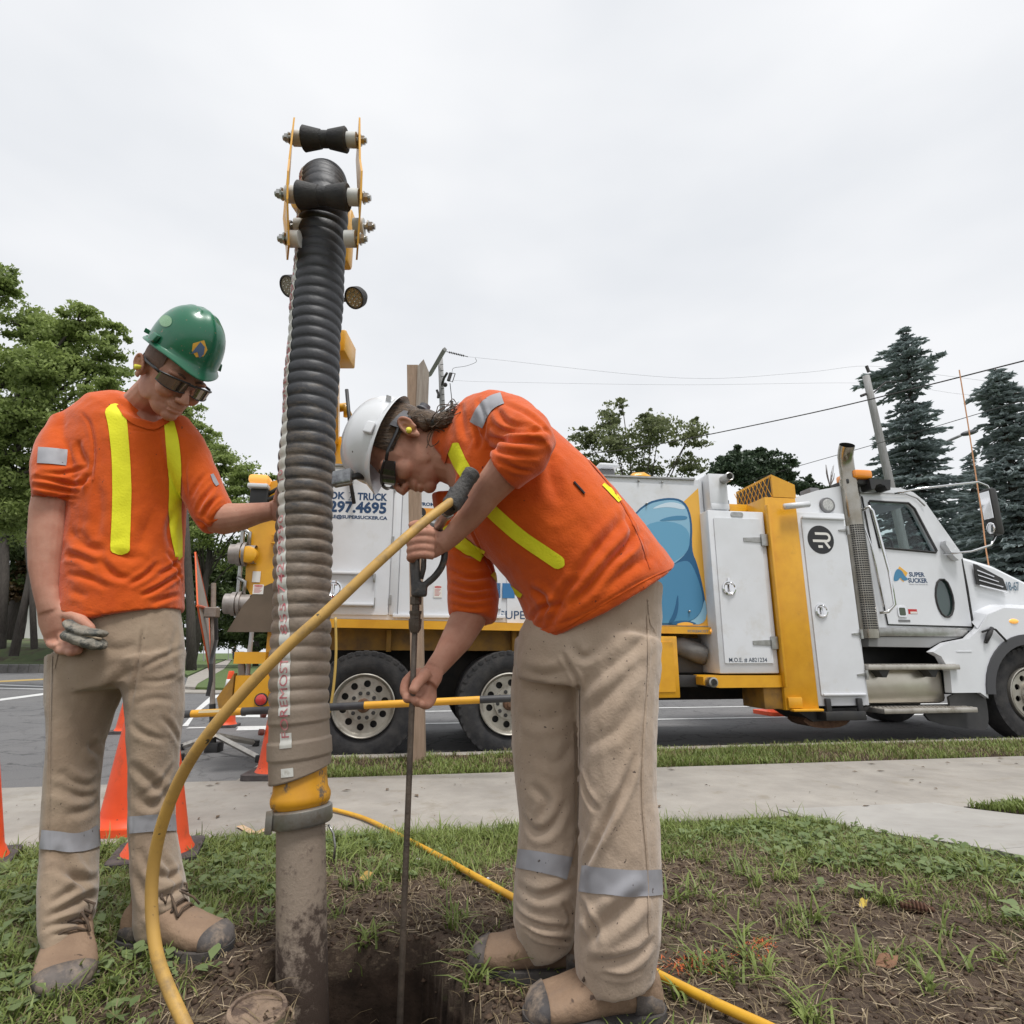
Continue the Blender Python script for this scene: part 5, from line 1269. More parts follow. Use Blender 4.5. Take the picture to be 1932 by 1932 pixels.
mb = MB(); mb.tube([atS(2172, 930, 20), atS(2166, 915, 20)], .06, 6); mb.tube([atS(2180, 985, 20), atS(2215, 955, 20), atS(2240, 955, 20)], .03, 6); mb.tube([atS(2165, 985, 20), atS(2152, 990, 20)], .05, 6); mb.build('line_hardware', WIREM, up2)
sl = thing('street_lamp', 'street lamp with a long curved arm reaching over the cab roof', 'street lamp', tuple(Vector((atS(2225, 1250, 26).x, 26, .05))))
l0 = Vector((atS(2225, 1250, 26).x, 26, .05)); LM = mat('lamp_grey', (.3, .3, .31), rough=.5)
MB().tube([l0, atS(2225, 1250, 26)], .09, 8).build('shaft', LM, sl)
MB().tube(spline([tuple(atS(x, y, 26 - k * .5)) for k, (x, y) in enumerate(((2225, 1240), (2252, 1205), (2300, 1160), (2355, 1112), (2403, 1088)))], 24), .06, 8).build('lamp_arm', LM, sl, smooth=True)
c = atS(2423, 1082, 24); MB().ell(c, (.42, .16, .11), (Vector((.96, 0, .22)).normalized(), Vector((0, 1, 0)), Vector((-.22, 0, .96)).normalized())).build('lamp_head', mat('lamp_head_dark', (.09, .09, .1), rough=.5), sl, smooth=True)
MB().tube([atS(2398, 925, 8.3), atS(2420, 1060, 8.3), atS(2455, 1290, 8.3), atS(2465, 1375, 8.3), atS(2478, 1450, 8.3)], .009, 6).build('whip_aerial', mat('whip_orange', (.6, .3, .15), rough=.5), truck)
def wire(label, pts, r=.02, name='overhead_wire'):
    o = MB().tube(spline([tuple(atS(x, y, Y)) for x, y, Y in pts], 40), r, 5).build(name, WIREM); return tag(o, label, 'wire')
wire('thickest dark overhead cable sagging from the upper right behind the truck', [(2700, 868, 11), (2560, 902, 12), (2299, 968, 14), (2040, 1030, 16), (1748, 1091, 19), (1599, 1118, 21), (1446, 1137, 23), (1120, 1165, 26)], .017)
wire('thin overhead cable passing just above the exhaust stack', [(2700, 960, 14), (2464, 1029, 16), (2249, 1093, 18), (2000, 1164, 21), (1966, 1174, 21.5), (1850, 1210, 23)], .011)
wire('faint upper line from the crossarm to the right pole', [(1170, 892, 20.6), (1240, 899, 20.5), (1700, 945, 20.2), (2000, 932, 20), (2166, 915, 20), (2330, 935, 19), (2560, 965, 17)], .0035)
wire('faint lower line from the fuse to the right pole', [(1134, 951, 21.3), (1240, 955, 21), (1700, 962, 20.5), (2170, 958, 20), (2400, 985, 18), (2560, 995, 17)], .003)
wire('looped jumper wire beside the crossarm pole', [(1188, 895, 20.6), (1190, 905, 20.8), (1165, 915, 21), (1135, 920, 21.2), (1130, 930, 21.3)], .008)
# ------------------------------------------------------------------ trees
def leafmat(name, c1, c2, trans=.35, nscale=.5):
    m = bpy.data.materials.new(name); m.use_nodes = True; nt = m.node_tree; N = nt.nodes; L = nt.links; N.clear()
    t = N.new('ShaderNodeTexCoord'); n = N.new('ShaderNodeTexNoise'); n.inputs['Scale'].default_value = nscale; n.inputs['Detail'].default_value = 3; L.new(t.outputs['Object'], n.inputs['Vector'])
    g = N.new('ShaderNodeNewGeometry')
    a = N.new('ShaderNodeMath'); a.operation = 'MULTIPLY_ADD'; a.inputs[1].default_value = .55; L.new(g.outputs['Random Per Island'], a.inputs[0])
    mr = N.new('ShaderNodeMapRange'); mr.inputs[1].default_value = .3; mr.inputs[2].default_value = .7; mr.inputs[4].default_value = .5; L.new(n.outputs[0], mr.inputs[0]); L.new(mr.outputs[0], a.inputs[2])
    mx = N.new('ShaderNodeMix'); mx.data_type = 'RGBA'; mx.inputs[6].default_value = (*c1, 1); mx.inputs[7].default_value = (*c2, 1); L.new(a.outputs[0], mx.inputs[0])
    d = N.new('ShaderNodeBsdfPrincipled'); d.inputs['Roughness'].default_value = .5; d.inputs['Specular IOR Level'].default_value = .35; L.new(mx.outputs[2], d.inputs['Base Color'])
    tr = N.new('ShaderNodeBsdfTranslucent'); L.new(mx.outputs[2], tr.inputs[0])
    ms = N.new('ShaderNodeMixShader'); ms.inputs[0].default_value = trans; L.new(d.outputs[0], ms.inputs[1]); L.new(tr.outputs[0], ms.inputs[2])
    o = N.new('ShaderNodeOutputMaterial'); L.new(ms.outputs[0], o.inputs[0]); return m
def quads_mesh(name, V, m, parent=None, tri=False):
    n = V.shape[1]; k = V.shape[0]
    me = bpy.data.meshes.new(name); me.vertices.add(k * n); me.vertices.foreach_set('co', V.astype(np.float32).ravel())
    me.loops.add(k * n); me.loops.foreach_set('vertex_index', np.arange(k * n, dtype=np.int32))
    me.polygons.add(k); me.polygons.foreach_set('loop_start', np.arange(k, dtype=np.int32) * n); me.polygons.foreach_set('loop_total', np.full(k, n, dtype=np.int32))
    me.update(calc_edges=True)
    return obj(name, me, m, parent)
def unit(v): return v / np.maximum(np.linalg.norm(v, axis=-1, keepdims=True), 1e-9)
def leaf_quads(C, size, up=.3, asp=.55):
    k = len(C)
    a = unit(rng.normal(size=(k, 3)) + np.array([0, 0, -.25])); n = unit(rng.normal(size=(k, 3)) + np.array([0, 0, up])); b = unit(np.cross(n, a)); s = (size * rng.uniform(.6, 1.3, k))[:, None]
    return np.stack([C - a * s, C + b * s * asp - a * s * .1, C + a * s, C - b * s * asp - a * s * .1], 1)
BARK = mat('bark', (.045, .038, .033), (.09, .078, .066), 4, rough=.95, stretch=(8, 8, 1), bump=.7)
def broadleaf(label, clumps, Y, trunk_px, leafm, n, size, group='trees behind the street', cat='tree', spread=1.0, gap=.5, trunk_r=.2, sub=9, seed=1, lean=0, branchy=True, ground=0.0):
    base = atS(trunk_px[0], trunk_px[1], Y); base.z = ground
    t = thing('broadleaf_tree', label, cat, tuple(base), group)
    rnd = np.random.default_rng(seed)
    cs = []
    for (x, y, rx, ry) in clumps:
        c = at(x, y, Y); pm = FD / (c - CAM).length * ((c - CAM).length / (ray(x, y).length * (Y / ray(x, y).y))) 
        sc = (Y / ray(x, y).y) / FD
        cs.append((np.array(c) + np.array([0, rnd.uniform(-.8, .8) * (rx + ry) / 2 * sc * spread, 0]), rx * sc, ry * sc))
    tot = sum(a * b for _, a, b in cs)
    pts = []; br = []
    for c, rx, rz in cs:
        k = max(5, int(sub * 3.2 * rx * rz / (tot / len(cs))))
        br.append(c)
        ry = (rx + rz) / 2 * spread
        m_ = int(n * rx * rz / tot)
        # sub clumps spread through the volume, leaves clustered round them
        q = unit(rnd.normal(size=(k, 3))) * (rnd.uniform(.1, 1.12, (k, 1)) ** .7) * np.array([rx, ry, rz]) * .95
        w_ = rnd.dirichlet(np.ones(k) * 2.5)
        for j in range(k):
            kk = int(m_ * w_[j])
            if kk < 2: continue
            rr = rnd.uniform(.16, .36) * (rx + rz) / 2
            g_ = rnd.normal(size=(kk, 3)); g_ = unit(g_) * (rnd.random((kk, 1)) ** .6 * 1.25) * rr * np.array([1.5, 1.3, .6]) * rnd.uniform(.7, 1.3, 3)
            pts.append(c + q[j] + g_)
            if branchy and rnd.random() < .6: br.append((c, c + q[j]))
    C = np.vstack(pts)
    globals()['rng'] = rnd
    quads_mesh('crown', leaf_quads(C, size), leafm, t)
    mb = MB()
    topc = np.mean([c for c, _, _ in cs], 0)
    fork = Vector((base.x * .7 + topc[0] * .3, Y, base.z * .35 + topc[2] * .65)) if branchy else Vector(tuple(topc))
    mb.tube([base, base.lerp(fork, .5) + Vector((trunk_r * .5, 0, 0)), fork], [trunk_r * 1.25, trunk_r, trunk_r * .7], 10)
    if branchy:
        for e in br:
            if isinstance(e, tuple):
                a, b_ = Vector(tuple(e[0])), Vector(tuple(e[1])); mb.tube([a, a.lerp(b_, .5) + Vector((0, 0, -.05)), b_], [trunk_r * .1, trunk_r * .06, trunk_r * .025], 5)
            else:
                b_ = Vector(tuple(e)); s_ = base.lerp(fork, rnd.uniform(.55, 1.0)); mid = s_.lerp(b_, .5) + Vector((0, 0, rnd.uniform(.0, .3))); mb.tube([s_, mid, b_], [trunk_r * .3, trunk_r * .18, trunk_r * .1], 6)
    mb.build('trunk', BARK, t, smooth=True)
    return t
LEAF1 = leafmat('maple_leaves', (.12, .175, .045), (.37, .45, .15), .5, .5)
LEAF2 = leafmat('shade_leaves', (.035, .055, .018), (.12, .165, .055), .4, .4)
LEAF3 = leafmat('airy_leaves', (.1, .125, .06), (.25, .28, .13), .5, .6)
LEAF4 = leafmat('russet_leaves', (.06, .03, .012), (.1, .075, .03), .3, .5)
LEAF5 = leafmat('conifer_leaves', (.03, .055, .034), (.1, .14, .075), .25, .5)
broadleaf('large green maple filling the left edge behind the worker in the green helmet',
          [(-70, 560, 100, 60), (5, 545, 32, 40), (40, 610, 60, 45), (110, 640, 60, 42), (165, 620, 45, 32), (208, 650, 34, 40), (190, 700, 50, 36), (120, 720, 70, 50), (20, 700, 90, 50), (215, 760, 38, 40), (60, 800, 90, 52), (160, 800, 70, 50), (-40, 800, 90, 70), (20, 890, 90, 52), (110, 880, 70, 52), (-50, 960, 90, 60), (200, 850, 50, 60), (60, 950, 70, 40), (130, 960, 60, 40)],
          16, (-330, 1650), LEAF1, 92000, .066, trunk_r=.3, sub=14, seed=3, ground=.8)
broadleaf('dark green trees beyond the cross street, right of the left worker',
          [(345, 790, 30, 40), (375, 830, 36, 36), (420, 875, 36, 36), (465, 905, 34, 32), (505, 925, 26, 28), (370, 900, 44, 50), (430, 950, 46, 44), (490, 975, 40, 40), (390, 990, 46, 50), (450, 1040, 50, 44), (520, 1010, 40, 50)],
          34, (480, 1640), LEAF1, 52000, .1, trunk_r=.2, sub=12, seed=5)
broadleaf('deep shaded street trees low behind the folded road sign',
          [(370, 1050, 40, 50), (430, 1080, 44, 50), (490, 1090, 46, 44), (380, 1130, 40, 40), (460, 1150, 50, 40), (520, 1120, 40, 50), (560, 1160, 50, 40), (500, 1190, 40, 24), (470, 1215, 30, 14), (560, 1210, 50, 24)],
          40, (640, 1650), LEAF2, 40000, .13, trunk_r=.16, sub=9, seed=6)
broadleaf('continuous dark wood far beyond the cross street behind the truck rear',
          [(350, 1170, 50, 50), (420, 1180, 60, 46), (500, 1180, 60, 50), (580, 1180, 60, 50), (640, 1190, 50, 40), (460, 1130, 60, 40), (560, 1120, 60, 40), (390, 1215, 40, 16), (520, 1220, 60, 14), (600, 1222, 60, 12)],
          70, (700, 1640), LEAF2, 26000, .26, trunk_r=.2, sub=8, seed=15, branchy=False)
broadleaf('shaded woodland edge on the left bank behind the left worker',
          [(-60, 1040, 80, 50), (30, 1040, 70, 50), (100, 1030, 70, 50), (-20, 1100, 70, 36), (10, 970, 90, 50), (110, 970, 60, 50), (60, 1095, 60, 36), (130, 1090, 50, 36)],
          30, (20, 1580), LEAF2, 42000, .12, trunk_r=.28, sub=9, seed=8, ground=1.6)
broadleaf('russet brown shrub under the trees on the left bank', [(50, 1080, 32, 36), (25, 1120, 28, 26), (85, 1110, 20, 20)], 29, (60, 1570), LEAF4, 6000, .1, trunk_r=.06, sub=8, seed=9, group=None, ground=1.6)
for (x0, y0, x1, y1, r, lab) in ((2, 1600, 12, 1300, .2, 'straight dark trunk at the left edge on the bank'), (38, 1618, 95, 1330, .15, 'dark trunk leaning right on the left bank'), (90, 1600, 62, 1330, .11, 'thin dark trunk leaning left on the left bank'), (482, 1668, 468, 1380, .2, 'thick dark trunk beside the sign stand across the cross street')):
    Yt = 28 if x0 < 300 else 30
    b0_ = atS(x0, y0, Yt); b1_ = atS(x1, y1, Yt)
    if x0 > 300: b0_.z = .05
    o = MB().tube([b0_ - Vector((0, 0, .4)), b0_ + (b1_ - b0_) * .5 + Vector((.06, 0, 0)), b1_, b1_ + (b1_ - b0_) * .5], [r * 1.3, r, r * .85, r * .6], 10).build('tree_trunk', BARK, None, smooth=True); tag(o, lab, 'tree')
broadleaf('airy tree with thin foliage showing sky, behind the truck body',
          [(1105, 835, 36, 26), (1150, 800, 26, 40), (1175, 765, 12, 22), (1160, 850, 46, 36), (1225, 830, 50, 36), (1250, 790, 36, 20), (1295, 830, 36, 28), (1310, 800, 16, 12), (1210, 880, 60, 24), (1300, 875, 40, 24), (1120, 880, 40, 24), (1220, 780, 14, 14)],
          25, (1610, 1650), LEAF3, 10500, .085, trunk_r=.16, sub=10, seed=11)
broadleaf('low dark rounded evergreen right of the airy tree', [(1380, 890, 40, 30), (1410, 862, 16, 20), (1432, 860, 14, 18), (1382, 858, 7, 24), (1450, 885, 40, 28), (1395, 905, 46, 20), (1475, 900, 30, 16), (1352, 900, 20, 22)], 24, (1880, 1650), LEAF5, 24000, .085, trunk_r=.2, sub=14, seed=12, branchy=False)
broadleaf('small dark hedge tops left of the exhaust stack', [(1515, 915, 30, 10), (1525, 903, 10, 9), (1545, 920, 40, 10), (1490, 920, 30, 12)], 26, (2020, 1650), LEAF5, 6000, .08, trunk_r=.1, sub=8, seed=13, branchy=False, cat='hedge', group=None)
mb = MB()
rnd = random.Random(4)
for k in range(9):
    x = 1560 + rnd.uniform(-6, 16); p0_ = at(1566, 918, 30); p1_ = at(x, 875 + rnd.uniform(0, 22), 30); mb.tube([p0_, p0_.lerp(p1_, .6) + Vector((rnd.uniform(-.1, .1), 0, 0)), p1_], [.03, .02, .008], 4)
mb.tube([Vector((at(1566, 918, 30).x, 30, 0)), at(1566, 918, 30)], .05, 6)
tag(mb.build('bare_tree', mat('bare_twigs', (.2, .17, .16), rough=.9)), 'small bare leafless tree left of the exhaust stack', 'tree')
SPR = leafmat('spruce_needles', (.17, .215, .215), (.44, .5, .5), .4, .8)
def spruce(label, Y, pts, top, seed, n_per=22, dens=1.0, twist=0, skirt=None):
    """pts: outline rows (y, left x, right x) in 1932 units; branches reach the outline"""
    rnd = np.random.default_rng(seed); globals()['rng'] = rnd
    sc = lambda x, y: (Y / ray(x, y).y) / FD
    ys = [p[0] for p in pts]
    tp = at(top[0], top[1], Y)
    bx = (pts[-1][1] + pts[-1][2]) / 2
    base = Vector((at(bx, pts[-1][0], Y).x, Y, 0))
    t = thing('spruce_tree', label, 'tree', tuple(base), 'blue spruces behind the cab')
    allq = []
    mb = MB(); mb.tube([base, base.lerp(tp, .5), tp], [.24, .15, .02], 8)
    y = top[1] + 3
    while y < ys[-1]:
        L_ = np.interp(y, ys, [p[1] for p in pts]); R_ = np.interp(y, ys, [p[2] for p in pts])
        cx = (L_ + R_) / 2
        yy = y
        zc = at(cx, y, Y).z; f = (tp.z - zc) / (tp.z - base.z); ax_ = tp.lerp(base, f)
        scl = sc(cx, y)
        nb = rnd.integers(7, 11)
        for b_ in range(nb):
            if rnd.random() < .2: continue
            th = 2 * math.pi * (b_ + rnd.random()) / nb
            rr = (L_ + (R_ - L_) * 0)  # outline half widths left and right
            half = abs((R_ if math.cos(th) > 0 else L_) - (966 + FD * ax_.x / (Y / ray(cx, y).y))) * scl
            half = max(half, .25)
            ln = half * rnd.choice([.45, .7, .95, 1.1, 1.3]) * rnd.uniform(.8, 1.05)
            d = np.array([math.cos(th), math.sin(th), 0])
            droop = rnd.uniform(.12, .32)
            o = np.array([ax_.x, ax_.y, zc + rnd.uniform(-.1, .1)])
            kk = int(n_per * dens * (ln / .8) + 6)
            tt = rnd.uniform(.12, 1.0, kk) ** .8
            side = np.array([-d[1], d[0], 0])
            wv = (1.05 - tt) * ln * .35 + .06
            pos = o + d * (tt * ln)[:, None] + np.array([0, 0, 1]) * (-droop * ln * tt ** 1.3 + .16 * ln * np.maximum(tt - .75, 0))[:, None] + side * (rnd.uniform(-1, 1, kk) * wv)[:, None]
            dirv = unit(d[None, :] * 1.0 + side[None, :] * rnd.normal(0, .55, (kk, 1)) + np.array([0, 0, 1]) * rnd.normal(-.12, .4, (kk, 1)))
            s = rnd.uniform(.12, .25, kk)[:, None] * (.6 + .25 * min(ln, 2))
            for up in ((0, 0, 1.0), (.6, .6, .3)):
                bb = unit(np.cross(dirv, np.array(up)) + rnd.normal(0, .15, (kk, 3)))
                allq.append(np.stack([pos - dirv * s * .5, pos + bb * s * .27, pos + dirv * s, pos - bb * s * .27], 1))
            mb.tube([tuple(o), tuple(o + d * ln * .5 + np.array([0, 0, -droop * ln * .4])), tuple(o + d * ln * .95 + np.array([0, 0, -droop * ln]))], [.03, .018, .006], 4)
        y += rnd.uniform(5.5, 9.5) * dens ** -.3
    quads_mesh('crown', np.vstack(allq), SPR, t); mb.build('trunk', BARK, t, smooth=True)
spruce('tall blue spruce right behind the leaning utility pole', 23, [(619, 1707, 1712), (640, 1690, 1735), (660, 1670, 1752), (690, 1640, 1756), (720, 1658, 1750), (745, 1690, 1738), (765, 1680, 1748), (800, 1655, 1772), (850, 1660, 1772), (900, 1652, 1790), (960, 1640, 1800), (1040, 1640, 1825), (1150, 1630, 1850)], (1709, 617), 21)
spruce('big blue spruce cut off by the right edge of the picture', 19, [(698, 1876, 1882), (720, 1836, 1935), (760, 1862, 1940), (800, 1850, 1975), (840, 1868, 1960), (870, 1838, 1990), (930, 1850, 2000), (1000, 1835, 2020), (1080, 1820, 2040), (1150, 1815, 2060)], (1879, 697), 22)
spruce('short blue spruce between the two tall ones above the hood', 25, [(862, 1828, 1832), (880, 1815, 1850), (920, 1800, 1870), (980, 1780, 1890), (1060, 1760, 1920), (1150, 1740, 1940)], (1830, 860), 23)
# far away: walker, far lamps, pale wall behind the trunks
# ================================================================== PEOPLE
def K(x, y, Y): return (Y / ray(x, y).y) / FD             # metres per picture unit
def limb(mb, rows, hint=(1, 0, 0), n=18, dr=1.0):
    """rows: (x, y, depth, half width in picture units, [depth radius in metres])"""
    pts = [at(r[0], r[1], r[2]) for r in rows]
    rad = []
    for r in rows:
        a = r[3] * K(r[0], r[1], r[2])
        tn = abs(r[0] - 966) / FD if tuple(hint) == (1, 0, 0) else 0.0     # a deep form seen from the side looks wider
        if len(r) > 4:
            d = r[4]; a = max(.6 * a, math.sqrt(max(a * a - (d * tn) ** 2, 0)))
        else:
            a = a / math.sqrt(1 + (dr * tn) ** 2); d = a * dr
        rad.append((a, d))
    return mb.tube(pts, rad, n, hint=hint)
def remesh(mb, vox, smooth_it=3, lam=.5):
    me = mb.mesh('tmp'); o = bpy.data.objects.new('tmp', me); COL.objects.link(o)
    m = o.modifiers.new('r', 'REMESH'); m.mode = 'VOXEL'; m.voxel_size = vox; m.adaptivity = 0
    bpy.context.view_layer.update()
    dg = bpy.context.evaluated_depsgraph_get()
    me2 = bpy.data.meshes.new_from_object(o.evaluated_get(dg))
    bpy.data.objects.remove(o); bpy.data.meshes.remove(me)
    lap(me2, smooth_it, lam)
    return me2
def arr(me):
    V = np.empty(len(me.vertices) * 3); me.vertices.foreach_get('co', V); return V.reshape(-1, 3)
def setarr(me, V): me.vertices.foreach_set('co', V.ravel()); me.update()
def normals(me):
    N = np.empty(len(me.vertices) * 3); me.vertex_normals.foreach_get('vector', N); return N.reshape(-1, 3)
def lap(me, it, lam=.5, mask=None):
    if not it: return
    V = arr(me); E = np.empty(len(me.edges) * 2, dtype=np.int64); me.edges.foreach_get('vertices', E); E = E.reshape(-1, 2)
    deg = np.bincount(E.ravel(), minlength=len(V)).astype(float)[:, None]
    for _ in range(it):
        S_ = np.zeros_like(V)
        for k in range(3):
            S_[:, k] = np.bincount(E[:, 0], V[E[:, 1], k], len(V)) + np.bincount(E[:, 1], V[E[:, 0], k], len(V))
        D = (S_ / np.maximum(deg, 1) - V) * lam
        V = V + (D if mask is None else D * mask[:, None])
    setarr(me, V)
def bvh(me): return BVHTree.FromPolygons([v.co.copy() for v in me.vertices], [tuple(p.vertices) for p in me.polygons])
def cast(bt, x, y):
    h = bt.ray_cast(CAM, ray(x, y).normalized())
    return (h[0], h[1]) if h[0] is not None else None
def folds(me, strokes, it=1, gain=.9):
    """creases pressed into cloth along lines seen on its front: (points, width, depth); the valley is flanked by soft ridges"""
    bt = bvh(me); V = arr(me); N = normals(me); D = np.zeros(len(V))
    for st in strokes:
        pts, wd_, amp = st[:3]
        pl3 = []
        for q in spline(pts, max(6, 4 * len(pts))) if len(pts) > 2 else [np.array(pts[0]) * (1 - t) + np.array(pts[1]) * t for t in np.linspace(0, 1, 8)]:
            h = cast(bt, q[0], q[1])
            if h: pl3.append(np.array(h[0]))
        if len(pl3) < 2: continue
        P = np.array(pl3)
        lo = P.min(0) - 4 * wd_; hi = P.max(0) + 4 * wd_
        idx = np.where(np.all((V > lo) & (V < hi), 1))[0]
        if not len(idx): continue
        Q = V[idx]; best = np.full(len(idx), 9.0); bt_ = np.zeros(len(idx))
        for i in range(len(P) - 1):
            a, b_ = P[i], P[i + 1]; ab = b_ - a; L2 = ab @ ab
            if L2 < 1e-12: continue
            t = np.clip((Q - a) @ ab / L2, 0, 1); d = np.linalg.norm(Q - a - t[:, None] * ab, axis=1)
            u = d < best; best = np.where(u, d, best); bt_ = np.where(u, (i + t) / (len(P) - 1), bt_)
        tap = np.sin(math.pi * np.clip(bt_, .0, 1)) ** .6
        x = best / wd_
        D[idx] += gain * amp * tap * (-1.15 * np.exp(-(x / .62) ** 1.5) + .62 * np.exp(-((x - 1.5) / .75) ** 2))
    setarr(me, V + N * D[:, None])
    if it: lap(me, it, .4)
def ripple(me, sc, amp, seed=0, stretch=(1, 1, 1), region=None):
    V = arr(me); N = normals(me); d = (fnoise(V * np.array(stretch), sc, seed, 3) - .5) * 2 * amp
    if region is not None: d = d * region(V)
    setarr(me, V + N * d[:, None])
def strip(me_bt, centre, wid, name, m, parent, lift=.0025, na=9, nl=40, round_=False):
    """tape lying on cloth: centre line and width in picture units, draped over the cloth"""
    C = np.array(spline(centre, nl)); Wd = np.interp(np.linspace(0, 1, nl), np.linspace(0, 1, len(wid)), wid)
    rows = []
    for i in range(nl):
        d = C[min(i + 1, nl - 1)] - C[max(i - 1, 0)]; d /= np.linalg.norm(d) + 1e-9; n = np.array([-d[1], d[0]])
        ww = Wd[i]
        if round_:
            e = min(i, nl - 1 - i) / (nl - 1) * np.linalg.norm(np.diff(C, axis=0), axis=1).sum()
            if e < ww: ww = ww * math.sqrt(max(0.05, 1 - (1 - e / ww) ** 2))
        row = []
        for j in range(na):
            q = C[i] + n * ww * (2 * j / (na - 1) - 1)
            h = cast(me_bt, q[0], q[1]); row.append((h[0] + h[1] * lift) if h else None)
        rows.append(row)
    for row in rows:
        ok = [j for j in range(na) if row[j] is not None]
        if not ok: continue
        for j in range(na):
            if row[j] is None: row[j] = row[min(ok, key=lambda k: abs(k - j))]
    rows = [r for r in rows if r[0] is not None]
    # drop wild jumps
    vv = [p for r in rows for p in r]; ff = []
    for i in range(len(rows) - 1):
        for j in range(na - 1):
            f = (i * na + j, i * na + j + 1, (i + 1) * na + j + 1, (i + 1) * na + j)
            if max((vv[f[k]] - vv[f[(k + 1) % 4]]).length for k in range(4)) < .07: ff.append(f)
    b = len(vv)
    # thin skirt down to the cloth
    mb = MB(); mb.add(vv, ff)
    return mb.build(name, m, parent, smooth=True)
def clothmat(name, c1, c2, sc=9, weave=900, rough=.85, dirt=None, dpos=(.6, .75), speck=None, spos=(.735, .75), sscale=70, sheen=.3):
    m = mat(name, c1, c2, sc, rough=rough, spec=.2, bump=.4, bscale=170, dirt=dirt, dpos=dpos, dscale=5, speck=speck, sscale=sscale, spos=spos, bdist=.0035)
    m.node_tree.nodes['Principled BSDF'].inputs['Sheen Weight'].default_value = sheen
    return m
ORANGE = clothmat('orange_jersey', (.63, .096, .004), (.53, .072, .004), 9, speck=(.12, .03, .015), spos=(.745, .76), sscale=60)
LIME = clothmat('lime_tape', (.8, .78, .03), (.72, .7, .025), 20, weave=600, rough=.6, sheen=0)
GREYT = mat('grey_reflective_tape', (.33, .33, .355), (.28, .28, .3), 14, rough=.55, metal=.0, speck=(.1, .085, .08), sscale=50, spos=(.69, .71))
KHAKI1 = clothmat('khaki_twill', (.315, .24, .17), (.275, .2, .14), 6, dirt=(.19, .135, .085), dpos=(.55, .75), speck=(.1, .075, .055), spos=(.715, .735), sscale=110)
KHAKI2 = clothmat('pale_tan_twill', (.43, .335, .255), (.375, .285, .21), 6, dirt=(.27, .2, .145), dpos=(.58, .78), speck=(.1, .075, .06), spos=(.7, .72), sscale=110)
SKIN1 = mat('skin_ruddy', (.52, .28, .2), (.41, .185, .125), 16, rough=.6, spec=.3, sss=.06, bump=.3, bscale=190, bdist=.002, speck=(.44, .2, .14), sscale=90, spos=(.66, .74))
SKIN2 = mat('skin_tanned', (.48, .255, .18), (.37, .165, .11), 16, rough=.6, spec=.3, sss=.06, bump=.3, bscale=190, bdist=.002, speck=(.4, .18, .12), sscale=90, spos=(.66, .74))
HAIRB = mat('brown_hair', (.045, .028, .017), (.17, .11, .065), 5, rough=.42, stretch=(5, 40, 40), bump=.9, bscale=9, pos=(.35, .65))
STUB = mat('cropped_hair', (.17, .095, .065), (.12, .07, .05), 60, rough=.7, bump=.3, bscale=400)
LEATHER = mat('boot_leather', (.27, .18, .115), (.18, .115, .075), 8, rough=.8, bump=.35, bscale=70, dirt=(.2, .14, .1), dscale=9, dpos=(.55, .75), speck=(.08, .05, .035), sscale=40, spos=(.68, .72))
BTOE = mat('boot_toe_rubber', (.055, .05, .05), (.15, .125, .11), 12, rough=.75, dirt=(.26, .2, .15), dscale=16, dpos=(.48, .64), bump=.3, bscale=60)
SOLE = mat('boot_sole', (.035, .033, .034), (.1, .085, .075), 12, rough=.85, bump=.3, bscale=60)
LACE = mat('boot_lace', (.05, .035, .028), (.12, .08, .05), 30, rough=.9)
PLUG = mat('ear_plug', (.8, .75, .08), rough=.8)
def frame(f, u):
    f = Vector(f).normalized(); u = Vector(u); u = (u - f * u.dot(f)).normalized(); r = f.cross(u)   # r: the person's right
    return f, u, r
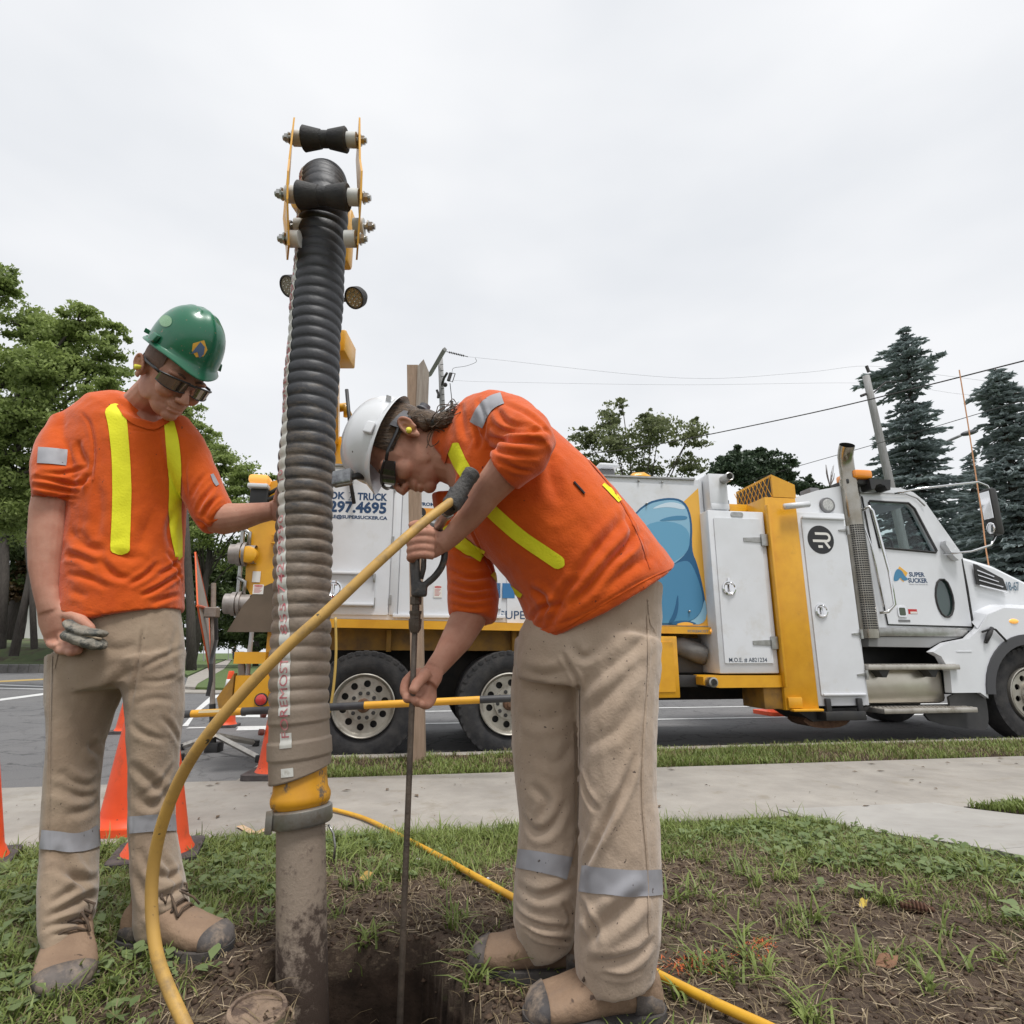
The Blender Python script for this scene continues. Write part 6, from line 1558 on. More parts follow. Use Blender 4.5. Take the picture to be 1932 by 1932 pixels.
def head_solid(mb, H, fr, side_ear=0):
    f, u, r = fr
    L3 = lambda a, b, c: H + f * a + r * b + u * c
    ax = (f, r, u)
    E_ = lambda c, rad, axes=ax, **k: mb.ell(L3(*c), rad, axes, 20, 12)
    E_((-.012, 0, .035), (.099, .078, .088)); E_((.03, 0, .0), (.072, .069, .085)); E_((.035, 0, -.045), (.062, .058, .072)); E_((.048, 0, -.082), (.048, .046, .038)); E_((.082, 0, -.1), (.02, .024, .019))
    E_((-.03, 0, -.03), (.06, .062, .07))
    for s in (-1, 1):
        E_((.07, s * .038, -.03), (.032, .026, .026)); E_((.083, s * .03, .022), (.018, .03, .011)); E_((.005, s * .05, -.055), (.05, .014, .04))
    mb.tube([L3(.097, 0, .012), L3(.106, 0, -.008), L3(.119, 0, -.03), L3(.122, 0, -.04), L3(.108, 0, -.047)], [(.007, .009), (.007, .009), (.009, .012), (.011, .015), (.008, .014)], 12, hint=f)
    for s in (-1, 1): E_((.108, s * .013, -.043), (.011, .008, .008))
    E_((.098, 0, -.0695), (.011, .025, .0055)); E_((.096, 0, -.082), (.011, .021, .007)); E_((.093, 0, -.062), (.014, .028, .014))
    for s in (-1, 1):
        ea = (f * .92 + u * -.1 - r * s * .35).normalized(); eu = (u * .97 - f * .22).normalized(); en = ea.cross(eu)
        c0 = L3(-.02, s * .083, -.012)
        # rim of the ear as a bent tube, thin back plate, lobe
        rim_ = [c0 + ea * (.017 * math.cos(t) * (1.0 if math.sin(t) > -.3 else .75)) + eu * (.031 * math.sin(t)) + r * s * (.006 + .003 * math.sin(t)) for t in [R(-70 + 290 * k / 14) for k in range(15)]]
        mb.tube(rim_, [.0048] * 15, 8)
        mb.ell(c0 + r * s * (-.001), (.015, .029, .0042), (ea, eu, en), 14, 8)
        mb.ell(c0 - eu * .027 + ea * .004 + r * s * .003, (.009, .009, .005), (ea, eu, en), 10, 6)
        mb.ell(c0 - r * s * .008, (.015, .028, .012), (ea, eu, en), 12, 8)
        mb.tube([c0 + ea * (.006 * math.cos(t)) + eu * (.018 * math.sin(t)) + r * s * .005 for t in [R(60 + 170 * k / 8) for k in range(9)]], [.0035] * 9, 6)
def hard_hat(H, fr, m, parent, H_=.118, peak=.03, sz=1.0):
    f, u, r = fr
    L3 = lambda a, b, c: H + f * (a * sz) + r * (b * sz) + u * c
    n = 64; cf, cu = .006, .03
    def brim(th, k):
        c, s = math.cos(th), math.sin(th)
        pk = max(0, c) ** 5
        a = .132 + .012 * k + peak * k * pk; b_ = .113 + .01 * k
        return (cf + a * c, b_ * s, cu - (.012 * k) - .020 * k * pk * .9 + .004 * (1 - abs(c)))
    rs = []
    # outer dome from crown to rim, brim out, under side back in, inner dome
    def dome(th, t, off=0.0):
        c, s = math.cos(th), math.sin(th); q = math.sin(t * math.pi / 2) ** .82; h = math.cos(t * math.pi / 2) ** .9
        ridge = .006 * math.exp(-((s * q * .113) / .016) ** 2) * (1 if t < .93 else 0)
        ridge2 = .0035 * (math.exp(-((abs(s * q * .113) - .032) / .009) ** 2)) * (t > .12) * (t < .8) * (c < .75)
        fl = 0.006 * max(0, c) ** 8 * (t > .55)
        return L3(cf + (.132 + off) * c * q - fl * 0, (.113 + off) * s * q, cu + (H_ + off) * h + ridge + ridge2)
    for t in np.linspace(.06, 1, 22): rs.append([dome(2 * math.pi * j / n, t) for j in range(n)])
    for k in (.25, .6, .92, 1.0): rs.append([L3(*brim(2 * math.pi * j / n, k)) for j in range(n)])
    for k in (1.0, .6, .1): rs.append([L3(*brim(2 * math.pi * j / n, k)) - u * .0035 for j in range(n)])
    for t in np.linspace(.97, .06, 10): rs.append([dome(2 * math.pi * j / n, t, -.004) - u * .002 for j in range(n)])
    mb = MB(); mb.rings(rs, True); h = mb.build('hard_hat', m, parent, auto=50)
    for s in (-1, 1):
        mb = MB(); c = L3(cf + .02, s * .1175, cu + .012); mb.box((-1, -1, -1), (1, 1, 1), lambda x, y, z: c + f * x * .016 + r * (s * (y * .006 - z * .003)) + u * z * .012, bev=.25); mb.build('accessory_slot', m, h, auto=40)
        mb = MB(); c = L3(cf - .085, s * .088, cu + .008); mb.box((-1, -1, -1), (1, 1, 1), lambda x, y, z: c + (f * .7 + r * s * -.72) * x * -.012 + r * s * y * .004 + u * z * .007, bev=.25); mb.build('rain_clip', m, h, auto=40)
    return h, L3
def band_shell(mb, L3, a, b_, u0, u1, th0, th1, n=24, th_=.004, du=0.0):
    rs = []
    for i in range(n + 1):
        t = th0 + (th1 - th0) * i / n; c, s = math.cos(t), math.sin(t)
        z = du * c
        rs.append([L3(a * c, b_ * s, u0 + z), L3((a + th_) * c, (b_ + th_) * s, u0 + z), L3((a + th_) * c, (b_ + th_) * s, u1 + z), L3(a * c, b_ * s, u1 + z)])
    mb.rings(rs)
def glasses(H, fr, parent, lens_m, frame_m, drop=0.0):
    f, u, r = fr
    L3 = lambda a, b, c: H + f * a + r * b + u * c
    for s in (-1, 1):
        V_ = []; na, nb = 14, 7
        for i in range(na + 1):
            t = R(6 + 68 * i / na)
            x = .06 + .062 * math.cos(t) ** .8 ; y = .083 * math.sin(t)
            hi = .016 - .004 * i / na; lo = -.026 + .012 * (i / na) ** 2 + .01 * (1 - i / na) ** 4
            V_.append([L3(x - .006 * (j / nb), s * y, drop + hi + (lo - hi) * j / nb) for j in range(nb + 1)])
        mb = MB(); vv = [p for q in V_ for p in q]
        mb.add(vv, [(i * (nb + 1) + j, i * (nb + 1) + j + 1, (i + 1) * (nb + 1) + j + 1, (i + 1) * (nb + 1) + j) for i in range(na) for j in range(nb)])
        g = mb.build('lens', lens_m, parent, smooth=True)
        mb = MB(); mb.tube([q[0] + f * .001 for q in V_], .0032, 6); mb.build('glasses_frame', frame_m, parent, smooth=True)
        mb = MB(); mb.tube([q[-1] + f * .001 for q in V_], .0016, 6); mb.build('glasses_frame', frame_m, parent, smooth=True)
        mb = MB(); mb.tube([V_[-1][1], L3(.06, s * .088, drop + .012), L3(.0, s * .087, drop + .012), L3(-.02, s * .086, drop + .016), L3(-.05, s * .084, drop - .005)], [(.0045, .002)] * 5, 6, hint=u); mb.build('temple_arm', frame_m, parent, smooth=True)
    mb = MB(); mb.tube([L3(.121, -.01, drop + .012), L3(.124, 0, drop + .014), L3(.121, .01, drop + .012)], .004, 6); mb.build('glasses_frame', frame_m, parent, smooth=True)
def boot(heel, d, parent, L_=.305, pitch=0.0, wid=1.18):
    d = Vector(d).normalized(); up = Vector((0, 0, 1)); s = d.cross(up).normalized()
    if pitch: d = (d * math.cos(pitch) + up * math.sin(pitch)); up = s.cross(d).normalized()
    L3 = lambda a, b, c: Vector(heel) + d * a + s * b * wid + up * c
    def ring(x, hw_, top, bot=.02, n=20, ex=.75):
        q = []
        for j in range(n):
            t = 2 * math.pi * j / n; c, sn = math.cos(t), math.sin(t)
            q.append(L3(x, hw_ * math.copysign(abs(c) ** ex, c), (top + bot) / 2 + (top - bot) / 2 * math.copysign(abs(sn) ** ex, sn)))
        return q
    k = L_ / .305
    prof_ = [(.004, .022, .07), (.012, .034, .10), (.035, .04, .125), (.07, .041, .135), (.11, .042, .128), (.15, .046, .108), (.19, .051, .088), (.225, .053, .076), (.26, .05, .07), (.285, .04, .06), (.299, .024, .044)]
    mb = MB(); mb.rings([ring(x * k, w_, t) for x, w_, t in prof_])
    mb.tube([L3(.06, 0, .08), L3(.06, 0, .13), L3(.062, 0, .165)], [.044, .044, .045], 18, hint=tuple(d))
    me = remesh(mb, .005, 3); ripple(me, 40, .002, 3)
    o = obj('boot', me, LEATHER, parent, True)
    mb = MB(); mb.rings([ring(x * k, w_ + .0025, t + .0025, .018) for x, w_, t in prof_[8:]] + [ring(.304 * k, .008, .036, .026)]); mb.build('toe_cap', BTOE, o, smooth=True)
    mb = MB(); mb.rings([ring(x, w_ + .002, t * .62 + .002, .018) for x, w_, t in prof_[:4]]); mb.build('heel_counter', BTOE, o, smooth=True)
    ol = [(x * k, (w_ + .006)) for x, w_, t in [(-.004, .012, 0)] + prof_] + [(.309 * k, .01)]
    out = ol + [(x, -y) for x, y in reversed(ol)]
    out = chaikin([(x, y * (.88 if .08 < x < .14 else 1)) for x, y in out], 1)
    mb = MB(); mb.poly(out, [], .004, .03, lambda x, y, c: L3(x, y, c)); sl_ = mb.build('sole', SOLE, o, auto=40)
    mb = MB()
    for i in range(9):
        x = .13 * k + i * .02 * k
        mb.poly([(x, -.05), (x + .012, -.05), (x + .012, .05), (x, .05)], [], -.004, .006, lambda x, y, c: L3(x, y, c))
    mb.poly([(0, -.036), (.08, -.036), (.08, .036), (0, .036)], [], -.006, .006, lambda x, y, c: L3(x, y, c))
    q = mb.build('tread', SOLE, o); q['kind'] = 'stuff'
    mb = MB()
    for i, x in enumerate((.105, .125, .145, .165)):
        zt = np.interp(x, [p_[0] for p_ in prof_], [p_[2] for p_ in prof_]) + .006
        mb.tube([L3(x * k, -.03, zt - .014), L3((x + .006) * k, -.012, zt), L3((x + .008) * k, .012, zt), L3(x * k + .012, .03, zt - .014)], .0035, 6)
    mb.build('lacing', LACE, o, smooth=True)
    for sg in (-1, 1):
        mb = MB(); zt = .136
        mb.tube([L3(.108, 0, zt), L3(.115, sg * .02, zt + .012), L3(.13, sg * .038, zt + .004), L3(.14, sg * .034, zt - .012), L3(.125, sg * .012, zt), L3(.112, 0, zt)], .0033, 6)
        mb.tube([L3(.112, 0, zt), L3(.14, sg * .016, zt - .006), L3(.165, sg * .028, zt - .022), L3(.18, sg * .034, zt - .04)], .003, 6); mb.build('lace_bow', LACE, o, smooth=True)
    return o
def finger(mb, pts, r0, r1):
    k = len(pts); P = spline([tuple(p) for p in pts], 3 * k)
    rr = [r0 + (r1 - r0) * i / (3 * k - 1) for i in range(3 * k)]
    rr[-1] *= .65
    # knuckle swell
    for i in (3, 6):
        if i < 3 * k - 2: rr[i] *= 1.1
    mb.tube(P, rr, 10)
# ------------------------------------------------------------------ worker with the green helmet
w1 = thing('person', 'standing worker in orange shirt and green hard hat, one hand on the suction hose', 'person', (-1.0, 1.74, .25), 'workers at the dig')
B = 1.76
f1, u1_, r1 = frame((.883 * math.cos(R(35)), -.469 * math.cos(R(35)), -math.sin(R(35))), (.5, -.27, .8))
ear = at(263, 688, 1.60)
H1 = ear + f1 * .026 - r1 * .084 + u1_ * .012
body = MB(); head_solid(body, H1, (f1, u1_, r1))
nk = at(268, 772, 1.76)
body.tube([nk + Vector((-.01, .01, -.08)), nk + Vector((0, -.005, 0)), H1 - u1_ * .06 - f1 * .035, H1 - u1_ * .0 - f1 * .03], [.085, .063, .056, .05], 16)
body.tube([H1 - u1_ * .04 - f1 * .05, nk + Vector((-.035, .03, .0))], [.045, .05], 12)
# torso, arms and legs under the clothes: one body
limb(body, [(240, 790, B, 75, .09), (233, 850, B, 105, .105), (235, 950, B, 98, .1), (232, 1050, B, 98, .1), (230, 1160, B, 104, .105), (233, 1230, B, 96, .09), (233, 1275, B, 70, .06)])
limb(body, [(150, 810, B - .03, 40), (115, 860, 1.69, 40), (102, 925, 1.65, 38)])
limb(body, [(102, 915, 1.65, 38), (92, 960, 1.645, 38), (87, 1020, 1.64, 37), (84, 1070, 1.635, 32), (86, 1110, 1.63, 26), (91, 1138, 1.63, 24, .024), (96, 1152, 1.635, 26, .024)])
limb(body, [(335, 820, B, 36), (368, 890, B, 33), (398, 965, B, 30)])
limb(body, [(392, 972, B, 30), (425, 979, B, 30), (455, 975, B + .005, 26), (488, 968, B + .01, 20), (515, 964, B + .015, 17)], hint=(0, 0, 1))
for rows in ([(172, 1290, B - .0, 44), (140, 1449, 1.73, 30), (128, 1650, 1.70, 27), (124, 1775, 1.65, 24), (120, 1790, 1.64, 22)], [(292, 1290, B - .0, 42), (289, 1449, 1.76, 28), (298, 1650, 1.78, 24), (300, 1750, 1.78, 22), (292, 1775, 1.78, 20)]): limb(body, rows)
# right hand holding the muddy pouch
hb = lambda x, y, Y: at(x, y, Y)
limb(body, [(93, 1142, 1.637, 25, .022), (103, 1165, 1.64, 33, .021), (112, 1188, 1.645, 33, .019), (116, 1203, 1.65, 27, .016)])
finger(body, [hb(132, 1178, 1.645), hb(140, 1203, 1.63), hb(143, 1222, 1.62), hb(150, 1229, 1.605)], .0148, .0115)
finger(body, [hb(118, 1192, 1.645), hb(124, 1217, 1.63), hb(131, 1229, 1.615), hb(141, 1230, 1.60)], .0148, .0115)
finger(body, [hb(104, 1195, 1.65), hb(109, 1218, 1.64), hb(116, 1227, 1.625), hb(127, 1227, 1.61)], .014, .011)
finger(body, [hb(91, 1188, 1.655), hb(93, 1207, 1.65), hb(99, 1217, 1.635), hb(109, 1218, 1.62)], .0125, .0095)
finger(body, [hb(118, 1158, 1.645), hb(142, 1164, 1.62), hb(160, 1175, 1.605), hb(176, 1190, 1.6)], .016, .0115)
# left hand spread on the far side of the hose
limb(body, [(510, 964, B + .015, 18, .017), (528, 962, B + .02, 26, .015), (545, 960, B + .02, 28, .013)], hint=(0, 0, 1))
for dy, l in ((-20, 36), (-7, 42), (7, 40), (19, 30)):
    finger(body, [hb(543, 960 + dy, 1.78), hb(560, 958 + dy * 1.1, 1.79), hb(560 + l * .6, 958 + dy * 1.15, 1.785), hb(558 + l, 960 + dy * 1.15, 1.772)], .0115, .009)
finger(body, [hb(522, 945, 1.765), hb(528, 925, 1.745), hb(535, 912, 1.725)], .0125, .0095)
me = remesh(body, .0029, 3, .45)
# ear hollow and stubble relief
person1 = obj('body', me, SKIN1, w1, True)
def eyes(H, fr, parent):
    f, u, r = fr
    for s in (-1, 1):
        part(MB().ell(H + f * .082 + r * s * .032 + u * .004, (.012, .012, .012), (f, r, u)), 'eye', mat('eye_white', (.7, .66, .62), rough=.2), parent, smooth=True); part(MB().ell(H + f * .0925 + r * s * .032 + u * .002, (.003, .0055, .0055), (f, r, u)), 'iris', mat('iris_dark', (.05, .035, .025), rough=.2), parent, smooth=True)
        part(MB().tube([H + f * .098 + r * s * .016 + u * .022, H + f * .1 + r * s * .03 + u * .028, H + f * .09 + r * s * .048 + u * .024], [(.004, .003)] * 3, 6), 'eyebrow', STUB if parent is w1 else HAIRB, parent, smooth=True)
eyes(H1, (f1, u1_, r1), w1)
# cropped hair round the sides and back
def hair_cap(H, fr, m, parent, name='hair', lift=1.03, zlo=-.05):
    f, u, r = fr; rs = []
    n = 40
    for k in range(9):
        z = -.0 + .09 * k / 8
        row = []
        for j in range(n + 1):
            t = R(52 + 256 * j / n)
            side = abs(math.cos(t)); low = zlo * max(0, -math.cos(t)) ** 1.2 + .012 * max(0, math.cos(t))
            zz = low + (.1 - low) * k / 8
            q = math.sqrt(max(.05, 1 - ((zz - .035) / .092) ** 2)) if zz > .035 else 1 - .18 * ((.035 - zz) / .08) ** 2
            row.append(H + f * (-.012 + .101 * lift * q * math.cos(t)) + r * (.08 * lift * q * math.sin(t)) + u * zz)
        rs.append(row)
    mb = MB(); vv = [p_ for q in rs for p_ in q]; mb.add(vv, [(i * (n + 1) + j, i * (n + 1) + j + 1, (i + 1) * (n + 1) + j + 1, (i + 1) * (n + 1) + j) for i in range(8) for j in range(n)])
    return mb.build(name, m, parent, smooth=True)
hair_cap(H1, (f1, u1_, r1), STUB, w1, lift=1.012)
GREENH = mat('green_helmet_shell', (.012, .15, .075), (.01, .12, .06), 6, rough=.28, coat=.3, speck=(.22, .16, .1), sscale=95, spos=(.69, .72), dirt=(.05, .16, .09), dscale=7, dpos=(.55, .8))
hh1, L1 = hard_hat(H1 + u1_ * .044 - f1 * .008, (f1, u1_, r1), GREENH, w1, .148, .018, .865)
def sticker(center, fr, pts, m, parent, bt, name='sticker', lift=.0012):
    """flat print laid over the helmet shell"""
    return None
btH = bvh(hh1.data)
def helmet_print(pxs, m, lift=.0012, name='sticker', bt=btH, par=hh1):
    c = np.mean(np.array(pxs), 0); vv = []
    for ring_ in (0.0, .5, 1.0):
        for q in pxs:
            qq = c + (np.array(q) - c) * ring_; h = cast(bt, qq[0], qq[1])
            vv.append(h[0] + h[1] * lift if h else None)
    if any(v is None for v in vv): return
    n = len(pxs); mb = MB(); mb.add(vv, [(a * n + j, a * n + (j + 1) % n, (a + 1) * n + (j + 1) % n, (a + 1) * n + j) for a in (0, 1) for j in range(n)]); mb.build(name, m, par, smooth=True)
helmet_print(circ(313, 606, 12, 16, 11), mat('pale_green_sticker', (.18, .36, .2), (.3, .45, .3), 300, rough=.5))
helmet_print([(364, 648), (385, 642), (391, 660), (384, 672), (370, 674), (362, 662)], AY)
helmet_print([(360, 668), (370, 655), (378, 645), (386, 655), (384, 668), (376, 676), (372, 664)], mat('sticker_blue', (.1, .16, .28), rough=.5), .002)
mb = MB(); band_shell(mb, lambda a, b_, c: H1 + f1 * a + r1 * b_ + u1_ * c, .099, .084, .012, .032, R(120), R(240), du=.018); mb.build('suspension_band', mat('suspension_grey', (.06, .06, .07), rough=.6), hh1)
LENS1 = mat('smoked_mirror_lens', (.3, .25, .21), rough=.07, metal=.9); FRM = mat('glasses_black', (.02, .02, .022), rough=.35)
glasses(H1, (f1, u1_, r1), w1, LENS1, FRM)
part(MB().tube([H1 - f1 * .012 + r1 * .082 - u1_ * .015, H1 - f1 * .008 + r1 * .1 - u1_ * .019], [.0065, .0075], 10), 'ear_plug', PLUG, w1, smooth=True)
# shirt
sh1 = MB()
limb(sh1, [(266, 757, 1.745, 46, .07), (262, 766, 1.75, 60, .085), (250, 782, B, 92, .11), (240, 805, B, 118, .125), (233, 850, B, 127, .135), (235, 900, B, 119, .135), (238, 960, B, 115, .133), (233, 1040, B, 116, .135), (231, 1100, B - .003, 119, .138), (230, 1150, B - .006, 121, .14), (231, 1170, B - .006, 121, .14)], n=28)
limb(sh1, [(175, 800, B, 52), (141, 822, 1.73, 57, .088), (119, 855, 1.695, 57, .084), (113, 885, 1.665, 58, .08), (107, 915, 1.65, 53, .075), (102, 936, 1.645, 46, .066), (101, 944, 1.645, 44, .064)])
limb(sh1, [(318, 812, B, 50), (345, 845, B, 47), (366, 890, B, 44), (384, 930, B, 43), (400, 962, B, 42), (410, 984, B, 36), (414, 992, B, 33)], dr=1.05)
me = remesh(sh1, .0046, 5)
ripple(me, 9, .0045, 11); ripple(me, 26, .0018, 12); ripple(me, 60, .0008, 13)
fs = [([(150, 775), (170, 800), (178, 850), (172, 900), (165, 940)], .006, .004), ([(355, 940), (350, 900), (352, 860)], .006, .004),
      # rolled sleeves
      ([(60, 900), (95, 905), (140, 915), (172, 905)], .008, .008), ([(60, 915), (100, 922), (150, 930)], .007, .009), ([(62, 930), (100, 938), (148, 940)], .006, .007), ([(70, 893), (120, 893), (168, 880)], .008, .006), ([(165, 880), (150, 850), (148, 830)], .012, .008), ([(172, 895), (160, 905), (150, 925)], .009, .008),
      ([(400, 985), (410, 970), (425, 955)], .006, .008), ([(385, 975), (395, 955), (415, 935)], .007, .008), ([(372, 965), (385, 940), (405, 915)], .008, .008), ([(360, 940), (372, 915), (392, 890)], .008, .005), ([(355, 985), (375, 985), (395, 1000)], .009, .007),
      # waist folds
      ([(122, 1045), (150, 1050), (185, 1068)], .012, .009), ([(185, 1052), (215, 1085), (250, 1092)], .012, .007), ([(125, 1082), (165, 1090), (205, 1110)], .01, .006), ([(240, 1105), (275, 1085), (300, 1060)], .009, .008), ([(265, 1125), (300, 1108), (347, 1078)], .008, .010), ([(300, 1085), (325, 1070), (347, 1048)], .008, .008), ([(130, 1112), (165, 1126)], .012, .004), ([(315, 1040), (332, 1068), (343, 1098)], .009, .007), ([(205, 1035), (240, 1052), (275, 1048)], .016, .005), ([(285, 1140), (315, 1128), (340, 1122)], .009, .006), ([(148, 1000), (170, 1022)], .014, .005), ([(255, 1050), (275, 1000), (290, 960)], .02, .006), ([(130, 1000), (160, 1030), (200, 1040)], .016, .007), ([(330, 960), (318, 1000), (325, 1040)], .014, .007), ([(140, 1145), (200, 1160), (270, 1168), (345, 1148)], .004, .0025),
      ([(205, 790), (250, 812), (300, 812), (320, 800)], .004, .002), ([(180, 900), (188, 960), (180, 1020)], .018, .005)]
folds(me, fs)
shirt1 = obj('shirt', me, ORANGE, w1, True)
bt = bvh(me)
strip(bt, [(213, 763), (222, 800), (228, 860), (230, 920), (229, 980), (227, 1020), (227, 1047)], [18, 18, 17, 18, 18, 18, 18], 'stripe', LIME, shirt1, round_=True)
strip(bt, [(318, 792), (325, 830), (330, 880), (330, 930), (329, 970), (333, 1015), (337, 1057)], [9, 12, 13, 12, 12, 10, 6], 'stripe', LIME, shirt1, round_=True)
strip(bt, [(72, 859), (100, 861), (126, 864)], [15, 15, 15], 'sleeve_tape', GREYT, shirt1)
strip(bt, [(399, 895), (405, 908), (410, 916)], [3, 4, 3], 'sleeve_tape', GREYT, shirt1, nl=10)
strip(bt, [(224, 764), (240, 786), (262, 800), (290, 806), (318, 793)], [5, 5, 5, 5, 5], 'collar', ORANGE, shirt1, lift=.004, nl=30)
strip(bt, [(113, 1143), (160, 1160), (220, 1170), (280, 1172), (346, 1160)], [6, 6, 6, 6, 6], 'hem', ORANGE, shirt1, lift=.0022)
strip(bt, [(158, 778), (172, 800), (180, 850), (176, 905)], [1.4, 1.4, 1.4, 1.4], 'shoulder_seam', ORANGE, shirt1, lift=.0025, na=3)
# trousers
pt1 = MB()
limb(pt1, [(231, 1125, B, 110, .118), (231, 1165, B, 114, .12), (228, 1210, B - .005, 123, .125), (226, 1260, B - .01, 126, .125), (226, 1300, B - .015, 124, .115)], n=28)
limb(pt1, [(175, 1240, B - .01, 92, .115), (162, 1300, 1.74, 80, .105), (153, 1345, 1.73, 70, .1), (145, 1400, 1.72, 61, .095), (140, 1449, 1.715, 57, .09), (136, 1520, 1.71, 57, .09), (133, 1600, 1.705, 60, .09), (129, 1675, 1.68, 61, .09), (126, 1730, 1.66, 55, .083), (122, 1762, 1.645, 48, .075), (125, 1788, 1.635, 42, .068), (125, 1798, 1.63, 42, .068)])
limb(pt1, [(285, 1240, B - .01, 70, .115), (292, 1300, 1.75, 60, .1), (293, 1345, 1.745, 57, .095), (292, 1418, 1.745, 52, .088), (289, 1480, 1.75, 48, .083), (288, 1574, 1.755, 46, .08), (293, 1625, 1.76, 50, .082), (301, 1675, 1.765, 52, .083), (306, 1722, 1.765, 56, .083), (304, 1745, 1.765, 50, .078), (302, 1758, 1.765, 47, .074)])
me = remesh(pt1, .0046, 5)
ripple(me, 8, .005, 31); ripple(me, 24, .0022, 32, (1, 1, .6)); ripple(me, 60, .0009, 33)
fs = [([(270, 1180), (262, 1240), (252, 1300), (245, 1345)], .006, .007), ([(258, 1215), (225, 1225), (190, 1220)], .016, .006), ([(250, 1260), (220, 1285), (190, 1300)], .016, .007), ([(266, 1262), (300, 1244), (347, 1222)], .009, .005), ([(262, 1285), (305, 1285), (347, 1268)], .009, .004), ([(252, 1330), (290, 1318), (330, 1322)], .011, .004), ([(246, 1362), (270, 1384), (315, 1398)], .01, .006), ([(300, 1350), (325, 1375), (342, 1408)], .01, .005), ([(335, 1185), (325, 1230), (332, 1270)], .012, .004), ([(220, 1370), (195, 1400), (170, 1410)], .016, .008), ([(215, 1420), (190, 1425), (165, 1400)], .014, .009), ([(195, 1460), (170, 1480), (140, 1475), (110, 1455)], .012, .009), ([(190, 1500), (150, 1500), (105, 1480)], .016, .009), ([(188, 1510), (170, 1525), (120, 1540)], .014, .006), ([(245, 1440), (280, 1470), (320, 1500)], .013, .009), ([(255, 1500), (290, 1520), (330, 1480)], .013, .009), ([(330, 1440), (300, 1480), (262, 1500)], .012, .006),
      ([(95, 1630), (130, 1650), (165, 1660), (190, 1655)], .012, .011), ([(105, 1600), (135, 1640), (170, 1690)], .014, .012), ([(85, 1735), (120, 1715), (160, 1695), (188, 1690)], .011, .013), ([(80, 1752), (115, 1740), (160, 1735), (178, 1725)], .009, .011), ([(95, 1705), (120, 1690), (150, 1670)], .012, .008), ([(95, 1765), (130, 1757), (165, 1752)], .006, .006),
      ([(262, 1600), (285, 1640), (320, 1655), (345, 1640)], .011, .011), ([(280, 1690), (310, 1690), (350, 1672)], .01, .012), ([(270, 1720), (310, 1730), (355, 1702)], .01, .011), ([(258, 1650), (275, 1690), (290, 1720)], .012, .009), ([(300, 1610), (325, 1650), (335, 1690)], .012, .008),
      ([(97, 1220), (96, 1320), (95, 1420), (94, 1500), (92, 1600), (100, 1680)], .004, .003), ([(250, 1440), (252, 1520), (250, 1600), (262, 1650)], .004, .003)]
folds(me, fs, 1, .72)
tr1 = obj('trousers', me, KHAKI1, w1, True)
bt = bvh(me)
strip(bt, [(78, 1583), (105, 1586), (140, 1590), (170, 1584), (191, 1572)], [18, 18, 18, 18, 18], 'leg_tape', GREYT, tr1)
strip(bt, [(244, 1556), (270, 1554), (300, 1552), (332, 1552)], [16, 16, 16, 16], 'leg_tape', GREYT, tr1)
strip(bt, [(268, 1185), (262, 1240), (254, 1290)], [1.6, 1.6, 1.6], 'fly_seam', KHAKI1, tr1, lift=.0025, na=3)
strip(bt, [(99, 1225), (97, 1320), (95, 1430), (93, 1560)], [1.6, 1.6, 1.6, 1.6], 'side_seam', KHAKI1, tr1, lift=.0025, na=3)
strip(bt, [(130, 1190), (112, 1225), (103, 1262)], [1.5, 1.5, 1.5], 'pocket_seam', KHAKI1, tr1, lift=.0025, na=3)
def foot(toe_px, heel_px, parent, z=.27, **k):
    t_ = onz(*toe_px, z); h_ = onz(*heel_px, z); d = t_ - h_; d.z = 0
    return boot((t_.x - d.normalized().x * .305, t_.y - d.normalized().y * .305, z - .012), d, parent, **k)
foot((117, 1890), (123, 1765), w1, z=.258)
foot((430, 1796), (246, 1776), w1, z=.262)
# muddy folded thing in his hand
pz = thing('folded_pouch', 'flat rounded pouch smeared with grey mud, gripped in the right hand of the standing worker', 'pouch', tuple(at(165, 1195, 1.6)))
MUD = mat('muddy_cloth', (.16, .15, .125), (.3, .27, .22), 30, rough=.8, bump=.6, bscale=60, dirt=(.07, .075, .07), dscale=22, dpos=(.5, .6))
a = at(128, 1182, 1.615); b_ = at(196, 1206, 1.58)
for k, (o_, rr) in enumerate(((Vector((0, 0, .009)), .0125), (Vector((.002, -.002, -.011)), .0185))):
    P_ = [a.lerp(b_, t) + o_ + Vector((0, 0, -.012 * (t - .5) ** 2 * 4 * (-1 if k == 0 else .3) - .006)) for t in (0, .1, .3, .6, .85, 1)]
    mb = MB(); mb.tube(P_, [(.004, .012), (rr, .03), (rr, .036), (rr, .036), (rr * .9, .03), (.006, .014)], 14, hint=(0, 0, 1)); me = remesh(mb, .004, 2); ripple(me, 60, .003, 5); obj('flap', me, MUD, pz, True)

mb = MB(); off_ = Vector((0, -.028, -.0005)); mb.tube([a.lerp(b_, t) + off_ + Vector((0, .022 * (2 * t - 1) ** 4 + .004, 0)) for t in (.12, .3, .5, .7, .9, .98)], .0032, 6); mb.build('piping', mat('tan_piping', (.42, .33, .22), (.3, .24, .17), 60, rough=.8), pz, smooth=True)
mb = MB(); mb.ell(a.lerp(b_, .5) + Vector((0, .004, 0)), (.034, .027, .02), ((b_ - a).normalized(), Vector((0, 1, 0)), Vector((0, 0, 1)))); mb.build('filling', MUD, pz, smooth=True)
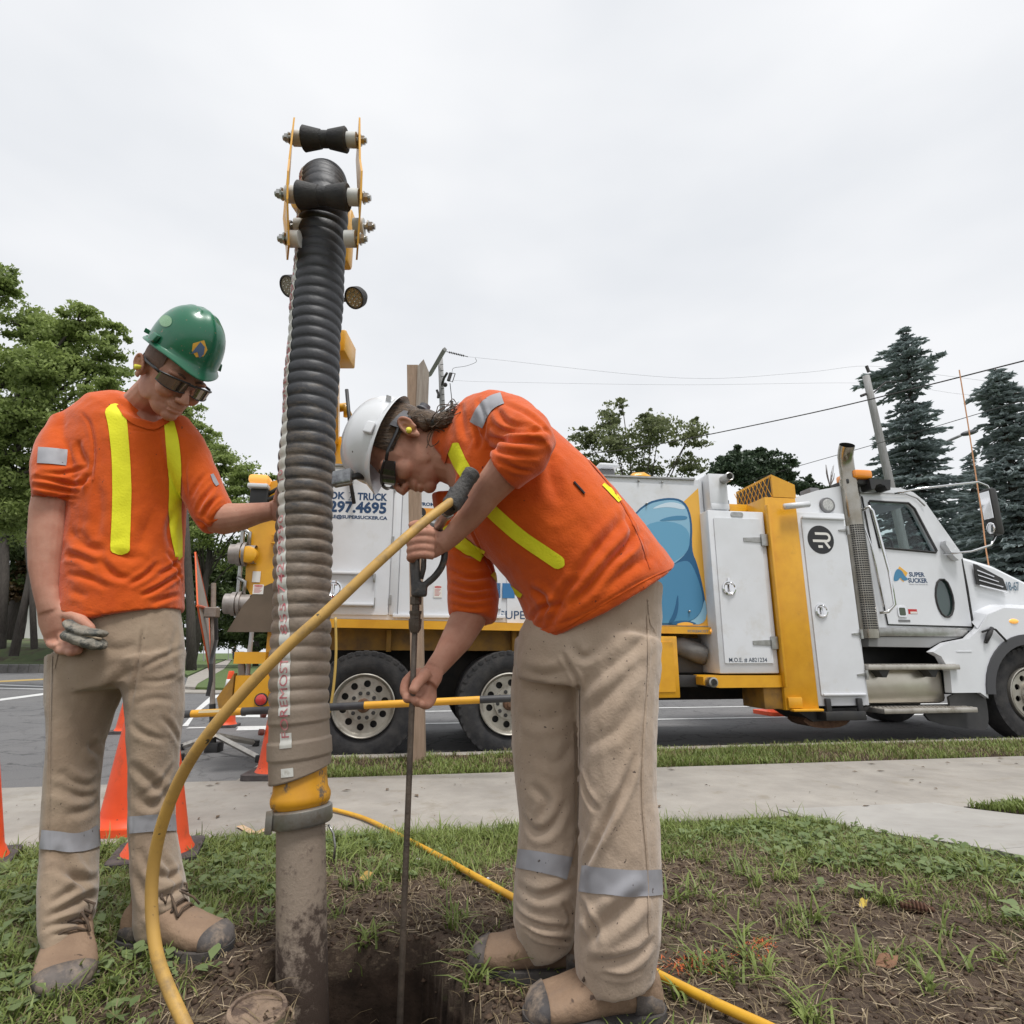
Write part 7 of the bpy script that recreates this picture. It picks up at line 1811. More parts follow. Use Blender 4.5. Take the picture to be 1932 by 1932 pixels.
# ------------------------------------------------------------------ worker with the white helmet
w2 = thing('person', 'bending worker in orange shirt and white hard hat, holding the spray lance', 'person', (.12, 1.52, .25), 'workers at the dig')
T2 = 1.5
f2, u2_, r2 = frame((-.33, -.10, -.94), (-.94, .0, .33))
ear = at(770, 806, 1.42)
H2 = ear + f2 * .02 + r2 * .086 + u2_ * .01
body = MB(); head_solid(body, H2, (f2, u2_, r2))
nb = at(842, 862, 1.5)
body.tube([nb + Vector((.05, .0, -.01)), nb, H2 - u2_ * .065 - f2 * .03, H2 - f2 * .03], [.08, .068, .06, .05], 16)
limb(body, [(838, 866, T2, 40, .06), (880, 862, T2, 85, .11), (940, 890, T2, 100, .12), (1030, 980, T2, 100, .12), (1100, 1070, 1.52, 100, .12), (1140, 1140, 1.53, 98, .12), (1140, 1230, 1.53, 88, .11)], hint=(.5, 0, -.8))
limb(body, [(925, 795, 1.43, 36), (970, 812, 1.33, 34), (1003, 832, 1.275, 31), (1004, 846, 1.26, 31)], hint=(0, 0, 1))
limb(body, [(1006, 846, 1.262, 31), (985, 865, 1.262, 36), (952, 890, 1.27, 37), (918, 930, 1.30, 31), (884, 978, 1.33, 24), (850, 1014, 1.35, 19), (832, 1026, 1.355, 20)], hint=(.6, 0, .6))
limb(body, [(872, 950, 1.62, 34), (884, 1060, 1.6, 32), (892, 1140, 1.575, 32), (884, 1165, 1.56, 34), (862, 1205, 1.53, 30), (836, 1243, 1.49, 22), (818, 1265, 1.465, 19.5)])
for rows in ([(1165, 1230, 1.49, 62), (1165, 1400, 1.46, 45), (1168, 1640, 1.45, 42), (1165, 1800, 1.44, 34), (1170, 1850, 1.445, 30)], [(1060, 1230, 1.57, 60), (1042, 1400, 1.6, 44), (1044, 1600, 1.61, 40), (1040, 1760, 1.62, 30), (1046, 1795, 1.625, 28)]): limb(body, rows)
# near hand round the trigger grip
limb(body, [(836, 1024, 1.355, 20, .02), (822, 1026, 1.352, 27, .017), (806, 1026, 1.355, 31, .014)], hint=(0, 0, 1))
for k, y in enumerate((1006, 1020, 1034, 1047)):
    finger(body, [hb(818, y + 2, 1.335), hb(798, y - 1, 1.322), hb(779, y + 2, 1.328), hb(774, y + 6, 1.345), hb(781, y + 9, 1.365)], .0122 - .0008 * k, .0095)
finger(body, [hb(822, 1008, 1.365), hb(800, 994, 1.375), hb(784, 990, 1.38), hb(772, 995, 1.38)], .014, .0105)
# far hand holding the rod
limb(body, [(820, 1262, 1.467, 19, .018), (812, 1276, 1.452, 24, .02), (803, 1290, 1.438, 25, .02)])
finger(body, [hb(806, 1270, 1.43), hb(793, 1282, 1.405), hb(783, 1296, 1.388), hb(778, 1308, 1.38)], .0145, .011)
finger(body, [hb(796, 1268, 1.44), hb(776, 1276, 1.425), hb(764, 1293, 1.412), hb(763, 1313, 1.398)], .013, .0105)
finger(body, [hb(800, 1290, 1.436), hb(784, 1311, 1.43), hb(770, 1318, 1.405), hb(768, 1314, 1.388)], .0128, .0105)
finger(body, [hb(808, 1295, 1.44), hb(800, 1319, 1.43), hb(787, 1325, 1.405), hb(781, 1318, 1.388)], .0122, .01)
finger(body, [hb(815, 1294, 1.445), hb(815, 1320, 1.44), hb(804, 1331, 1.415), hb(794, 1327, 1.395)], .011, .009)
me = remesh(body, .0029, 3, .45)
person2 = obj('body', me, SKIN2, w2, True)
eyes(H2, (f2, u2_, r2), w2)
hair_cap(H2, (f2, u2_, r2), HAIRB, w2, lift=1.03, zlo=-.075)
mb = MB()
tie = at(822, 797, 1.415); hr = np.random.default_rng(77)
nape = H2 - f2 * .098 - u2_ * .012
for dr_, du_, rr_ in ((-.05, .01, .03), (0, .0, .034), (.04, .0, .03), (-.066, -.02, .024)):
    s0 = H2 - f2 * (.085 - abs(dr_) * .5) + r2 * dr_ + u2_ * (du_ - .015)
    mb.tube(spline([tuple(s0), tuple(s0.lerp(tie, .5) - f2 * .008), tuple(tie)], 10), [rr_, rr_ * .95, rr_ * .9, rr_ * .85, rr_ * .78, rr_ * .7, rr_ * .62, rr_ * .52, rr_ * .44, .0125], 14)
mb.tube(spline([tuple(tie), tuple(at(834, 793, 1.408)), tuple(at(846, 787, 1.405)), tuple(at(860, 778, 1.415))], 12), [.0125, .016, .019, .0205, .021, .0205, .0195, .018, .016, .013, .009, .004], 14)
for k in range(60):
    jt = Vector(tuple(hr.normal(0, .011, 3)))
    mb.tube(spline([tuple(tie + jt * .6), tuple(at(836, 792, 1.4) + jt), tuple(at(848, 786, 1.4) + jt * 1.5), tuple(at(862 + hr.normal(0, 3), 778 + hr.normal(0, 7), 1.41) + jt)], 10), [.0013] * 9 + [.0005], 4)
mb.build('ponytail', HAIRB, w2, smooth=True)['kind'] = 'stuff'
MB().tube([tie - u2_ * .012, tie, tie + u2_ * .01], .0135, 10).build('hair_tie', BLK, w2, smooth=True)
mb = MB(); mb.tube(spline([tuple(at(x, y, 1.42)) for x, y in ((818, 806), (806, 826), (812, 842), (826, 835), (832, 820), (824, 812), (815, 816), (805, 845))], 30), .0012, 4); mb.build('hair_strand', HAIRB, w2)
WHH = mat('white_helmet_shell', (.7, .71, .73), (.64, .65, .67), 6, rough=.25, coat=.3, speck=(.12, .12, .11), sscale=60, spos=(.715, .73))
hh2, L2 = hard_hat(H2 + u2_ * .03, (f2, u2_, r2), WHH, w2, .102, .008, .95)
mb = MB(); band_shell(mb, lambda a, b_, c: H2 + f2 * a + r2 * b_ + u2_ * c, .102, .086, .014, .038, R(95), R(265), du=.02); sus = mb.build('suspension_band', mat('suspension_grey', (.06, .06, .07), rough=.6), hh2)
kn = H2 - f2 * .112 - u2_ * .002; mb = MB(); mb.ell(kn, (.012, .034, .02), (f2, r2, u2_), 16, 8); mb.lathe(kn - f2 * .008, -f2, [(0, .016), (.014, .015), (.016, .001)], 14); mb.build('ratchet_knob', mat('ratchet_grey', (.09, .09, .1), rough=.5), hh2, auto=40)
glasses(H2, (f2, u2_, r2), w2, mat('dark_lens', (.012, .012, .014), rough=.08, coat=1.0), FRM)
part(MB().tube([H2 - f2 * .012 - r2 * .082 - u2_ * .015, H2 - f2 * .006 - r2 * .103 - u2_ * .02], [.0065, .008], 10), 'ear_plug', PLUG, w2, smooth=True)
# action camera clipped to the peak
ca = at(647, 902, 1.44)
mb = MB(); mb.box((-1, -1, -1), (1, 1, 1), lambda x, y, z: ca + Vector((x * .024, y * .017 - x * .002, z * .018 + x * .004)), bev=.15); cmo = mb.build('action_camera', mat('camera_case', (.3, .31, .32), (.12, .12, .13), 60, rough=.15, metal=.5), hh2, auto=40)
# mount: ball arm to the brim
cm2 = at(670, 899, 1.45); MB().tube([ca + Vector((.022, 0, 0)), cm2, at(684, 897, 1.47)], [.006, .008, .012], 8).build('camera_mount', BLK, hh2, smooth=True)
# shirt
sh2 = MB()
limb(sh2, [(834, 872, T2, 47, .072), (846, 864, T2, 66, .09), (872, 858, T2, 102, .13), (908, 866, T2, 124, .155), (950, 900, T2, 130, .165), (1005, 950, T2, 133, .168), (1058, 1005, T2, 133, .168), (1100, 1066, 1.51, 140, .17), (1126, 1110, 1.515, 148, .172), (1140, 1136, 1.52, 152, .172)], hint=(.55, 0, -.8), n=32)
limb(sh2, [(905, 805, 1.46, 60), (930, 795, 1.42, 60), (965, 805, 1.35, 57), (995, 822, 1.285, 50), (1008, 838, 1.25, 42), (1003, 852, 1.235, 40)], hint=(0, 0, 1))
limb(sh2, [(1010, 838, 1.255, 42), (992, 858, 1.25, 46), (972, 872, 1.255, 46), (955, 886, 1.265, 44), (950, 890, 1.268, 44)], hint=(.6, 0, .6))
limb(sh2, [(872, 930, 1.6, 58), (872, 985, 1.615, 50), (880, 1040, 1.605, 43), (890, 1090, 1.595, 47), (893, 1130, 1.58, 49), (893, 1155, 1.57, 47), (891, 1168, 1.565, 44)])
me = remesh(sh2, .0046, 5)
ripple(me, 9, .004, 51); ripple(me, 26, .0018, 52); ripple(me, 60, .0008, 53)
fs = [([(870, 760), (872, 800), (880, 830)], .012, .006), ([(900, 750), (915, 790), (912, 830)], .008, .006), ([(935, 770), (960, 800), (1010, 810)], .009, .008), ([(925, 800), (960, 815), (1035, 812)], .008, .009), ([(920, 825), (960, 832), (1035, 835)], .008, .009), ([(918, 845), (960, 855), (1020, 862)], .007, .007), ([(950, 760), (1000, 785), (1040, 820)], .009, .006), ([(940, 870), (975, 885), (1005, 890)], .006, .006), ([(896, 800), (905, 830), (900, 850)], .009, .007),
      ([(1195, 960), (1150, 1010), (1110, 1060), (1085, 1110)], .016, .008), ([(1210, 1000), (1170, 1040), (1120, 1100), (1050, 1160)], .014, .011), ([(1060, 1140), (1020, 1150), (995, 1180)], .01, .008), ([(1090, 1090), (1060, 1130), (1030, 1190)], .014, .011), ([(1230, 1050), (1180, 1075), (1130, 1120)], .016, .007), ([(1000, 1110), (1030, 1135), (1020, 1180)], .012, .009), ([(1180, 960), (1190, 1020), (1160, 1060)], .012, .007), ([(1100, 860), (1160, 930), (1200, 1000), (1225, 1070)], .005, .0025), ([(860, 930), (880, 980), (915, 1050), (935, 1090)], .007, .005),
      ([(850, 1030), (880, 1045), (915, 1050)], .01, .009), ([(845, 1075), (885, 1090), (930, 1085)], .009, .01), ([(846, 1100), (890, 1112), (938, 1105)], .007, .009), ([(846, 1120), (890, 1130), (940, 1122)], .007, .009), ([(848, 1140), (890, 1148), (935, 1142)], .006, .006), ([(1270, 1072), (1200, 1100), (1100, 1160), (1010, 1190)], .004, .0025), ([(1040, 850), (1040, 900), (1060, 950)], .02, .006)]
folds(me, fs)
shirt2 = obj('shirt', me, ORANGE, w2, True)
bt = bvh(me)
strip(bt, [(853, 837), (858, 850), (868, 872), (880, 893), (892, 915), (905, 938), (930, 966), (980, 1010), (1030, 1045), (1064, 1068)], [13, 13, 13, 13, 13, 13, 13, 13, 13], 'stripe', LIME, shirt2, round_=True, nl=60)
strip(bt, [(843, 992), (852, 1005), (868, 1022), (890, 1038), (911, 1050)], [10, 12, 13, 12, 12], 'stripe', LIME, shirt2, nl=24)
strip(bt, [(928, 1082), (945, 1098), (965, 1112), (985, 1124)], [5, 7, 7, 4], 'stripe', LIME, shirt2, nl=20)
strip(bt, [(1137, 914), (1155, 930), (1169, 946)], [3, 5, 4], 'stripe', LIME, shirt2, nl=14)
strip(bt, [(948, 752), (928, 760), (912, 776), (899, 802)], [11, 12, 13, 13], 'sleeve_tape', GREYT, shirt2, nl=24)
strip(bt, [(1266, 1066), (1200, 1098), (1120, 1145), (1060, 1180), (1012, 1194)], [6, 6, 6, 6, 6], 'hem', ORANGE, shirt2, lift=.0022)
strip(bt, [(838, 920), (834, 890), (840, 860), (852, 832)], [5, 5, 5, 5], 'collar', ORANGE, shirt2, lift=.004)
strip(bt, [(1104, 860), (1160, 930), (1200, 1000), (1226, 1072)], [1.3] * 4, 'side_seam', ORANGE, shirt2, lift=.0025, na=3)
h = cast(bt, 1082, 910); h2 = cast(bt, 1102, 932)
if h and h2: MB().tube([h[0] + h[1] * .003, h2[0] + h2[1] * .003], .003, 6).build('pen', BLACKP, shirt2)
# trousers
pt2 = MB()
limb(pt2, [(1158, 1085, 1.515, 92, .13), (1150, 1130, 1.515, 104, .135), (1128, 1180, 1.52, 124, .14), (1112, 1225, 1.525, 138, .14), (1108, 1262, 1.53, 138, .135), (1105, 1295, 1.53, 132, .12)], n=30)
limb(pt2, [(1160, 1215, 1.49, 90, .12), (1164, 1290, 1.47, 79, .108), (1164, 1400, 1.455, 76, .1), (1165, 1500, 1.45, 75, .098), (1168, 1600, 1.445, 79, .098), (1169, 1680, 1.445, 82, .1), (1165, 1745, 1.445, 82, .098), (1160, 1795, 1.45, 78, .092), (1160, 1830, 1.45, 75, .086), (1163, 1848, 1.45, 72, .084)])
limb(pt2, [(1055, 1220, 1.57, 86, .115), (1042, 1290, 1.585, 77, .108), (1038, 1400, 1.6, 73, .1), (1040, 1480, 1.6, 67, .095), (1043, 1545, 1.605, 62, .09), (1040, 1610, 1.61, 64, .09), (1036, 1680, 1.615, 66, .09), (1032, 1735, 1.62, 65, .088), (1036, 1765, 1.625, 60, .082), (1044, 1786, 1.625, 54, .076)])
me = remesh(pt2, .0046, 5)
ripple(me, 8, .0045, 61); ripple(me, 24, .0022, 62, (1, 1, .6)); ripple(me, 60, .0009, 63)
fs = [([(1060, 1230), (1075, 1260), (1090, 1290), (1090, 1350), (1090, 1420)], .007, .010), ([(1075, 1210), (1100, 1240), (1125, 1225)], .012, .008), ([(1100, 1300), (1150, 1260), (1200, 1220), (1222, 1190)], .018, .008), ([(1100, 1350), (1150, 1310), (1215, 1240)], .018, .008), ([(1100, 1410), (1160, 1380), (1200, 1330)], .016, .006), ([(985, 1265), (1030, 1275), (1080, 1262)], .016, .007), ([(985, 1300), (1030, 1305), (1085, 1300)], .016, .006), ([(980, 1350), (1020, 1360), (1075, 1345)], .018, .005), ([(1010, 1420), (1050, 1440), (1085, 1400)], .018, .006),
      ([(1092, 1450), (1108, 1500), (1130, 1530)], .009, .012), ([(1200, 1420), (1180, 1480), (1150, 1540), (1120, 1600), (1100, 1640)], .01, .015), ([(1150, 1500), (1135, 1545), (1115, 1590)], .016, .009), ([(1000, 1480), (1030, 1510), (1020, 1550)], .014, .009), ([(985, 1540), (1010, 1570), (1040, 1560), (1070, 1510)], .013, .010), ([(1095, 1560), (1085, 1610), (1080, 1640)], .01, .008),
      ([(975, 1670), (1010, 1690), (1050, 1680), (1085, 1660)], .012, .009), ([(968, 1712), (990, 1735), (1030, 1750), (1080, 1752)], .008, .014), ([(985, 1745), (1020, 1768), (1085, 1778)], .006, .011), ([(1010, 1700), (1050, 1690), (1085, 1670)], .012, .008), ([(1060, 1700), (1075, 1730), (1070, 1760)], .008, .008),
      ([(1098, 1782), (1140, 1745), (1185, 1710), (1220, 1678)], .018, .018), ([(1110, 1815), (1160, 1815), (1205, 1800), (1235, 1772)], .012, .013), ([(1095, 1720), (1115, 1745), (1120, 1780)], .012, .009), ([(1130, 1835), (1175, 1842), (1215, 1830)], .006, .008), ([(1092, 1700), (1110, 1725), (1120, 1770)], .01, .008),
      ([(1218, 1150), (1222, 1230), (1218, 1320), (1210, 1400), (1208, 1500), (1216, 1600), (1222, 1680), (1222, 1760)], .004, .0035), ([(1085, 1330), (1086, 1450), (1085, 1560), (1083, 1640)], .004, .003)]
folds(me, fs, 1, .68)
tr2 = obj('trousers', me, KHAKI2, w2, True)
bt = bvh(me)
strip(bt, [(1096, 1657), (1120, 1660), (1160, 1664), (1205, 1666), (1248, 1664)], [25, 25, 25, 25, 24], 'leg_tape', GREYT, tr2)
strip(bt, [(977, 1619), (1010, 1624), (1050, 1632), (1074, 1638)], [18, 19, 20, 22], 'leg_tape', GREYT, tr2)
strip(bt, [(1221, 1160), (1222, 1250), (1214, 1400), (1212, 1500), (1220, 1620), (1224, 1760)], [1.4] * 6, 'side_seam', KHAKI2, tr2, lift=.0025, na=3, nl=60)
strip(bt, [(1222, 1130), (1226, 1170), (1236, 1190)], [1.4] * 3, 'pocket_seam', KHAKI2, tr2, lift=.0025, na=3)
strip(bt, [(1093, 1300), (1093, 1400), (1091, 1520), (1090, 1620)], [1.4] * 4, 'inner_seam', KHAKI2, tr2, lift=.0025, na=3)
foot((884, 1822), (1088, 1832), w2, z=.265)
boot((.318, 1.462, .248), (-1, -.13, 0), w2, L_=.295)
# ------------------------------------------------------------------ spray lance
ln = thing('spray_lance', 'dark steel water lance with trigger grip, held upright by the bending worker', 'water lance', (-.225, 1.4, 0.0))
GRIP = mat('lance_casting', (.035, .037, .042), (.09, .08, .07), 22, rough=.5, bump=.3, bscale=90, dirt=(.2, .15, .1), dscale=16, dpos=(.55, .72))
IRON = mat('lance_iron', (.07, .055, .045), (.14, .11, .085), 26, rough=.55, metal=.4, bump=.3, bscale=120)
sw0, sw1 = at(893, 889, 1.24), at(862, 936, 1.225)
d_ = (sw1 - sw0).normalized()
mb = MB(); mb.lathe(sw0, d_, [(0, .001), (0, .015), (.004, .0185), (.02, .0185), (.022, .017), (.055, .0185), (.078, .0195), (.092, .021), (.098, .019), (.1, .013)], 22); mb.build('rubber_grip', mat('grip_rubber', (.06, .058, .058), (.13, .12, .11), 30, rough=.8, bump=.6, bscale=140), ln, auto=40)
mb = MB(); mb.tube([sw1 - d_ * .01, at(854, 950, 1.24), at(846, 962, 1.265)], [.023, .021, .015], 12); mb.build('tape_wrap', RUB, ln, smooth=True)
mb = MB(); mb.tube([at(852, 955, 1.26), at(838, 972, 1.32), at(828, 992, 1.36)], [.012, .0125, .012], 12); mb.tube([at(844, 965, 1.295), at(838, 973, 1.325)], .0165, 6); mb.build('inlet_fitting', STEEL, ln, auto=40)
q = lambda x, y, Y=1.375: at(x, y, Y)
mb = MB()
mb.tube(spline([tuple(q(*p_)) for p_ in ((818, 990), (828, 998), (836, 1018), (839, 1045), (834, 1068), (820, 1088), (806, 1100))], 24), [(.0105, .0085)] * 24, 10, hint=(0, 1, 0))
mb.tube([q(822, 990), q(812, 1010), q(800, 1030), q(790, 1050)], [.016, .014, .013, .013], 10)
mb.tube([q(782, 1046), q(783, 1075), q(785, 1105), q(789, 1120)], [(.0145, .012)] * 4, 10, hint=(0, 1, 0))
mb.box((-1, -1, -1), (1, 1, 1), lambda x, y, z: q(791, 1112) + Vector((x * .018, y * .012, z * .017)), bev=.3)
me = remesh(mb, .003, 2); obj('grip_frame', me, GRIP, ln, True)
MB().tube([q(800, 1052), q(799, 1072), q(795, 1092)], [(.006, .01), (.0065, .011), (.005, .009)], 8, hint=(1, 0, 0)).build('trigger', GRIP, ln, smooth=True)
rx = -.2255
zt = at(787, 1126, 1.4).z
mb = MB(); mb.lathe((rx, 1.4, zt + .012), (0, 0, -1), [(0, .001), (0, .011), (.012, .011), (.012, .0135), (.03, .0135), (.03, .009), (.045, .009), (.045, .0145), (.05, .0145), (.055, .0125), (.062, .0125), (.064, .0155), (.085, .0145), (.095, .009)], 8); mb.build('couplings', IRON, ln, auto=35)
mb = MB(); mb.tube([(rx, 1.4, zt - .075), (rx, 1.4, .9), (rx - .001, 1.4, .5), (rx, 1.4, -.25)], .0066, 12); mb.build('lance_rod', IRON, ln, smooth=True)
# ================================================================== GRASS AND GROUND LITTER
def bladeset(P, Z, h, wd_, bend, seed):
    """three joined quads tapering to a tip; P (n,2), Z base heights"""
    r_ = np.random.default_rng(seed); n = len(P)
    a = r_.uniform(0, 2 * math.pi, n); d = np.stack([np.cos(a), np.sin(a), np.zeros(n)], 1); s = np.stack([-np.sin(a), np.cos(a), np.zeros(n)], 1)
    b = np.hstack([P, Z[:, None]])
    L_ = [b + s * wd_[:, None] * .5, b - s * wd_[:, None] * .5]
    out = []
    for t in (.4, .75):
        c = b + d * (bend * h * t * t)[:, None] + np.array([0, 0, 1]) * (h * t * (1 - .3 * bend * t))[:, None]
        w_ = wd_ * (1 - t * .45) * .5
        out += [c + s * w_[:, None], c - s * w_[:, None]]
    tip = b + d * (bend * h)[:, None] + np.array([0, 0, 1]) * (h * (1 - .3 * bend) * (1 - .25 * np.maximum(bend - .6, 0)))[:, None]
    V = np.stack([L_[0], L_[1], out[0], out[1], out[2], out[3], tip], 1)
    return V
def blades_obj(name, V, m, kind='stuff', label=None):
    n = len(V); me = bpy.data.meshes.new(name); me.vertices.add(n * 7); me.vertices.foreach_set('co', V.astype(np.float32).ravel())
    f = np.array([0, 1, 3, 2, 2, 3, 5, 4, 4, 5, 6]); base = np.arange(n)[:, None] * 7
    li = (base + f[None, :]).astype(np.int32).ravel()
    me.loops.add(len(li)); me.loops.foreach_set('vertex_index', li)
    me.polygons.add(n * 3)
    st = (np.arange(n)[:, None] * 11 + np.array([0, 4, 8])).astype(np.int32).ravel(); tot = np.tile(np.array([4, 4, 3], dtype=np.int32), n)
    me.polygons.foreach_set('loop_start', st); me.polygons.foreach_set('loop_total', tot); me.update(calc_edges=True)
    return tag(obj(name, me, m), label=label, kind=kind)
GR = leafmat('grass_blades', (.085, .122, .025), (.26, .32, .09), .3, 2.2)
GRY = leafmat('dry_grass', (.17, .125, .065), (.3, .235, .14), .25, 3)
WEED = leafmat('broad_weeds', (.1, .15, .05), (.24, .3, .13), .3, 6)
def density(X, Y):
    P = np.stack([X, Y], 1); w = X * VT.x + Y * VT.y
    n1_ = fnoise(P, 3.2, 71, 4); n2_ = fnoise(P, 9, 72, 3)
    left = smoothstep((-.68 - X + (n1_ - .5) * .6) / .25) * .85
    band = smoothstep((w - 2.5 + (n1_ - .5) * .9) / .3) * .9
    right = smoothstep((X - 1.05 + (Y - 1.9) * .35 + (n1_ - .5) * 1.0) / .35) * smoothstep((Y - 2.0) / .4) * .7
    tuft = smoothstep((n2_ - .62) / .08) * .3
    d = np.maximum(np.maximum(left, band), np.maximum(right, tuft))
    d = d * (.5 + .9 * smoothstep((n2_ - .3) / .3))
    sd_ = sdist(P, HOLE); d = d * smoothstep((sd_ - .05) / .08)
    # trampled earth round the hole and by the left foot
    bare = np.exp(-(((X + .62) / .2) ** 2 + ((Y - 1.62) / .22) ** 2)); d = d * (1 - .8 * bare)
    return np.clip(d, 0, 1)
def scatter(n, x0, x1, y0, y1, f, seed):
    r_ = np.random.default_rng(seed)
    X = r_.uniform(x0, x1, n); Y = r_.uniform(y0, y1, n)
    w = X * VT.x + Y * VT.y
    keep = (r_.random(n) < f(X, Y)) & (w < 3.19) & ~onpath(X, Y) & (np.abs(X) < (Y * .97 + .3) * .95 + .2)
    return X[keep], Y[keep]
X, Y = scatter(190000, -2.7, 3.2, 1.0, 3.3, density, 1)
r_ = np.random.default_rng(2); n = len(X)
h_ = r_.uniform(.016, .052, n) * (1 + .8 * (r_.random(n) < .06)) * (1 + .5 * smoothstep((X * VT.x + Y * VT.y - 2.7) / .3)); 
blades_obj('lawn_grass', bladeset(np.stack([X, Y], 1), lawn_z(X, Y) - .004, h_, r_.uniform(.0028, .0062, n), r_.uniform(.25, 1.25, n), 3), GR, label='short green lawn grass growing thick on the left and along the sidewalk')
X, Y = scatter(70000, -2.7, 3.2, 1.0, 3.3, lambda X, Y: .38 + .5 * density(X, Y), 5); n = len(X)
blades_obj('dry_grass', bladeset(np.stack([X, Y], 1), lawn_z(X, Y) - .003, r_.uniform(.012, .055, n), r_.uniform(.0012, .0034, n), r_.uniform(.7, 2.2, n), 6), GRY, label='dry straw coloured grass lying over the bare soil')
# tufts of longer grass on the bare soil
def tufts(centres, seed, nb=(9, 22), hh=(.035, .105)):
    r_ = np.random.default_rng(seed); PX = []; HH = []
    for c in centres:
        k = r_.integers(*nb); q = r_.normal(0, .016, (k, 2)); PX.append(np.array(c)[None, :] + q); HH.append(r_.uniform(*hh, k) * r_.uniform(.6, 1.1))
    P = np.vstack(PX); H_ = np.concatenate(HH); n = len(P)
    return bladeset(P, lawn_z(P[:, 0], P[:, 1]) - .004, H_, r_.uniform(.004, .0085, n), r_.uniform(.5, 1.5, n), seed + 1)
tc_ = []
for x, y in ((1700, 2250), (1730, 2240), (1990, 2290), (2040, 2300), (1900, 2220), (1950, 2205), (1780, 2420), (1800, 2440), (1840, 2450), (1870, 2410), (2020, 2330), (2010, 2540), (2040, 2560), (1130, 2320), (1140, 2300), (960, 2230), (900, 2230), (870, 2220), (1000, 2200), (930, 2350), (900, 2380), (2150, 2400), (2330, 2480), (2400, 2420), (2240, 2260), (1690, 2500), (2100, 2420), (1100, 2480), (1180, 2460), (1240, 2440), (1210, 2430), (2200, 2190), (2280, 2230), (2450, 2190), (2500, 2250), (1660, 2120), (1700, 2100), (840, 2290), (1040, 2170), (760, 2230), (1850, 2190), (2350, 2330), (2500, 2400)):
    p_ = onlawn(*S(x, y)); tc_.append((p_.x, p_.y))
r_ = np.random.default_rng(12)
for _ in range(45):
    x = r_.uniform(-.5, 2.2); y = r_.uniform(1.25, 3.0)
    if sdist(np.array([[x, y]]), HOLE)[0] > .1: tc_.append((x, y))
for _ in range(70):
    x = r_.uniform(-2.2, -.5); y = r_.uniform(1.2, 2.9)
    if sdist(np.array([[x, y]]), HOLE)[0] > .1: tc_.append((x, y))
V = tufts(tc_, 20); w = V[:, 0, 0] * VT.x + V[:, 0, 1] * VT.y
V = V[(w < 3.17) & ~onpath(V[:, 0, 0], V[:, 0, 1])]
blades_obj('grass_tufts', V, GR, label='coarser tufts of long grass dotted over the soil')
# broad leaved weeds
def weeds(n, f, seed, x0, x1, y0, y1):
    X, Y = scatter(n, x0, x1, y0, y1, f, seed); r_ = np.random.default_rng(seed + 1); V = []
    Z = lawn_z(X, Y)
    for x, y, z in zip(X, Y, Z):
        s = r_.uniform(.014, .032); k = r_.integers(3, 7); a0 = r_.uniform(0, 7)
        for i in range(k):
            a = a0 + 2 * math.pi * i / k + r_.normal(0, .25); el = r_.uniform(.15, .8)
            d = np.array([math.cos(a) * math.cos(el), math.sin(a) * math.cos(el), math.sin(el)]); sd__ = np.array([-math.sin(a), math.cos(a), r_.normal(0, .15)]); b0_ = np.array([x, y, z + r_.uniform(.004, .03)])
            L_ = s * r_.uniform(.8, 1.6); up = np.array([0, 0, 1])
            V.append([b0_ + d * L_ * .1, b0_ + d * L_ * .55 + sd__ * L_ * .36 + up * .002, b0_ + d * L_ * .95 + sd__ * L_ * .2 - up * .12 * L_, b0_ + d * L_ * 1.15 - up * .2 * L_, b0_ + d * L_ * .95 - sd__ * L_ * .2 - up * .12 * L_, b0_ + d * L_ * .55 - sd__ * L_ * .36 + up * .002])
    return np.array(V)
V = np.vstack([weeds(2200, lambda X, Y: .55 * density(X, Y), 31, -2.3, -.5, 1.0, 3.0), weeds(2600, lambda X, Y: (.1 + .9 * smoothstep((X - .6) / .5)) * density(X, Y) * .75, 33, -.5, 2.6, 1.8, 3.2)])
tag(quads_mesh('broad_leaf_weeds', V, WEED), 'broad leaved weeds mixed into the lawn', kind='stuff')
# strip of grass by the kerb
def strip_f(X, Y): return np.ones(len(X))
r_ = np.random.default_rng(41)
U = np.concatenate([r_.uniform(-1.12, 3, 24000), r_.uniform(3, 9, 17000)]); Wd = r_.uniform(4.63, 5.51, len(U)); XY = np.stack([UT.x * U + VT.x * Wd, UT.y * U + VT.y * Wd], 1); n = len(U)
pt_ = fnoise(XY, 2.2, 44, 4); kp = r_.random(n) < smoothstep((pt_ - .25) / .3); XY = XY[kp]; pt_ = pt_[kp]; n = len(XY)
hgt = r_.uniform(.015, .075, n) * (.6 + .8 * pt_)
blades_obj('kerb_strip_grass', bladeset(XY, bz(XY[:, 0], XY[:, 1]) - .004, hgt, r_.uniform(.004, .009, n), r_.uniform(.2, 1.1, n), 42), GR, label='ragged strip of grass between the sidewalk and the kerb')
U = r_.uniform(-1.12, 9, 9000); Wd = r_.uniform(4.63, 5.5, len(U)); XY = np.stack([UT.x * U + VT.x * Wd, UT.y * U + VT.y * Wd], 1); n = len(U)
blades_obj('kerb_strip_dry_grass', bladeset(XY, bz(XY[:, 0], XY[:, 1]) - .004, r_.uniform(.03, .08, n), r_.uniform(.003, .006, n), r_.uniform(.3, 1.3, n), 43), GRY)
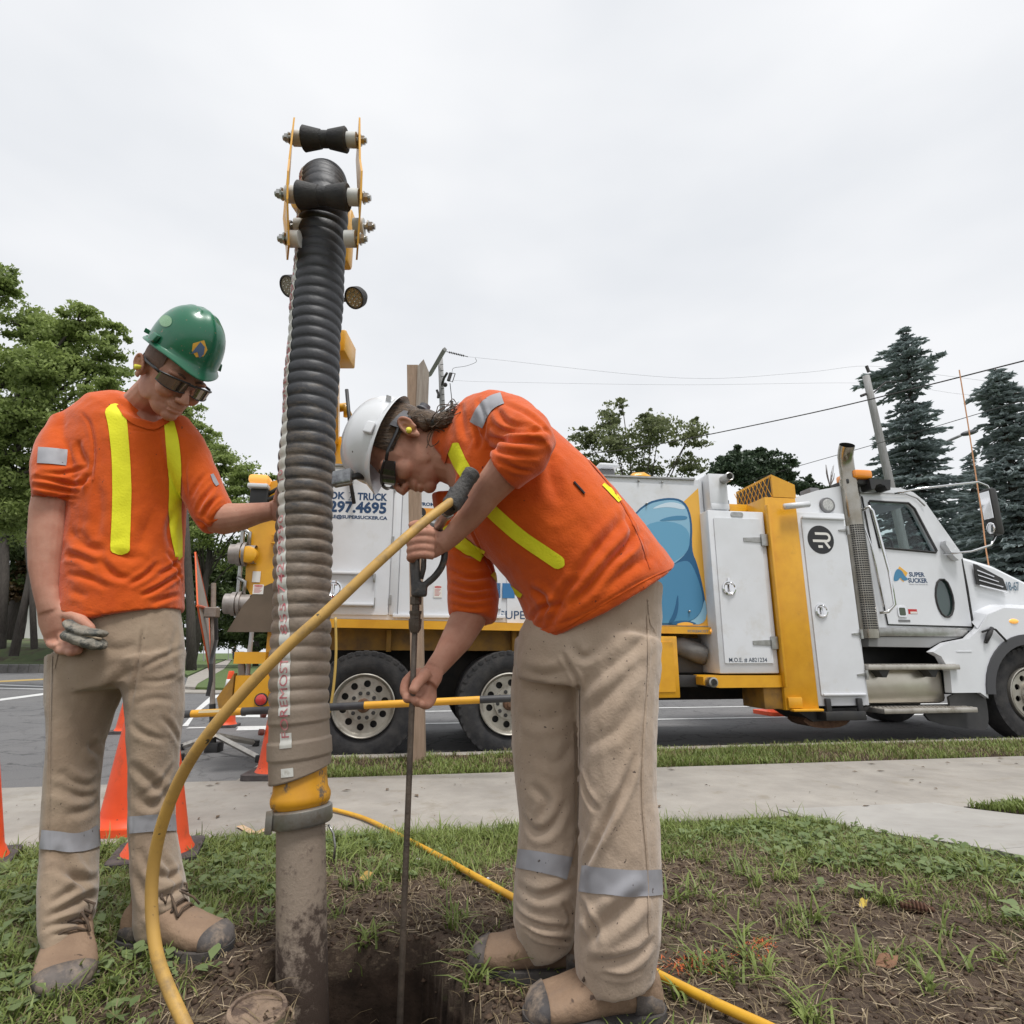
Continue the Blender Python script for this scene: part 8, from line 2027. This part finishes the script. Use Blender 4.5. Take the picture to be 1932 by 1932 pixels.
# lawn beyond the side path
U = r_.uniform(2.6, 5.5, 40000); Wd = r_.uniform(1.6, 3.19, 40000); XY = np.stack([UT.x * U + VT.x * Wd, UT.y * U + VT.y * Wd], 1)
q = np.stack([XY[:, 0] - pa.x, XY[:, 1] - pa.y], 1); XY = XY[~onpath(XY[:, 0], XY[:, 1])]; n = len(XY)
blades_obj('side_lawn_grass', bladeset(XY, lawn_z(XY[:, 0], XY[:, 1]), r_.uniform(.03, .06, n), r_.uniform(.005, .009, n), r_.uniform(.2, 1.0, n), 45), GR)
# clods, crumbs and straw litter
def crumbs(n, f, seed, s0, s1, x0, x1, y0, y1):
    X, Y = scatter(n, x0, x1, y0, y1, f, seed); r_ = np.random.default_rng(seed); Z = lawn_z(X, Y)
    k = len(X); s = r_.uniform(s0, s1, k) ** 1.0
    o = np.array([[1, 0, 0], [-1, 0, 0], [0, 1, 0], [0, -1, 0], [0, 0, 1], [0, 0, -1.0]])
    V = np.stack([X, Y, Z + s * .3], 1)[:, None, :] + (o[None] + r_.normal(0, .25, (k, 6, 3))) * s[:, None, None] * np.array([1, 1, .7])
    return V
def octs(name, V, m, label=None):
    k = len(V); f = np.array([[0, 2, 4], [2, 1, 4], [1, 3, 4], [3, 0, 4], [2, 0, 5], [1, 2, 5], [3, 1, 5], [0, 3, 5]])
    me = bpy.data.meshes.new(name); me.vertices.add(k * 6); me.vertices.foreach_set('co', V.astype(np.float32).ravel())
    li = (np.arange(k)[:, None] * 6 + f.ravel()[None]).astype(np.int32).ravel(); me.loops.add(len(li)); me.loops.foreach_set('vertex_index', li)
    me.polygons.add(k * 8); me.polygons.foreach_set('loop_start', np.arange(k * 8, dtype=np.int32) * 3); me.polygons.foreach_set('loop_total', np.full(k * 8, 3, dtype=np.int32)); me.update(calc_edges=True)
    return tag(obj(name, me, m), label, kind='stuff')
CLOD = mat('soil_clods', (.05, .034, .025), (.12, .082, .058), 30, rough=1.0, spec=.1)
octs('soil_crumbs', np.vstack([crumbs(20000, lambda X, Y: .75 * (sdist(np.stack([X, Y], 1), HOLE) > .0) * (1 - .8 * density(X, Y)), 51, .002, .007, -1.2, 2.4, 1.0, 2.6), crumbs(2600, lambda X, Y: (sdist(np.stack([X, Y], 1), HOLE) > .01) * np.exp(-(np.maximum(sdist(np.stack([X, Y], 1), HOLE), 0) / .1) ** 2), 52, .004, .012, -1.2, .4, 1.0, 1.9)]), CLOD, 'crumbs and clods of dark soil scattered round the hole')
X, Y = scatter(9000, -2.2, 2.6, 1.0, 2.9, lambda X, Y: .5 * np.ones(len(X)), 61); n = len(X); r_ = np.random.default_rng(62)
a = r_.uniform(0, 6.28, n); L_ = r_.uniform(.006, .03, n)[:, None]; d = np.stack([np.cos(a), np.sin(a), r_.normal(0, .12, n)], 1); s = np.stack([-np.sin(a), np.cos(a), np.zeros(n)], 1) * r_.uniform(.0006, .0016, n)[:, None]; c = np.stack([X, Y, lawn_z(X, Y) + .005], 1)
tag(quads_mesh('straw_litter', np.stack([c - d * L_ + s, c - d * L_ - s, c + d * L_ - s, c + d * L_ + s], 1), mat('straw', (.3, .235, .15), (.42, .34, .24), 40, rough=.9)), 'bits of pale straw littering the soil', kind='stuff')
# leaf litter on the sidewalk
r_ = np.random.default_rng(71); U = r_.uniform(-2.5, 5, 130); Wd = r_.uniform(3.25, 4.6, 130); n = 130
c = np.stack([UT.x * U + VT.x * Wd, UT.y * U + VT.y * Wd, np.full(n, .1475)], 1); a = r_.uniform(0, 6.28, n); L_ = (.006 + .03 * r_.random(n) ** 3)[:, None]; d = np.stack([np.cos(a), np.sin(a), np.zeros(n)], 1); s = np.stack([-np.sin(a), np.cos(a), np.zeros(n)], 1); up = np.array([0, 0, .006])
tag(quads_mesh('sidewalk_litter', np.stack([c - d * L_, c + s * L_ * .35 + up, c + d * L_, c - s * L_ * .35 + up * .5], 1), mat('brown_litter', (.14, .09, .05), (.07, .05, .03), 60, rough=.9)), 'small brown leaf bits lying on the sidewalk', kind='stuff')
# single things on the ground
def small(name, label, cat, px, fn, lift=0.0):
    p_ = onlawn(*S(*px)) + Vector((0, 0, lift)); o = fn(p_); tag(o, label, cat); return o
def leaf_fn(s, m):
    def f(p_):
        mb = MB(); q = chaikin([(-1, 0), (-.5, .5), (.1, .45), (.5, .6), (1, .1), (.6, -.4), (0, -.5), (-.6, -.4)], 1)
        c_ = [p_ + Vector((x * s, y * s * .8, .012 + .012 * math.sin(x * 2 + y * 3))) for x, y in q]; n = len(c_)
        mb.add(c_ + [p_ + Vector((0, 0, .006))], [(i, (i + 1) % n, n) for i in range(n)]); return mb.build('fallen_leaf', m, smooth=True)
    return f
small('fallen_leaf', 'yellow fallen leaf on the soil between the tube and the lance', 'leaf', (915, 2208), leaf_fn(.028, mat('leaf_yellow', (.5, .3, .07), (.2, .17, .06), 60, rough=.7)), .012)
small('fallen_leaf', 'small yellow leaf sliver on the bare soil to the right', 'leaf', (2160, 2268), leaf_fn(.016, mat('leaf_yellow2', (.6, .45, .08), rough=.7)))
small('fallen_leaf', 'brown curled leaf on the soil at the right', 'leaf', (2220, 2415), leaf_fn(.032, mat('leaf_brown', (.25, .13, .075), (.18, .09, .05), 40, rough=.8)))
def pebble(s, m):
    def f(p_):
        mb = MB(); mb.ell(p_ + Vector((0, 0, s * .3)), (s, s * .8, s * .6), None, 10, 6); return mb.build('pebble', m, smooth=True)
    return f
small('pebble', 'white pebble in the grass behind the yellow hose', 'pebble', (1045, 2155), pebble(.014, mat('white_stone', (.6, .58, .56), rough=.7)))
small('pebble', 'tiny white pebble beside the lance hose near the far boot', 'pebble', (1220, 2196), pebble(.006, MATS['white_stone']))
def conefn(p_):
    mb = MB(); ax_ = Vector((.85, -.3, -.05)).normalized(); a = p_ + Vector((-.035, .01, .015))
    for i in range(9):
        t = i / 8; rr = .016 * math.sin(math.pi * (.18 + .72 * t)) + .003
        mb.lathe(a + ax_ * (.078 * t), ax_, [(-.004, rr * .5), (.0, rr), (.003, rr * .95), (.008, rr * .4)], 9)
    return mb.build('pine_cone', mat('pine_cone', (.12, .055, .03), (.06, .03, .02), 90, rough=.9))
small('pine_cone', 'brown spruce cone lying on the soil at the right', 'pine cone', (2290, 2280), conefn)
pc = onlawn(*S(640, 2525)); PL = bpy.data.objects.new('valve_cover', None); COL.objects.link(PL); PL.location = pc; tag(PL, 'round muddy metal valve cover at the left edge of the hole', 'cover')
LID = mat('muddy_lid', (.17, .12, .085), (.28, .2, .14), 16, rough=.95, bump=.8, bscale=50, dirt=(.09, .06, .045), dscale=22, dpos=(.5, .62))
pz_ = .272
MB().lathe((pc.x, pc.y, pz_ - .2), (.05, -.1, 1), [(0, .06), (.205, .06), (.21, .058), (.211, .05), (.205, .049), (.206, .001)], 36).build('lid', LID, PL, auto=40)
MB().lathe((pc.x, pc.y, pz_ - .22), (.05, -.1, 1), [(.0, .076), (.2, .076), (.205, .073), (.205, .063), (.0, .063)], 36).build('rim', LID, PL, auto=40)
# orange marking paint on the soil and on the sidewalk
OP = mat('marking_paint', (.6, .13, .03), (.42, .11, .04), 60, rough=.9)
r_ = np.random.default_rng(81); C = []
for (x, y, sx_, sy_, k) in ((1720, 2412, 42, 14, 190), (1860, 2390, 30, 9, 60), (1905, 2358, 20, 8, 110), (1755, 2398, 18, 6, 45)):
    for _ in range(k):
        p_ = onzs(x + r_.normal(0, sx_), y + r_.normal(0, sy_) - .12 * 0, .25); C.append((p_.x, p_.y))
C = np.array(C); n = len(C); c = np.stack([C[:, 0], C[:, 1], lawn_z(C[:, 0], C[:, 1]) + .004], 1); a = r_.uniform(0, 6.28, n); d = np.stack([np.cos(a), np.sin(a), r_.normal(0, .5, n)], 1); s = np.stack([-np.sin(a), np.cos(a), np.zeros(n)], 1); L_ = r_.uniform(.002, .009, n)[:, None]
tag(quads_mesh('marking_paint', np.stack([c - d * L_, c + s * .0014, c + d * L_, c - s * .0014], 1), OP), 'specks of orange marking paint on the soil', kind='stuff')
PM = mat('faded_orange_paint', (.6, .36, .17), (.5, .42, .33), 28, rough=.9)
def pstroke(x0, y0, x1, y1, w_):
    a = onzs(x0, y0, .15); b_ = onzs(x1, y1, .15); d = (b_ - a).normalized(); s = Vector((-d.y, d.x, 0)) * w_; mb = MB(); mb.add([a - s, a + s * .9, a.lerp(b_, .5) + s * 1.1, b_ + s * .7, b_ - s * .8, a.lerp(b_, .5) - s], [(0, 1, 2, 5), (5, 2, 3, 4)]); return mb
mb = pstroke(600, 2064, 638, 2085, .018); mb2 = pstroke(632, 2087, 688, 2062, .016); mb.add(mb2.v, mb2.f); mo = mb.build('paint_mark', PM, sw)
# far walker, far lamp posts, pale house
fw = thing('person', 'tiny distant person in dark top and jeans walking away along the far sidewalk', 'person', tuple(Vector((atS(584, 1640, 78).x, 78, .1))))
cx = atS(584, 1640, 78).x; JE = mat('far_jeans', (.05, .07, .11), rough=.9); DT = mat('far_top', (.03, .03, .035), rough=.9)
fb = MB(); fb.tube([(cx, 78, .95), (cx, 78, 1.2), (cx, 78, 1.45), (cx, 78, 1.55), (cx, 78, 1.62)], [.14, .16, .2, .07, .06], 10); fb.ell((cx, 78, 1.72), (.09, .1, .12)); 
for s_ in (-1, 1): fb.tube([(cx + s_ * .22, 78, 1.42), (cx + s_ * .27, 78, 1.1), (cx + s_ * .24, 77.95, .85)], [.06, .05, .04], 8); fb.tube([(cx + s_ * .09, 78, .95), (cx + s_ * .1, 78 - s_ * .1, .5), (cx + s_ * .1, 78 - s_ * .2, .1)], [.1, .07, .05], 8)
obj('body', remesh(fb, .025, 2), SKIN1, fw, True)
mb = MB(); mb.tube([(cx, 78, .93), (cx, 78, 1.2), (cx, 78, 1.46), (cx, 78, 1.54)], [.16, .18, .22, .09], 12); mb.build('jacket', DT, fw, smooth=True)
mb = MB()
for s_ in (-1, 1): mb.tube([(cx + s_ * .09, 78, .98), (cx + s_ * .1, 78 - s_ * .1, .5), (cx + s_ * .1, 78 - s_ * .2, .12)], [.12, .09, .07], 10)
mb.build('trousers', JE, fw, smooth=True)
for (x, y0, y1, Yl, lab) in ((509, 1655, 1615, 60, 'tiny distant lamp post left of the folded sign base'), (571, 1646, 1621, 80, 'tiny distant lamp post beside the far walker')):
    b0_ = atS(x, y0, Yl); b0_.z = .1; t_ = atS(x, y1, Yl); o = MB().tube([b0_, t_], .06, 6).build('lamp_post', LM); tag(o, lab, 'lamp post')
hs_o = thing('house', 'pale house wall glimpsed between the trunks on the left bank', 'house', tuple(atS(60, 1600, 48)))
pw = atS(-150, 1610, 48); pe = atS(240, 1610, 48); zb = 1.2; ztop = atS(60, 1540, 48).z + 1.2
mb = MB(); mb.box((pw.x, 48, zb), (pe.x, 56, ztop)); mb.build('wall', mat('pale_wall', (.55, .55, .52), rough=.8), hs_o)
mb = MB(); mb.rings([[Vector((pw.x - .4, 47.5, ztop + .003)), Vector((pe.x + .4, 47.5, ztop + .003)), Vector((pe.x + .4, 56.5, ztop + .003)), Vector((pw.x - .4, 56.5, ztop + .003))], [Vector((pw.x + 2, 51.8, ztop + 2)), Vector((pe.x - 2, 51.8, ztop + 2)), Vector((pe.x - 2, 52.2, ztop + 2)), Vector((pw.x + 2, 52.2, ztop + 2))]]); mb.build('roof', mat('roof_grey', (.1, .095, .09), rough=.9), hs_o)
